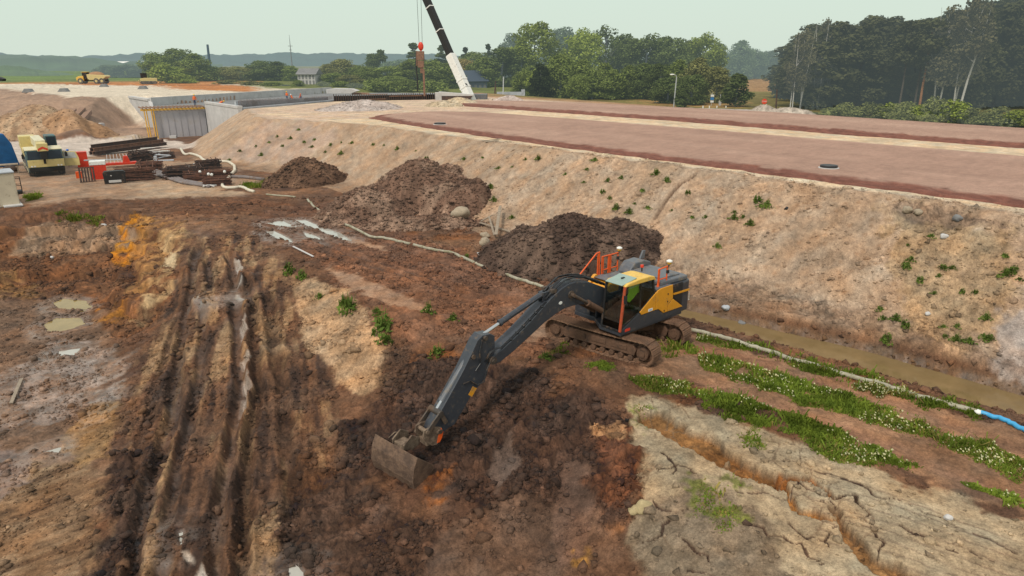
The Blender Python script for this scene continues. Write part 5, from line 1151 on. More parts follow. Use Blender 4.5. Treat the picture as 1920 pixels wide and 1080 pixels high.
for k in range(4):
    Q0=spot(278+k*3,330-k*1.5); pts=[GG(282+k*4,328-k*1.5,.12+.03*k),GG(310+k*4,335-k,.15),GG(340+k*3,345-k*1.3,.12),GG(372+k*3,349-k*.8,.1),GG(392,351+k*.6,.08)]
    b=MB(); b.tube(pts,.13,8); tag(b.build('drain_pipe',M_PIPEG,smooth=True),'grey drain pipe in the bent bundle in front of the cages','pipe','grey pipes lying in a bundle')
b=MB(); b.tube([GG(432,333,.1),GG(460,335,.12),GG(495,338,.08)],.16,8); tag(b.build('drain_pipe',M_PIPEG,smooth=True),'short grey pipe lying right of the white hose','pipe')
b=MB(); 
for k in range(5): b.tube([(rnd.uniform(-.6,.6),rnd.uniform(-.4,.4),.08),(rnd.uniform(-.6,.6),rnd.uniform(-.4,.4),.2)],.07,6)
placed('scrap_bits',b,M_CONC,392,351,0,'pale metal scrap at the end of the pipe bundle','scrap',bev=0)
# hoses
def smooth_path(pts,n=6):
    out=[]
    for i in range(len(pts)-1):
        p0=pts[max(i-1,0)];p1=pts[i];p2=pts[i+1];p3=pts[min(i+2,len(pts)-1)]
        for k in range(n):
            t=k/n; out.append(.5*((2*p1)+(-p0+p2)*t+(2*p0-5*p1+4*p2-p3)*t*t+(-p0+3*p1-3*p2+p3)*t**3))
    out.append(pts[-1]); return out
def hose(name,px,r_,mat,label,n=6,jit=.03,dz=None,parent=None):
    pts=smooth_path([GG(x,y,0) for x,y in px],n)
    for p in pts: p.z=gz(p.x,p.y)+(r_*.8 if dz is None else dz); p.x+=rnd.uniform(-jit,jit); p.y+=rnd.uniform(-jit,jit)
    zz=[p.z for p in pts]
    for i,p in enumerate(pts): p.z=max(zz[i],sum(zz[max(0,i-2):i+3])/len(zz[max(0,i-2):i+3]))
    b=MB(); b.tube(pts,r_,10); o=b.build(name,mat,parent,smooth=True)
    return tag(o,label,'hose') if label else o
hose('hose',[(339,281),(347,291),(358,290),(370,293),(380,300),(387,304),(402,306),(414,305),(430,306),(440,314),(439,324),(431,331),(427,341)],.15,M_PIPEW,'thick cream hose winding up the bank behind the rebar cages')
hose('hose',[(420,341),(417,350),(424,354),(440,354),(452,353),(465,358),(476,362)],.13,M_PIPEW,'short cream hose piece curling onto the dark mud')
hose('hose',[(500,366),(530,369),(555,371)],.07,M_PIPE,'thin pale hose end lying left of the long hose')
hose('hose',[(576,377),(588,388),(612,405),(640,421),(670,434),(700,446),(730,453),(760,458),(800,468),(850,478),(868,486),(890,496),(920,508),(950,518),(980,529),(1000,536),(1018,541)],.085,M_PIPE,'long muddy hose running down to the excavator across the brown platform')
hose('hose',[(1296,621),(1340,632),(1372,641),(1410,653),(1450,665),(1500,682),(1560,699),(1640,723),(1700,741),(1780,764),(1832,776)],.085,M_PIPE,'straight pale hose along the grassy edge of the ditch')
hose('hose',[(1836,777),(1868,787),(1900,800),(1935,817),(1990,845)],.075,M_BLUEH,'bright blue hose at the right end of the ditch')
b=MB(); p=GG(1834,777,.07); b.sph((0,0,0),(.16,.12,.1),10,6); tag(b.build('hose_coupling',M_WHITE,loc=p,smooth=True),'white wrapped coupling joining the pale and the blue hose','coupling')
# planks
def plank(a,c,w,th,mat,label,cat='plank',dz=(.08,.08),group=None):
    p=GG(*a,dz[0]); q=GG(*c,dz[1]); b=MB(); b.beam(p,q,w,th); return tag(b.build('plank',mat,bevel=.01),label,cat,group)
plank((900,424),(961,440),.16,.06,M_WOOD,'weathered plank, lowest and longest of the crossed ones by the dirt piles',dz=(.2,.2))
plank((938,408),(930,450),.20,.06,M_WOOD,'wide upright-looking plank across the crossed planks',dz=(.75,.3))
plank((917,420),(927,449),.13,.05,M_WOOD,'narrow plank leaning left of the wide crossed plank',dz=(.45,.25))
plank((902,424),(922,414),.10,.05,M_WOOD,'short thin plank at the left tip of the crossed planks',dz=(.3,.3))
plank((550,466),(588,486),.10,.05,M_CONC,'pale stick lying alone on the mud near the puddles')
plank((897,478),(920,500),.18,.05,M_CONC,'broken pale plank at the foot of the dark clay pile')
plank((22,760),(42,715),.14,.05,M_WOOD,'pale plank stuck in the mud at the left edge')
plank((905,265),(940,262),.2,.05,M_WOOD,'upper loose board on the crest of the sandy bank'); plank((910,267),(935,265),.3,.05,M_WOOD,'lower loose board on the crest of the sandy bank')
plank((1268,328),(1240,392),.16,.1,M_DARKR,'dark rusty pole lying down the sandy bank','pole',dz=(.1,.05)) if False else None
# boulders
def rock(px,py,r_,mat,label,sq=.75,cat='boulder',group=None,dz=.5):
    me=bmesh.new(); bmesh.ops.create_icosphere(me,subdivisions=3,radius=1)
    o_=Vector((rnd.random()*50,rnd.random()*50,0))
    for v_ in me.verts:
        n_=mnoise.noise(v_.co*1.1+o_)*.35+mnoise.noise(v_.co*3+o_)*.12; v_.co=v_.co*(1+n_); v_.co.z*=sq
    m_=bpy.data.meshes.new('boulder'); me.to_mesh(m_); me.free(); m_.materials.append(mat)
    for f_ in m_.polygons: f_.use_smooth=True
    p=GG(px,py); o=bpy.data.objects.new('boulder',m_); link(o); o.location=(p.x,p.y,p.z+r_*sq*dz); o.scale=(r_,r_*.85,r_); o.rotation_euler=(0,0,rnd.random()*6); return tag(o,label,cat,group)
rock(865,420,.62,M_STONE,'large tan boulder at the foot of the broad dirt pile',dz=1.5); rock(908,465,.36,M_STONE,'small tan boulder by the dark clay pile',dz=1.2); rock(910,446,.3,M_STONE,'tan rock just below the crossed planks')
rock(1189,962,.17,paint('yellowish clay',(.42,.33,.18),.9,.25,5,bump=.5),'yellowish clay lump on the edge of the dark mud',dz=.1); rock(1207,955,.24,bpy.data.materials['yellowish clay'],'broader yellowish clay lump beside the smaller one',dz=.1)
rock(1778,973,.10,M_CONC,'white round stone on the cracked clay'); rock(193,417,.24,M_CONC,'pale stone on the rim of the pit'); rock(97,480,.12,M_CONC,'small pale stone in the pit wall')
rock(1360,582,.22,M_CONCB,'bluish plastic trash on the ditch bank behind the excavator',.5); rock(1390,607,.2,M_CONCD,'dark stone at the ditch water edge',.5); rock(1527,651,.1,M_WHITE,'tiny white lump at the ditch edge',.6)  # first lump here stands for a piece of plastic trash
rock(1700,400,.24,M_STONE,'tan rock near the top of the bank, left one of a pair'); rock(1722,402,.22,M_STONE,'tan rock near the top of the bank, right one of a pair'); rock(1795,410,.2,M_CONCD,'dark rock on the bank crest at the right')
rock(1770,445,.16,M_CONC,'pale rock on the weedy part of the bank'); rock(1740,587,.12,M_CONC,'pale stone low on the weedy bank'); rock(792,340,.3,M_STONE,'round tan rock on top of the bank behind the broad dirt pile')
b=MB(); b.tube([GG(1473,392,.02),GG(1473,392,.02)+Vector((.12,.12,.05))],.09,10); tag(b.build('drain_pipe',M_BLACK),'small black pipe mouth in the upper sandy bank','pipe')
# manholes
def manhole(px,py,s_,label):
    p=GG(px,py,.0); z=4.42 if py>300 else 4.4; m=empty('manhole',(p.x,p.y,z),0,label,'manhole')
    b=MB(); b.cyl((0,0,-.1),(0,0,.08),.62*s_,28); b.build('concrete_ring',M_CONC,m,bevel=.02)
    b=MB(); b.tube([(0,0,.08),(0,0,.22)],.52*s_,28); b.build('cover',M_BLACKR,m,bevel=.03)
manhole(1553,320,.95,'black manhole cover on a pale ring at the near road edge'); manhole(825,236,1.15,'black manhole cover far along the red road')
# timber beams on the left slope
for k,(a,c) in enumerate((((121,233),(140,214)),((136,231),(157,212)),((146,241),(168,216)))):
    p=spot(*a); q=spot(*c); p.z+=.5; q.z+=.6; b=MB(); b.beam(p,q,.9,.7); tag(b.build('timber_beam',M_WOODR,bevel=.03),['thick reddish beam lying on the slope, left of the three','thick reddish beam lying on the slope, middle of the three','thick reddish beam lying on the slope, right of the three'][k],'beam')
b=MB(); b.prism([(-1.6,-1),(1.4,-1.2),(1.9,.6),(-.4,1.2)],0,.7,'z'); placed('concrete_slab',b,M_CONC,173,240,.3,'broken pale concrete slab beside the timber beams','slab',bev=.05)
# small mast and pale blocks in front of bridge
b=MB(); b.box((0,0,.2),(1.0,.6,.4)); placed('concrete_block',b,M_CONC,325,259,.2,'pale block at the foot of the bridge front wall','block')
# ------------------------------------------------------------------ far machines
def hauler():
    p=at(177,157,4.3); o=empty('dump_truck',(p[0],p[1],gz(p[0],p[1])),R(180),'yellow articulated dump truck loaded with orange earth','dump truck')
    b=MB(); b.prism([(2.6,1.0),(5.0,1.0),(5.1,1.9),(4.2,2.4),(2.6,2.5)],-1.2,1.2); b.build('hood',M_ROOF,o,bevel=.1)
    b=MB(); b.prism([(1.5,1.4),(3.2,1.4),(3.0,3.6),(1.6,3.6)],-.9,.9); c_=b.build('cab',M_GREYB,o,bevel=.06); b=MB(); b.b2((1.4,-1,3.6),(3.2,1,3.75)); b.build('cab_roof',M_ROOF,c_,bevel=.03)
    b=MB(); b.prism([(1.2,1.7),(1.3,3.0),(-4.6,2.7),(-5.0,2.3),(-3.6,1.3),(.6,1.2)],-1.45,1.45); b.build('dump_body',M_CREAM,o,bevel=.06)
    b=MB(); b.sph((-1.2,0,2.7),(2.6,1.3,1.15),16,8); b.build('earth_load',paint('orange earth load',(.36,.19,.09),.95,.3,2,haze=2600),o,smooth=True)
    b=MB(); b.b2((-4.4,-.5,.9),(4.6,.5,1.25)); b.build('chassis',M_BLACK,o)
    for x in (3.6,-1.6,-3.4):
        for y in (-1.15,1.15):
            b=MB(); b.cyl((x,y-.35,.9),(x,y+.35,.9),.9,18); wh=b.build('wheel',M_TYRE,o,bevel=.08); b=MB(); b.cyl((x,y-.37,.9),(x,y+.37,.9),.42,12); b.build('rim',M_CREAM,wh)
hauler()
p=at(279,158,4.3); o=empty('bulldozer',(p[0],p[1],gz(p[0],p[1])),R(205),'small yellow earthmover with a dark cab beside the light bush','bulldozer')
b=MB(); b.prism([(-2.6,.8),(2.2,.8),(2.3,1.7),(1.0,2.0),(-2.6,1.9)],-1.1,1.1); b.build('body',M_CREAM,o,bevel=.08)
b=MB(); b.b2((.2,-.9,1.9),(2.0,.9,3.3)); b.build('cab',M_GREYB,o,bevel=.06); b=MB(); b.b2((.1,-1,3.3),(2.1,1,3.42)); b.build('cab_roof',M_BLACK,o)
for y in (-1.1,1.1):
    b=MB(); b.prism([(-2.2,.1),(2.0,.1),(2.4,.5),(2.0,1.0),(-2.2,1.0),(-2.6,.5)],y-.3,y+.3); b.build('track',M_TYRE,o,bevel=.05)
b=MB(); b.prism([(2.5,.1),(2.7,.1),(2.6,.7),(2.75,1.3),(2.55,1.3)],-1.6,1.6); b.build('blade',M_CREAM,o)
p=at(-2,152,4.3); b=MB(); b.prism([(-2,0),(2,0),(2.4,.8),(.5,1.6),(-1.8,1.2)],-1,1); o=b.build('digger',M_GREYB,bevel=.1,loc=(p[0],p[1],gz(p[0],p[1]))); tag(o,'dark machine cut off at the far left edge','machine')
for (px,py) in ((53,172),(120,172),(195,163),(268,167)):
    b=MB(); b.prism([(-1.2,0),(1.2,0),(.6,.9),(-.4,.9)],-.8,.8); p=at(px,py,4.3); o=b.build('marker_block',M_CONCD,bevel=.1,loc=(p[0],p[1],gz(p[0],p[1])-.1)); tag(o,'grey block standing on the pale haul road %s'%{53:'leftmost',120:'left of the dump truck',195:'below the dump truck',268:'below the earthmover'}[px],'block')
# ------------------------------------------------------------------ posts, signs, fences
def post(name,px,py0,py1,t_,r_,mat,label,cat,lean=0):
    p=Vector(atd(px,py0,t_)); q=Vector(atd(px+lean,py1,t_)); p.z=min(p.z,gz(p.x,p.y)-.1) if False else p.z-.6
    b=MB(); b.tube([p,q],[r_,r_*.75],8); return tag(b.build(name,mat),label,cat)
M_POLE=paint('galvanised pole',(.45,.46,.46),.45,.15,4,haze=2600)
p=Vector(atd(1263,203,126)); lp=empty('street_lamp',(p.x,p.y,p.z-.3),0,'tall grey street lamp before the green trees','street lamp')
q=Vector(atd(1267,140,126)); hgt=q.z-p.z+.3
b=MB(); b.tube([(0,0,0),(.15,0,hgt-.5),(.0,-.1,hgt-.1),(-.5,-.3,hgt+.05)],[.12,.09,.07,.06],8); b.build('pole',M_POLE,lp)
b=MB(); b.sph((-.75,-.4,hgt+.05),(.45,.2,.13),10,6); b.build('lamp_head',M_WHITE,lp)
post('pole',943,188,144,150,.14,M_POLE,'pale plain pole left of the solitary dark tree','pole',1)
post('wooden_post',930,186,152,150,.12,M_DARKR,'left dark wooden post beside the grey screen','post',-1); post('wooden_post',925,186,156,150,.1,M_DARKR,'thin dark wooden post leaning on its neighbour by the grey screen','post',4)
b=MB(); p=atd(957,180,153); b.b2((-3,-.05,-.9),(3.2,.05,.9)); b.b2((2.4,-.06,.9),(3.2,.06,1.4)); tag(b.build('screen_fence',M_CONCB,loc=p),'grey screen fence left of the solitary dark tree','fence')
post('utility_pole',1455,206,168,118,.14,M_DARKR,'dark utility pole at the left edge of the wood','pole',2)
p=Vector(atd(1431,207,120)); q=Vector(atd(1431,190,120)); sg=empty('stop_sign',(p.x,p.y,p.z-.3),0,'red octagonal sign on a thin pole near the road','sign')
b=MB(); b.cyl((0,0,0),(0,0,q.z-p.z+.6),.05,6); b.build('pole',M_POLE,sg)
b=MB(); zc=q.z-p.z+.3; b.prism([(.48*math.cos(a),zc+.48*math.sin(a)) for a in [math.pi/8+k*math.pi/4 for k in range(8)]],-.12,-.08); pl=b.build('plate',paint('sign red',(.75,.08,.04),.5,.1,3),sg)
text('sign_lettering','STOP',.34,M_WHITE,sg,Vector((0,-.125,zc)),Matrix(((1,0,0),(0,0,-1),(0,1,0))))
p=Vector(atd(1333,204,128)); q=Vector(atd(1333,180,128)); sg=empty('sign_post',(p.x,p.y,p.z-.3),0,'blue and white road sign boards on a thin post','sign')
b=MB(); b.cyl((0,0,0),(0,0,q.z-p.z+.9),.05,6); b.build('pole',M_POLE,sg)
for k,(zz,m_) in enumerate(((.1,M_WHITE),(-.45,M_BLUE),(-.95,M_WHITE))):
    b=MB(); b.box((.05,-.08,q.z-p.z+zz+.3),(.62,.04,.36 if k!=1 else .5)); b.build('sign_board',m_,sg)
p=Vector(atd(1349,204,128)); sg=empty('sign_post',(p.x,p.y,p.z-.3),0,'narrow grey sign post right of the blue sign','sign')
b=MB(); b.cyl((0,0,0),(0,0,2.9),.06,6); b.build('pole',M_POLE,sg); b=MB(); b.prism([(-.2,.9),(.2,.9),(.25,1.6),(0,2.1),(-.25,1.6)],-.05,.05); b.build('sign_board',M_CONC,sg)
for k,px in enumerate((1318,1330,1344,1361)):
    p=Vector(atd(px,203,122)); b=MB(); b.cyl((0,0,-.3),(0,0,.42),.1,8); tag(b.build('bollard',M_WHITE,loc=p),['leftmost','second','third','rightmost'][k]+' white road bollard beside the grey road','bollard','white bollards along the grey road')
def fence(px0,px1,py,t_,label,n):
    a=Vector(atd(px0,py,t_)); c=Vector(atd(px1,py+ (px1-px0)*.02,t_)); o=empty('rail_fence',a,math.atan2(c.y-a.y,c.x-a.x),label,'fence'); L_=(c-a).length
    for k in range(n+1):
        b=MB(); b.b2((L_*k/n-.07,-.07,-.6),(L_*k/n+.07,.07,1.05)); b.build('post',M_WHITE,o)
    for z in (.45,.9):
        b=MB(); b.b2((0,-.03,z-.07),(L_,.03,z+.07)); b.build('rail',M_WHITE,o)
fence(1292,1314,199,133,'short white rail fence right of the street lamp',2)
fence(1228,1262,197,137,'white rail fence left of the street lamp',4)
# masts and far buildings
p=Vector(atd(548,128,480)); ms=empty('radio_mast',(p.x,p.y,p.z-6),0,'thin radio mast with cross arms on the horizon','mast')
b=MB(); H_=(Vector(atd(548,72,480)).z-p.z)+6; b.tube([(0,0,0),(0,0,H_*.8),(0,0,H_*1.08)],[.5,.25,.08],6); b.build('mast_pole',M_CONCD,ms)
b=MB(); b.beam((-1.6,0,H_*.8),(1.6,0,H_*.8),.3); b.beam((-1.,0,H_*.7),(1.,0,H_*.7),.3); b.build('cross_arm',M_CONCD,ms)
p=Vector(atd(394,128,330)); q=Vector(atd(389,84,330)); b=MB(); b.tube([p-(q-p)*.5,q],[.75,.55],8); tag(b.build('drill_mast',paint('dark blue mast',(.03,.06,.09),.6,haze=2600)),'dark blue leaning drill mast behind the left trees','mast')
def house(px0,px1,py0,py1,t_,label,floors,roofm,wallm,rz=0.,ridge=1.8):
    a=Vector(atd(px0,py1,t_)); c=Vector(atd(px1,py1,t_)); W_=(c-a).length; Hh=(Vector(atd(px0,py0,t_))-a).z
    o=empty('house',((a+c)/2-Vector((0,0,3))),rz,label,'house'); Hh+=3
    b=MB(); b.b2((-W_/2,-4,0),(W_/2,4,Hh)); b.build('wall',wallm,o)
    b=MB(); b.prism([(-4.6,Hh),(4.6,Hh),(0,Hh+ridge)],-W_/2-.5,W_/2+.5,'x'); b.build('roof',roofm,o)
    for f_ in range(floors):
        for k in range(5):
            b=MB(); x=-W_/2+W_*(k+.5)/5; z=3+ (Hh-3)*(f_+.45)/floors; b.b2((x-W_*.055,-4.06,z-.6),(x+W_*.055,-3.98,z+.6)); b.build('window',M_CONCD,o)
house(566,598,139,158,225,'white two storey house with grey roof among the trees',2,M_CONCD,M_CONC)
house(855,905,152,170,230,'dark blue gabled house behind the white crane boom',1,paint('slate blue roof',(.05,.07,.1),.7,haze=2600),paint('blue grey wall',(.10,.13,.17),.8,haze=2600),.6,3.4)
house(168,192,119,124,900,'long low white hall, smaller one on the far horizon',1,M_WHITE,M_CONC); house(217,272,118,124,850,'long white hall, larger one behind the pale far trees',1,M_WHITE,M_CONC)
# ------------------------------------------------------------------ water
def waterm(name,c,rough,spec=.5,bump=.04):
    t=NT(name); pos=t.n('ShaderNodeNewGeometry').outputs['Position']; p=t.n('ShaderNodeBsdfPrincipled')
    t.l(t.mix(t.ramp(t.noise(pos,1.2,4),.3,.7),tuple(k*.85 for k in c),tuple(k*1.12 for k in c)),p.inputs['Base Color']); p.inputs['Roughness'].default_value=rough; p.inputs['IOR'].default_value=1.33; p.inputs['Specular IOR Level'].default_value=spec
    b=t.n('ShaderNodeBump'); b.inputs['Strength'].default_value=bump; b.inputs['Distance'].default_value=.05; t.l(t.noise(pos,6,3),b.inputs['Height']); t.l(b.outputs[0],p.inputs['Normal']); return t.out(p.outputs[0])
M_DITCH=waterm('muddy ditch water',(.20,.135,.062),.07); M_PUD=waterm('ochre puddle water',(.30,.215,.085),.1); M_PUDS=waterm('sky pale puddle water',(.42,.40,.35),.04,1.0,.02)  # bright puddles: pale base colour stands in for reflected sky
b=MB(); vv=np.arange(-30,25,.5); L_=[];R__=[]
for v_ in vv:
    c_=np.interp(v_,[-30,6,11,17,21],[26.2,26.0,25.75,24.7,24.0]); L_.append(fromuv(c_-3.0,v_)); R__.append(fromuv(c_+3.0,v_))
n=len(vv); b.add([(x,y,-.52) for x,y in L_]+[(x,y,-.52) for x,y in R__],[(i,n+i,n+i+1,i+1) for i in range(n-1)]); o=b.build('ditch_water',M_DITCH); tag(o,kind='structure')
def puddle(poly,mat,lift=.02,z=None):
    P=[GG(*p) for p in poly]; zz=sorted(p.z for p in P)[len(P)//2]+lift if z is None else z
    P_=[(p.x,p.y) for p in P]; zz=float(np.median(H0(*np.array([(p_[0],p_[1]) for p_ in gxy(poly)]).T)))+(lift-.02)
    cx_=sum(p[0] for p in P_)/len(P_); cy_=sum(p[1] for p in P_)/len(P_); pts=[]
    for x_,y_ in P_:
        dx,dy=x_-cx_,y_-cy_; L_=math.hypot(dx,dy)+1e-6; e_=min(.35,L_*.5); pts.append((x_+dx/L_*e_,y_+dy/L_*e_,zz))
    b=MB(); n=len(pts); b.add(pts+[(cx_,cy_,zz)],[(i,(i+1)%n,n) for i in range(n)]); o=b.build('puddle',mat); tag(o,kind='structure')
for P_,m_,l_ in PUDDLES: puddle(P_,{'o':M_PUD,'s':M_PUDS}[m_],l_)
# ------------------------------------------------------------------ foliage
def leafmat(name,c,haze=1900,var=.35,trans=.25):
    t=NT(name); tc=t.n('ShaderNodeTexCoord').outputs['Object']; oi=t.n('ShaderNodeObjectInfo')
    n1=t.noise(tc,.45,3,.6); n2=t.noise(tc,2.2,3,.6)
    v=t.math('MULTIPLY',t.ramp(n1,.3,.7,1-var,1+var),t.ramp(n2,.3,.7,.75,1.25)); v=t.math('MULTIPLY',v,t.ramp(oi.outputs['Random'],0,1,.8,1.2))
    w=t.mix(t.math('MULTIPLY',t.ramp(n2,.3,.75),.5),c,(c[0]*1.45,c[1]*1.12,c[2]*.8))
    s=t.n('ShaderNodeVectorMath',operation='SCALE'); t.l(w,s.inputs[0]); t.l(v,s.inputs['Scale'])
    d=t.n('ShaderNodeBsdfDiffuse'); tr=t.n('ShaderNodeBsdfTranslucent'); t.l(s.outputs[0],d.inputs[0]); t.l(s.outputs[0],tr.inputs[0])
    m=t.n('ShaderNodeMixShader'); m.inputs[0].default_value=trans; t.l(d.outputs[0],m.inputs[1]); t.l(tr.outputs[0],m.inputs[2]); return t.out(m.outputs[0],haze)
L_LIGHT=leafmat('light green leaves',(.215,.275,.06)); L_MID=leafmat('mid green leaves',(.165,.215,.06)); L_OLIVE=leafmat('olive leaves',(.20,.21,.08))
L_DARK=leafmat('dark green leaves',(.10,.135,.045)); L_DEEP=leafmat('deep green needles',(.035,.05,.02)); L_BLUE=leafmat('far bluish leaves',(.12,.17,.085),900); L_WOOD=leafmat('dim wood leaves',(.07,.076,.036),850); L_BIRCH=leafmat('dull birch leaves',(.115,.11,.058),700)  # denser painted haze lifts the darks of the wood like smoke
L_BUSH=leafmat('bright bush leaves',(.18,.205,.075),900); L_FLOWER=leafmat('yellowish flowering leaves',(.30,.26,.10))
L_GRASS=leafmat('strip grass leaves',(.135,.195,.032),1e9,.45); L_CLOV=leafmat('white clover heads',(.46,.47,.29),1e9,.1); L_WEED=leafmat('weed leaves',(.11,.17,.04),1e9,.3); L_DRYG=leafmat('dry grass',(.23,.20,.07),1e9,.3)
B_BARK=paint('grey bark',(.085,.07,.055),.9,.3,3,haze=1000); B_BIRCH=paint('white birch bark',(.45,.43,.39),.8,.35,1.2,haze=1000); B_PINE=paint('orange pine bark',(.30,.14,.065),.9,.3,2,haze=1000); B_DARK=paint('dark bark',(.035,.028,.022),.9,.3,3,haze=1000)
def leaves(rs,lobes,n,size,upb=.4,flat=.5,droop=0.):
    V=[];tot=sum(l[3]*l[4]*l[5] for l in lobes)**.5
    w=np.array([(l[3]*l[4]*l[5])**.667 for l in lobes]); w/=w.sum(); cnt=np.maximum((w*n).astype(int),8)
    for l,c in zip(lobes,cnt):
        d=rs.normal(size=(c,3)); d/=np.linalg.norm(d,axis=1,keepdims=True); rr_=.55+.5*rs.random(c)**.6; rr_=rr_[:,None]
        P=np.array(l[:3])+d*rr_*np.array(l[3:6]); P[:,2]-=droop*rs.random(c)*np.abs(d[:,0])
        nn=d*.7+rs.normal(size=(c,3))*flat; nn[:,2]+=upb; nn/=np.linalg.norm(nn,axis=1,keepdims=True)
        a=np.cross(nn,rs.normal(size=(c,3))); a/=np.linalg.norm(a,axis=1,keepdims=True)+1e-9; b=np.cross(nn,a)
        s=(size*(.55+.9*rs.random(c)))[:,None]
        V.append(np.stack([P-a*s*.5-b*s*.32,P+a*s*.5-b*s*.25,P+a*s*.38+b*s*.38,P-a*s*.42+b*s*.3],1).reshape(-1,3))
    V=np.concatenate(V); return V,np.arange(len(V)).reshape(-1,4)
def crown_lobes(rs,H,W,z0,n,shape,rl):
    L=[]
    while len(L)<n:
        t=rs.random(); a=rs.random()*6.283; 
        if shape=='round': w=math.sin(math.pi*min(max(.08+t*.9,0),1))**.55
        elif shape=='egg': w=math.sin(math.pi*(.15+.83*t))**.8*(1.1-.35*t)
        elif shape=='cone': w=(1-t)**.9+.05
        elif shape=='broadcone': w=(1-t)**.62*.98+.04 if t>.12 else .85
        elif shape=='top': w=math.sin(math.pi*(.2+.75*t))**.7
        r=W/2*w*(.35+.65*rs.random()**.5)*.82; k=rl*(.6+.7*rs.random())*(.7+.5*w)
        L.append((r*math.cos(a),r*math.sin(a),z0+(H-z0)*(.04+.93*t),k,k,k*.75))
    return L
def mktree(seed,H,W,z0,nl,nleaf,size,shape,rl,trunk_r,limbs=6,upb=.4,lean=.0,droop=0.,ztop=.9,stems=1):
    rs=np.random.default_rng(seed); lob=crown_lobes(rs,H,W,z0,nl,shape,rl); V,Q_=leaves(rs,lob,nleaf,size,upb,.55,droop)
    me=npmesh('crown_tmp',V,Q_,L_MID); cm=me.data; bpy.data.objects.remove(me)
    b=MB()
    for s_ in range(stems):
        ox,oy=(0,0) if stems==1 else (rs.normal()*.5,rs.normal()*.5); tilt=rs.normal(size=2)*.05*(stems>1)
        top=(ox+lean*H+tilt[0]*H,oy+tilt[1]*H,H*ztop); b.tube([(ox,oy,-.6),(ox+(top[0]-ox)*.3+rs.normal()*.12,oy+(top[1]-oy)*.3+rs.normal()*.12,H*.3),(ox+(top[0]-ox)*.65,oy+(top[1]-oy)*.65+rs.normal()*.15,H*.62),top],[trunk_r,trunk_r*.8,trunk_r*.5,trunk_r*.15],7)
    for k in range(limbs):
        l=lob[int(rs.integers(len(lob)))]; zs=max(z0*.6,min(l[2]-abs(l[0])-abs(l[1]),H*.7)); b.tube([(lean*zs,0,zs),(l[0]*.5,l[1]*.5,(zs+l[2])/2+.2),(l[0],l[1],l[2])],[trunk_r*.42,trunk_r*.3,trunk_r*.08],5)
    tm=bpy.data.meshes.new('trunk'); tm.from_pydata(b.v,[],b.f); tm.materials.append(B_BARK); tm.update(); cm.name='crown'
    return (cm,tm,H,W)
PR={'broad':[mktree(s,14,12,.1,60,8000,.48,'round',1.95,.35) for s in (1,2,3)],'egg':[mktree(s,15,9.5,.2,56,7000,.46,'egg',1.8,.32) for s in (11,12)],
 'tall':[mktree(s,18,9,4.5,46,4600,.62,'egg',1.6,.3) for s in (21,22)],'conif':[mktree(s,16,7,1.,60,4200,.5,'cone',1.0,.25,0,.1) for s in (31,)],
 'column':[mktree(s,11,6,.5,42,3600,.5,'egg',1.3,.22) for s in (41,42)],'sparse':[mktree(51,18,11,5,34,1500,.55,'round',1.5,.4,18)],
 'birch':[mktree(s,20,6.5,5.5,46,2600,.42,'egg',1.15,.17,9,.2,.02,.8,.96,2) for s in (61,62)],'lone':[mktree(65,19,5.5,9,30,1500,.42,'top',1.1,.19,8,.2,.10,.8,.96,1)],
 'pine':[mktree(s,20,6,11.5,30,2400,.5,'top',1.25,.22,8,.3) for s in (71,)],'wood':[mktree(s,19,8.4,.6,62,6000,.55,'egg',1.45,.24,8) for s in (81,82,83)],
 'bush':[mktree(s,3.2,4.2,.1,22,1700,.28,'round',.85,.05,5) for s in (91,92,93)],'cedar':[mktree(95,8.2,8.4,.2,70,6500,.36,'broadcone',1.05,.3,0,.35)],'spruce':[mktree(97,4.6,3.4,.1,36,2400,.26,'cone',.6,.1,0,.2)]}
TREES=[]
def tree(name,kind,px,ytop,wpx,t_,leaf,label,group=None,bark=B_BARK,var=None,zb=None,cat='tree',rz=None):
    cm,tm,H,W=PR[kind][(len(TREES) if var is None else var)%len(PR[kind])]
    q=ray(px,ytop); x,y=q[0]*t_,q[1]*t_; top=HC+q[2]*t_; z=gz(x,y) if zb is None else zb
    h=top-z; w=wpx*t_/F
    o=empty(name,(x,y,z-.1),rnd.random()*6.28 if rz is None else rz,label,cat,group); o.scale=(w/W,w/W,h/H)
    c=bpy.data.objects.new('crown',cm); link(c,o); c.material_slots[0].link='OBJECT'; c.material_slots[0].material=leaf
    k=bpy.data.objects.new('trunk',tm); link(k,o); k.material_slots[0].link='OBJECT'; k.material_slots[0].material=bark
    TREES.append(o); return o
ORD=['first','second','third','fourth','fifth','sixth','seventh','eighth','ninth','tenth','eleventh','twelfth','thirteenth','fourteenth','fifteenth','sixteenth','seventeenth','eighteenth','nineteenth','twentieth','twenty-first','twenty-second','twenty-third','twenty-fourth','twenty-fifth','twenty-sixth','twenty-seventh','twenty-eighth','twenty-ninth','thirtieth','thirty-first','thirty-second','thirty-third','thirty-fourth','thirty-fifth']
def row(name,items,desc,group):
    items=sorted(items,key=lambda i:i[1])
    for i,it in enumerate(items):
        kind,px,yt,wp,t_,lf=it[:6]; tree(name,kind,px,yt,wp,t_,lf,desc%ORD[i],group)
row('willow_tree',[('broad',292,98,70,262,L_MID),('broad',330,92,80,268,L_MID),('egg',362,100,70,258,L_MID),('broad',388,122,50,262,L_MID)],'big willow above the left haul road, %s from the left','willows behind the earthmover')
row('bush',[('bush',308,122,62,235,L_LIGHT),('bush',338,138,50,234,L_LIGHT),('bush',352,147,34,232,L_LIGHT)],'light green round bush below the willows, %s from the left','round light bushes below the willows')
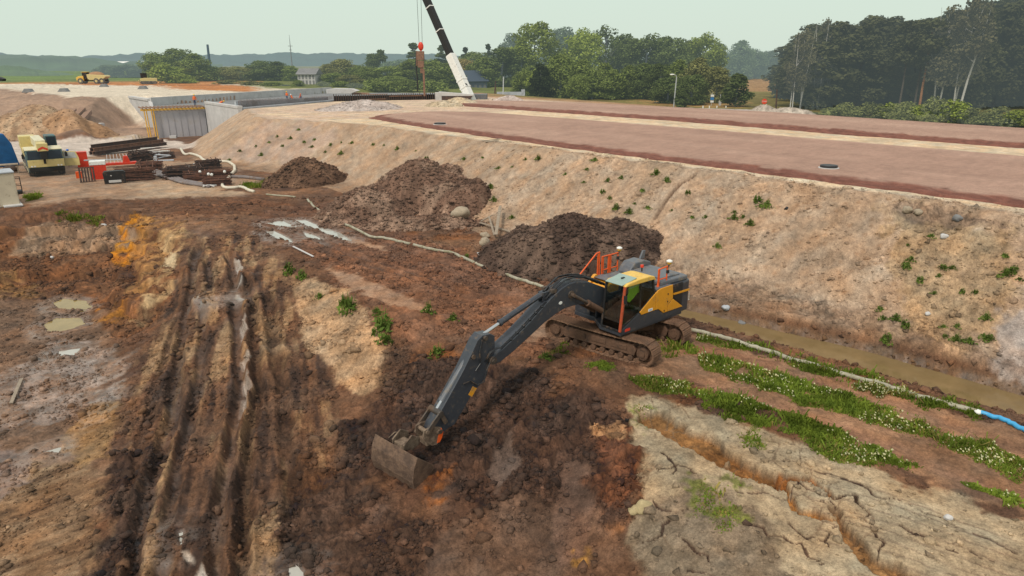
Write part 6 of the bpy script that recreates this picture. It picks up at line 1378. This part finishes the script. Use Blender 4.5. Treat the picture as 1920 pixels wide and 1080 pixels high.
row('tree',[('broad',200,122,50,335,L_BLUE),('broad',236,120,62,330,L_BLUE),('broad',262,130,40,338,L_BLUE),('broad',182,130,34,340,L_BLUE)],'pale hazy tree between dump truck and willows, %s from the left','hazy trees behind the dump truck')
row('tree',[('broad',420,126,54,275,L_OLIVE),('broad',448,124,60,270,L_OLIVE),('broad',488,114,66,272,L_DARK),('egg',518,115,62,268,L_DARK),('egg',545,122,46,266,L_MID),('broad',614,120,40,255,L_OLIVE),('broad',640,112,70,258,L_OLIVE),('broad',672,122,60,255,L_MID)],'tree on the skyline behind the bridge, %s from the left','trees behind the bridge')
row('tree',[('egg',697,99,40,310,L_DARK),('tall',713,94,36,312,L_DARK),('conif',775,80,56,300,L_DARK),('conif',829,84,52,305,L_DARK),('conif',872,88,30,330,L_DEEP),('conif',915,82,30,335,L_DEEP),('broad',745,112,70,300,L_BLUE),('broad',890,98,70,300,L_MID)],'tree standing tall in the rear row around the crane boom, %s from the left','rear trees around the crane boom')
row('tree',[('broad',622,136,46,225,L_MID),('broad',655,140,56,222,L_OLIVE),('broad',690,128,66,226,L_MID),('broad',722,124,76,228,L_MID),('broad',735,142,66,212,L_MID),('broad',775,112,80,230,L_MID),('broad',812,112,84,226,L_MID),('egg',838,118,66,222,L_MID),('broad',866,112,70,250,L_FLOWER),('egg',905,108,72,232,L_MID),('egg',942,86,84,236,L_DARK)],'leafy tree in the front row around the crane boom, %s from the left','front trees around the crane boom')
row('tree',[('broad',962,66,66,305,L_BLUE),('broad',1004,44,104,245,L_LIGHT),('egg',978,84,70,240,L_LIGHT),('broad',1058,56,80,262,L_BLUE),('broad',1092,55,92,252,L_LIGHT),('sparse',1138,48,66,262,L_DARK),('broad',1172,68,90,280,L_DARK),('broad',1215,66,96,262,L_DARK),('broad',1258,70,90,266,L_DARK),('broad',1322,64,78,290,L_LIGHT),('broad',1290,78,66,300,L_DARK),('egg',1350,80,50,330,L_BLUE),('egg',1392,76,64,345,L_BLUE),('broad',1420,92,50,370,L_BLUE),('broad',1448,96,56,390,L_BLUE),('broad',1480,98,60,400,L_BLUE)],'large tree on the wooded rise right of the crane, %s from the left','large trees on the rise')
row('tree',[('broad',985,128,50,166,L_MID),('egg',1010,126,50,162,L_LIGHT),('broad',1052,104,86,157,L_MID),('egg',1092,112,74,155,L_MID),('column',1112,128,44,150,L_MID),('egg',1135,118,60,153,L_MID),('column',1152,128,44,147,L_MID),('egg',1180,122,56,150,L_MID),('egg',1210,116,60,149,L_DARK),('broad',1240,120,66,145,L_DARK),('egg',1275,112,64,142,L_MID),('egg',1312,108,74,139,L_OLIVE),('egg',1348,122,64,134,L_OLIVE),('column',1385,138,50,123,L_DARK),('broad',1085,138,50,145,L_MID),('broad',1255,146,70,134,L_DARK),('broad',1300,140,70,129,L_DARK)],'rounded tree in the near row behind the white fence, %s from the left','near trees behind the white fence')
tree('conifer','cedar',1014,120,64,154,L_DEEP,'solitary dense dark conifer at the far edge of the gravel road',cat='tree')
tree('conifer','spruce',1279,165,32,124,L_DARK,'small green conifer right of the street lamp',cat='tree')
row('bush',[('bush',606,153,26,200,L_BUSH),('bush',558,150,26,200,L_MID),('bush',640,152,44,196,L_MID),('bush',668,156,40,194,L_BUSH),('bush',700,150,50,195,L_MID),('bush',735,152,50,195,L_MID),('bush',770,150,50,196,L_MID),('bush',810,152,50,196,L_MID),('bush',508,154,40,205,L_MID),('bush',470,152,46,215,L_OLIVE),('bush',430,150,50,225,L_OLIVE),('bush',535,158,24,205,L_BUSH),('bush',575,160,28,205,L_BUSH),('bush',1000,168,24,180,L_LIGHT),('bush',966,166,22,182,L_LIGHT)],'low bright bush in front of the tree rows, %s from the left','low bright bushes')
for px,w_ in ((840,120),(900,110),(950,90)): pass
# the dark wood on the right
tops=[(1470,100),(1480,70),(1500,50),(1530,42),(1560,30),(1600,40),(1650,28),(1700,24),(1750,30),(1790,8),(1830,14),(1870,-12),(1920,-20),(2000,-30),(2150,-30)]
TX=[a for a,_ in tops];TY=[b_ for _,b_ in tops]; it=[]
r2=random.Random(5)
for k,px in enumerate(range(1518,2090,21)): it.append(('wood',px+r2.uniform(-6,6),np.interp(px,TX,TY)+r2.uniform(0,26),95+r2.uniform(-8,18),112+r2.uniform(0,9),L_WOOD))
row('tree',it,'dark leafy tree in the front of the wood, %s from the left','front trees of the dark wood')
it=[]
for k,px in enumerate(range(1524,2120,24)): it.append(('wood',px+r2.uniform(-8,8),np.interp(px,TX,TY)+r2.uniform(-2,18),110+r2.uniform(-8,18),128+r2.uniform(0,9),L_WOOD))
for k,px in enumerate(range(1510,2150,32)): it.append(('wood',px+r2.uniform(-8,8),np.interp(px,TX,TY)+r2.uniform(6,30),120,148+r2.uniform(0,10),L_WOOD))
for i_ in it: tree('tree',*i_[:6],'dark tree deep inside the wood, hidden behind the front trees','trees deep inside the wood',bark=B_DARK)
for k,(px,yt,w_,t_,lb) in enumerate(((1503,58,42,108,'slender birch at the left corner of the wood, front one of two'),(1515,48,46,110,'slender birch at the left corner of the wood, rear one of two'),(1552,33,50,112,'wispy birch whose top rises over the left part of the wood'),(1790,2,66,104,'tall birch with white stems, second nearest to the right edge'),(1822,6,66,103,'tall birch with bright white stems beside the leaning birch'))):
    tree('birch_tree','birch',px,yt,w_,t_,L_BIRCH,lb,bark=B_BIRCH,var=k)
tree('birch_tree','lone',1838,-8,70,100,L_BIRCH,'leaning white birch at the right edge of the wood',bark=B_BIRCH,rz=-.2)
for k,(px,yt,w_,t_,lb) in enumerate(((1752,40,70,106,'pine with a bare orange trunk in the wood'),(1738,60,60,108,'thin pine just left of the orange trunked one'),(1712,40,60,107,'pine with a brown bare trunk, leftmost of the three'))): tree('pine_tree','pine',px,yt,w_,t_,L_WOOD,lb,bark=(B_PINE if k==0 else B_BARK))
it=[(kind,px,yt+rnd.uniform(-9,7),wp*rnd.uniform(.7,1.1),t_,lf) for kind,px,yt,wp,t_,lf in [('bush',1585,203,54,100,L_BUSH),('bush',1612,199,60,98,L_BUSH),('bush',1640,200,50,97,L_BUSH),('bush',1668,194,64,96,L_LIGHT),('bush',1700,202,58,94,L_BUSH),('bush',1728,198,60,93,L_LIGHT),('bush',1760,192,66,92,L_BUSH),('bush',1790,196,66,91,L_LIGHT),('bush',1822,206,56,89,L_BUSH),('bush',1850,212,60,87,L_BUSH),('bush',1880,210,60,86,L_BUSH),('bush',1912,206,60,85,L_LIGHT),('bush',1950,206,60,84,L_BUSH),('bush',1528,206,30,106,L_BUSH),('bush',1560,208,40,103,L_BUSH),('bush',1745,215,46,88,L_BUSH),('bush',1690,212,44,92,L_BUSH)]]
row('bush',it,'pale green bush along the foot of the dark wood, %s from the left','bushes along the foot of the wood')
# ------------------------------------------------------------------ hills and far woods
def hills(name,t_,tops,c,seed,haze,rough_):
    az0=[math.atan2(ray(x,121)[0],ray(x,121)[1]) for x,_ in tops]; hh=[HC+(121-y)/F*t_ for _,y in tops]
    a=np.arange(az0[0],az0[-1],rough_/t_*1.2); base=np.interp(a,az0,hh); n=len(a)
    V=[];R_=[1,1.02,1.05,1.12,1.25]
    for j,(rr_,f) in enumerate(zip((.90,.95,.985,1.0,1.06),(0,.45,.85,1.0,.9))):
        nz=fbm(a*t_*.02*50/ rough_*1.,np.full(n,j*3.1),1.6,4,seed)*rough_*.55+fbm(a*t_/rough_*.08,np.full(n,j*2.),1,3,seed+1)*rough_*1.2
        z=3+(base-3)*f+nz*(f>0)*(base>6); V.append(np.stack([np.sin(a)*t_*rr_,np.cos(a)*t_*rr_,z],1))
    V=np.concatenate(V); ii=np.arange(5*n).reshape(5,n); Q_=np.stack([ii[:-1,:-1],ii[:-1,1:],ii[1:,1:],ii[1:,:-1]],-1).reshape(-1,4)[:,::-1]
    o=npmesh(name,V,Q_,paint('%s %d'%(name,seed),c,.95,.45,.02,haze=haze)); return tag(o,kind='structure')
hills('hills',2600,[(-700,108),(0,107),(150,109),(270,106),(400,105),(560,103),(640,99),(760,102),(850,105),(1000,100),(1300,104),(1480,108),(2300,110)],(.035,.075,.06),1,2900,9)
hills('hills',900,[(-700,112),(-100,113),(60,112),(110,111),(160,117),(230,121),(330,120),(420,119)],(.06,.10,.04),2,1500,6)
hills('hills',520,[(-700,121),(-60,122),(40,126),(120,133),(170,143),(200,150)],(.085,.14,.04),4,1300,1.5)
# ------------------------------------------------------------------ grass strips and weeds
def in_poly(P,n,rs):
    A=np.array(P); lo,hi=A.min(0),A.max(0); x=rs.uniform(lo[0],hi[0],n*3); y=rs.uniform(lo[1],hi[1],n*3); d=sdpoly(x,y,P)+.35*fbm(x,y,.5,3,130)+.25*fbm(x,y,1.8,2,136); k=np.nonzero(d<0)[0]; return x[k],y[k],d[k],(hi-lo)
def gzs(x,y): return np.array([gz(a,b_) for a,b_ in zip(x,y)])
def grass(px,dens,h,flow,label,seed,mats=None,patch=.2):
    P=gxy(px); rs=np.random.default_rng(seed); A=np.array(P); area=np.prod(A.max(0)-A.min(0)); n=int(min(area*dens*1.45,150000)/3)+10
    x,y,d,_=in_poly(P,n,rs); k=rs.random(len(x))<np.clip(.6+fbm(x,y,.8,3,131)*1.7,.02,1)*np.clip(-d/.3,.06,1); x,y,d=x[k],y[k],d[k]; z=gzs(x,y); m=len(x)
    hh=h*(.3+.7*rs.random(m)+.8*(rs.random(m)>.965))*(.75+.6*np.clip(fbm(x,y,.7,2,132),-.6,1))*np.clip(-d/.35,.45,1); a=rs.random(m)*6.28; w=.012+.022*rs.random(m)**1.5; lean=rs.normal(size=(m,2))*.42*hh[:,None]
    dx=np.cos(a)*w; dy=np.sin(a)*w
    V=np.stack([np.stack([x-dx,y-dy,z-.03],1),np.stack([x+dx,y+dy,z-.03],1),np.stack([x+dx*.8+lean[:,0],y+dy*.8+lean[:,1],z+hh],1),np.stack([x-dx*.8+lean[:,0],y-dy*.8+lean[:,1],z+hh*.96],1)],1).reshape(-1,3)
    Q_=np.arange(len(V)).reshape(-1,4); mi=np.where(rs.random(m)<patch*np.clip(.5+fbm(x,y,1.5,2,133)*2,0,2),2,0)
    if flow>0:
        f=np.nonzero(rs.random(m)<flow*np.clip(.35+fbm(x,y,1.1,3,134)*2.6,0,2.2))[0]; s=.012+.012*rs.random(len(f)); fx=x[f]+lean[f,0];fy=y[f]+lean[f,1];fz=z[f]+hh[f]+.01
        W_=np.stack([np.stack([fx-s,fy-s,fz-s*.5],1),np.stack([fx+s,fy-s,fz-s*.5],1),np.stack([fx+s,fy+s,fz+s],1),np.stack([fx-s,fy+s,fz+s],1)],1).reshape(-1,3)
        Q_=np.concatenate([Q_,len(V)+np.arange(len(W_)).reshape(-1,4)]); V=np.concatenate([V,W_]); mi=np.concatenate([mi,np.ones(len(f),int)])
    o=npmesh('grass',V,Q_,[L_GRASS,L_CLOV,L_DRYG],mi=mi); return tag(o,label,'grass',None,'stuff')
grass([(1310,672),(1345,668),(1400,680),(1460,700),(1530,720),(1600,745),(1680,770),(1760,800),(1850,835),(1960,875),(1960,925),(1860,885),(1790,855),(1700,818),(1620,792),(1540,767),(1450,737),(1380,717),(1320,697)],2600,.23,.028,'wide strip of white flowering clover along the haul path',1)
grass([(1175,712),(1230,703),(1290,720),(1345,738),(1420,762),(1480,783),(1560,803),(1640,833),(1700,863),(1742,883),(1720,895),(1640,876),(1560,858),(1500,828),(1440,803),(1370,793),(1330,778),(1300,748),(1220,737)],2600,.24,.028,'narrow strip of flowering clover bordering the cracked clay',2)
grass([(1805,898),(1860,913),(1960,955),(1960,985),(1870,948),(1815,917)],2600,.25,.05,'short grass strip at the lower right edge',3)
grass([(1300,626),(1360,637),(1420,648),(1480,664),(1560,688),(1640,712),(1720,737),(1800,762),(1865,775),(1840,789),(1760,774),(1680,749),(1600,726),(1500,694),(1420,671),(1350,652),(1300,641)],2000,.22,.07,'grass strip along the hose at the ditch edge',4)
grass([(1400,642),(1440,650),(1560,682),(1660,712),(1780,745),(1840,765),(1780,757),(1660,724),(1540,688)],700,.42,0,'tall reed grass on the near ditch edge',5)
grass([(1222,640),(1262,632),(1310,645),(1300,662),(1260,672),(1230,664)],2200,.25,0,'grass patch right of the excavator track',6)
grass([(1092,683),(1130,676),(1152,684),(1148,698),(1105,700)],2000,.2,0,'grass patch in front of the excavator track',7)
for i_,(P_,lb) in enumerate(([[(1280,905),(1330,895),(1385,880),(1398,915),(1362,1000),(1300,960)],'thin grass on the cracked clay'],[[(1385,790),(1425,800),(1440,845),(1392,842)],'thin grass below the clover strip'],[[(1190,757),(1228,760),(1224,786),(1185,782)],'thin grass beside the dark mud'],[[(1020,650),(1075,640),(1070,665),(1025,668)],'sparse grass under the boom'],[[(1340,760),(1400,785),(1360,800)],'thin grass at the strip edge'])): grass(P_,330,.13,0,lb,20+i_,patch=.35)
grass([(90,405),(125,398),(150,402),(195,405),(190,418),(150,415),(110,422)],900,.4,0,'grass fringe on the rim of the pit',30); grass([(45,370),(80,364),(78,374),(50,378)],500,.3,0,'grass patch by the cage trolley',31); grass([(440,348),(500,338),(520,345),(470,356)],300,.3,0,'grass by the end of the grey pipe',32)
def mkweed(seed,kind):
    rs=np.random.default_rng(seed); n=150 if kind else 95; H_=.42 if kind else .26; W_=.30 if kind else .30
    a=rs.random(n)*6.28; r_=W_*rs.random(n)**.55*(1+.5*np.sin(a*2+seed)); z=H_*rs.random(n)*(1.05-(r_/W_)**1.3*.75).clip(.1,1); x=np.cos(a)*r_;y=np.sin(a)*r_
    nn=rs.normal(size=(n,3)); nn[:,2]+=1.; nn/=np.linalg.norm(nn,axis=1,keepdims=True); p=np.cross(nn,rs.normal(size=(n,3))); p/=np.linalg.norm(p,axis=1,keepdims=True); q=np.cross(nn,p); s_=(.035+.04*rs.random(n))[:,None]
    C=np.stack([x,y,z],1); V=np.stack([C-p*s_*1.5,C-q*s_*.55,C+p*s_*1.5,C+q*s_*.55],1).reshape(-1,3)
    k=26; a=rs.random(k)*6.28; r0=W_*.35*rs.random(k); t_=np.stack([np.cos(a)*(r0+.12),np.sin(a)*(r0+.12),H_*(.5+.8*rs.random(k))],1); b0=np.stack([np.cos(a)*r0,np.sin(a)*r0,-.05+0*r0],1); w_=np.stack([-np.sin(a),np.cos(a),0*a],1)*.010
    V=np.concatenate([V,np.stack([b0-w_,b0+w_,t_+w_*.5,t_-w_*.5],1).reshape(-1,3)])
    o=npmesh('w',V,np.arange(len(V)).reshape(-1,4),L_WEED); m=o.data; bpy.data.objects.remove(o); m.name='weed_tuft'; return m
WM=[mkweed(1,0),mkweed(2,0),mkweed(3,1),mkweed(4,1)]
def weed(px,py,s,label,group=None,k=0,sz=1.):
    p=GG(px,py); o=bpy.data.objects.new('weed_tuft',WM[k%4]); link(o); o.location=p; o.scale=(s,s,s*sz); o.rotation_euler=(0,0,rnd.random()*6); return tag(o,label,'weed',group)
for px,py,s,lb in ((653,580,1.9,'biggest bushy weed on the crest of the pale bank, left one'),(718,620,1.7,'bushy weed on the pale bank, right one with a smaller one below'),(724,642,1.2,'smaller bushy weed right below another on the pale bank'),(543,512,1.2,'upright weed at the upper end of the pale bank'),(567,524,1.0,'straggly weed beside the upright one at the bank top'),(820,666,1.1,'weed in the mud left of the boom'),(803,588,.9,'weed on the brown platform beside the pale tracks'),(850,600,.7,'small weed in the middle of the brown platform'),(600,560,.8,'small weed halfway down the pale bank top'),(1420,380,1.1,'upper weed of a pair near the top of the sandy bank'),(1436,391,1.2,'lower weed of a pair near the top of the sandy bank'),(705,588,.8,'small weed between the two big ones'),(1025,672,.8,'weed below the boom and left of the track'),(960,412,.8,'weed by the crossed planks'),(875,483,.6,'weed patch touching the long hose'),(1662,642,.8,'tall grey-green weed at the foot of the bank')): weed(px,py,s,lb,None,int(px),1.2)
slw=[(1702,460),(1745,442),(1698,500),(1708,485),(1768,503),(1785,505),(1725,528),(1805,548),(1829,550),(1752,551),(1885,518),(1900,510),(1912,525),(1656,600),(1680,600),(1697,615),(1650,580),(1770,610),(1795,612),(1793,642),(1815,645),(1846,632),(1855,640),(1850,598),(1772,630),(1885,480),(1760,520),(1655,640),
 (1290,365),(1298,410),(1376,412),(1393,408),(1377,400),(1323,410),(1407,420),(1345,463),(1190,382),(1215,392),(1140,340),(1165,335),(1115,300),(1100,318),(1060,330),(985,302),(960,315),(935,318),(920,355),(926,378),(895,385),(890,395),(882,375),(895,398),(1130,360),(1260,395),(1250,340),(1230,330),(800,300),(780,282),(745,280),(720,275),(700,272),(660,270),(640,268),(620,272),(590,262),(570,268),(545,262),(520,258),(560,245),(585,275),(610,285),(640,290),(530,275),(505,268),(490,290),(480,275),(450,285),(430,300),(1155,395),(1143,375),(1095,345),(1205,360),(1180,400),(1010,300),(870,300),(905,295)]
for i_,(px,py) in enumerate(slw): weed(px,py,rnd.uniform(.4,1.0)*(.85 if px>1250 else .95 if px>850 else 1.0),'small green weed growing on the sandy bank','weeds dotted over the sandy bank',i_)
# ------------------------------------------------------------------ light, sky, camera
SUN_EL,SUN_AZ=R(52),R(-150)             # azimuth clockwise from +Y
w=bpy.data.worlds.new('World'); SC.world=w; w.use_nodes=True
nt=w.node_tree; bg=nt.nodes['Background']
sky=nt.nodes.new('ShaderNodeTexSky'); sky.sky_type='NISHITA'; sky.sun_disc=False; sky.sun_elevation=SUN_EL; sky.sun_rotation=SUN_AZ
sky.air_density=1.2; sky.dust_density=4.0; sky.ozone_density=1.0
tc=nt.nodes.new('ShaderNodeTexCoord'); sep=nt.nodes.new('ShaderNodeSeparateXYZ'); nt.links.new(tc.outputs['Generated'],sep.inputs[0])
rp=nt.nodes.new('ShaderNodeValToRGB'); nt.links.new(sep.outputs[2],rp.inputs[0])
rp.color_ramp.elements[0].position=0.; rp.color_ramp.elements[0].color=(9.6,11.,9.6,1)
rp.color_ramp.elements[1].position=.6; rp.color_ramp.elements[1].color=(10.,10.4,10.2,1)
e=rp.color_ramp.elements.new(.1); e.color=(9.2,10.9,9.5,1)
mx=nt.nodes.new('ShaderNodeMix'); mx.data_type='RGBA'; mx.inputs[0].default_value=.82
nt.links.new(sky.outputs[0],mx.inputs[6]); nt.links.new(rp.outputs[0],mx.inputs[7]); nt.links.new(mx.outputs[2],bg.inputs[0]); bg.inputs[1].default_value=.083
sl=bpy.data.lights.new('sun','SUN'); sl.energy=2.45; sl.angle=R(10); sl.color=(1,.93,.82)
so=bpy.data.objects.new('sun',sl); COL.objects.link(so)
dv=Vector((math.sin(SUN_AZ)*math.cos(SUN_EL),math.cos(SUN_AZ)*math.cos(SUN_EL),math.sin(SUN_EL)))
so.rotation_euler=dv.to_track_quat('Z','Y').to_euler(); so.location=(0,0,60)
cam=bpy.data.cameras.new('camera'); cam.sensor_width=36; cam.lens=36*F/1920; cam.clip_end=20000; cam.clip_start=.1
co=bpy.data.objects.new('camera',cam); COL.objects.link(co); co.location=(0,0,HC); co.rotation_euler=(math.pi/2-PITCH,0,0); SC.camera=co
SC.view_settings.view_transform='Standard'; SC.view_settings.look='None'; SC.view_settings.exposure=0; SC.view_settings.gamma=1
SC.render.engine='CYCLES'; SC.cycles.use_denoising=True; SC.cycles.max_bounces=6; SC.cycles.transparent_max_bounces=12
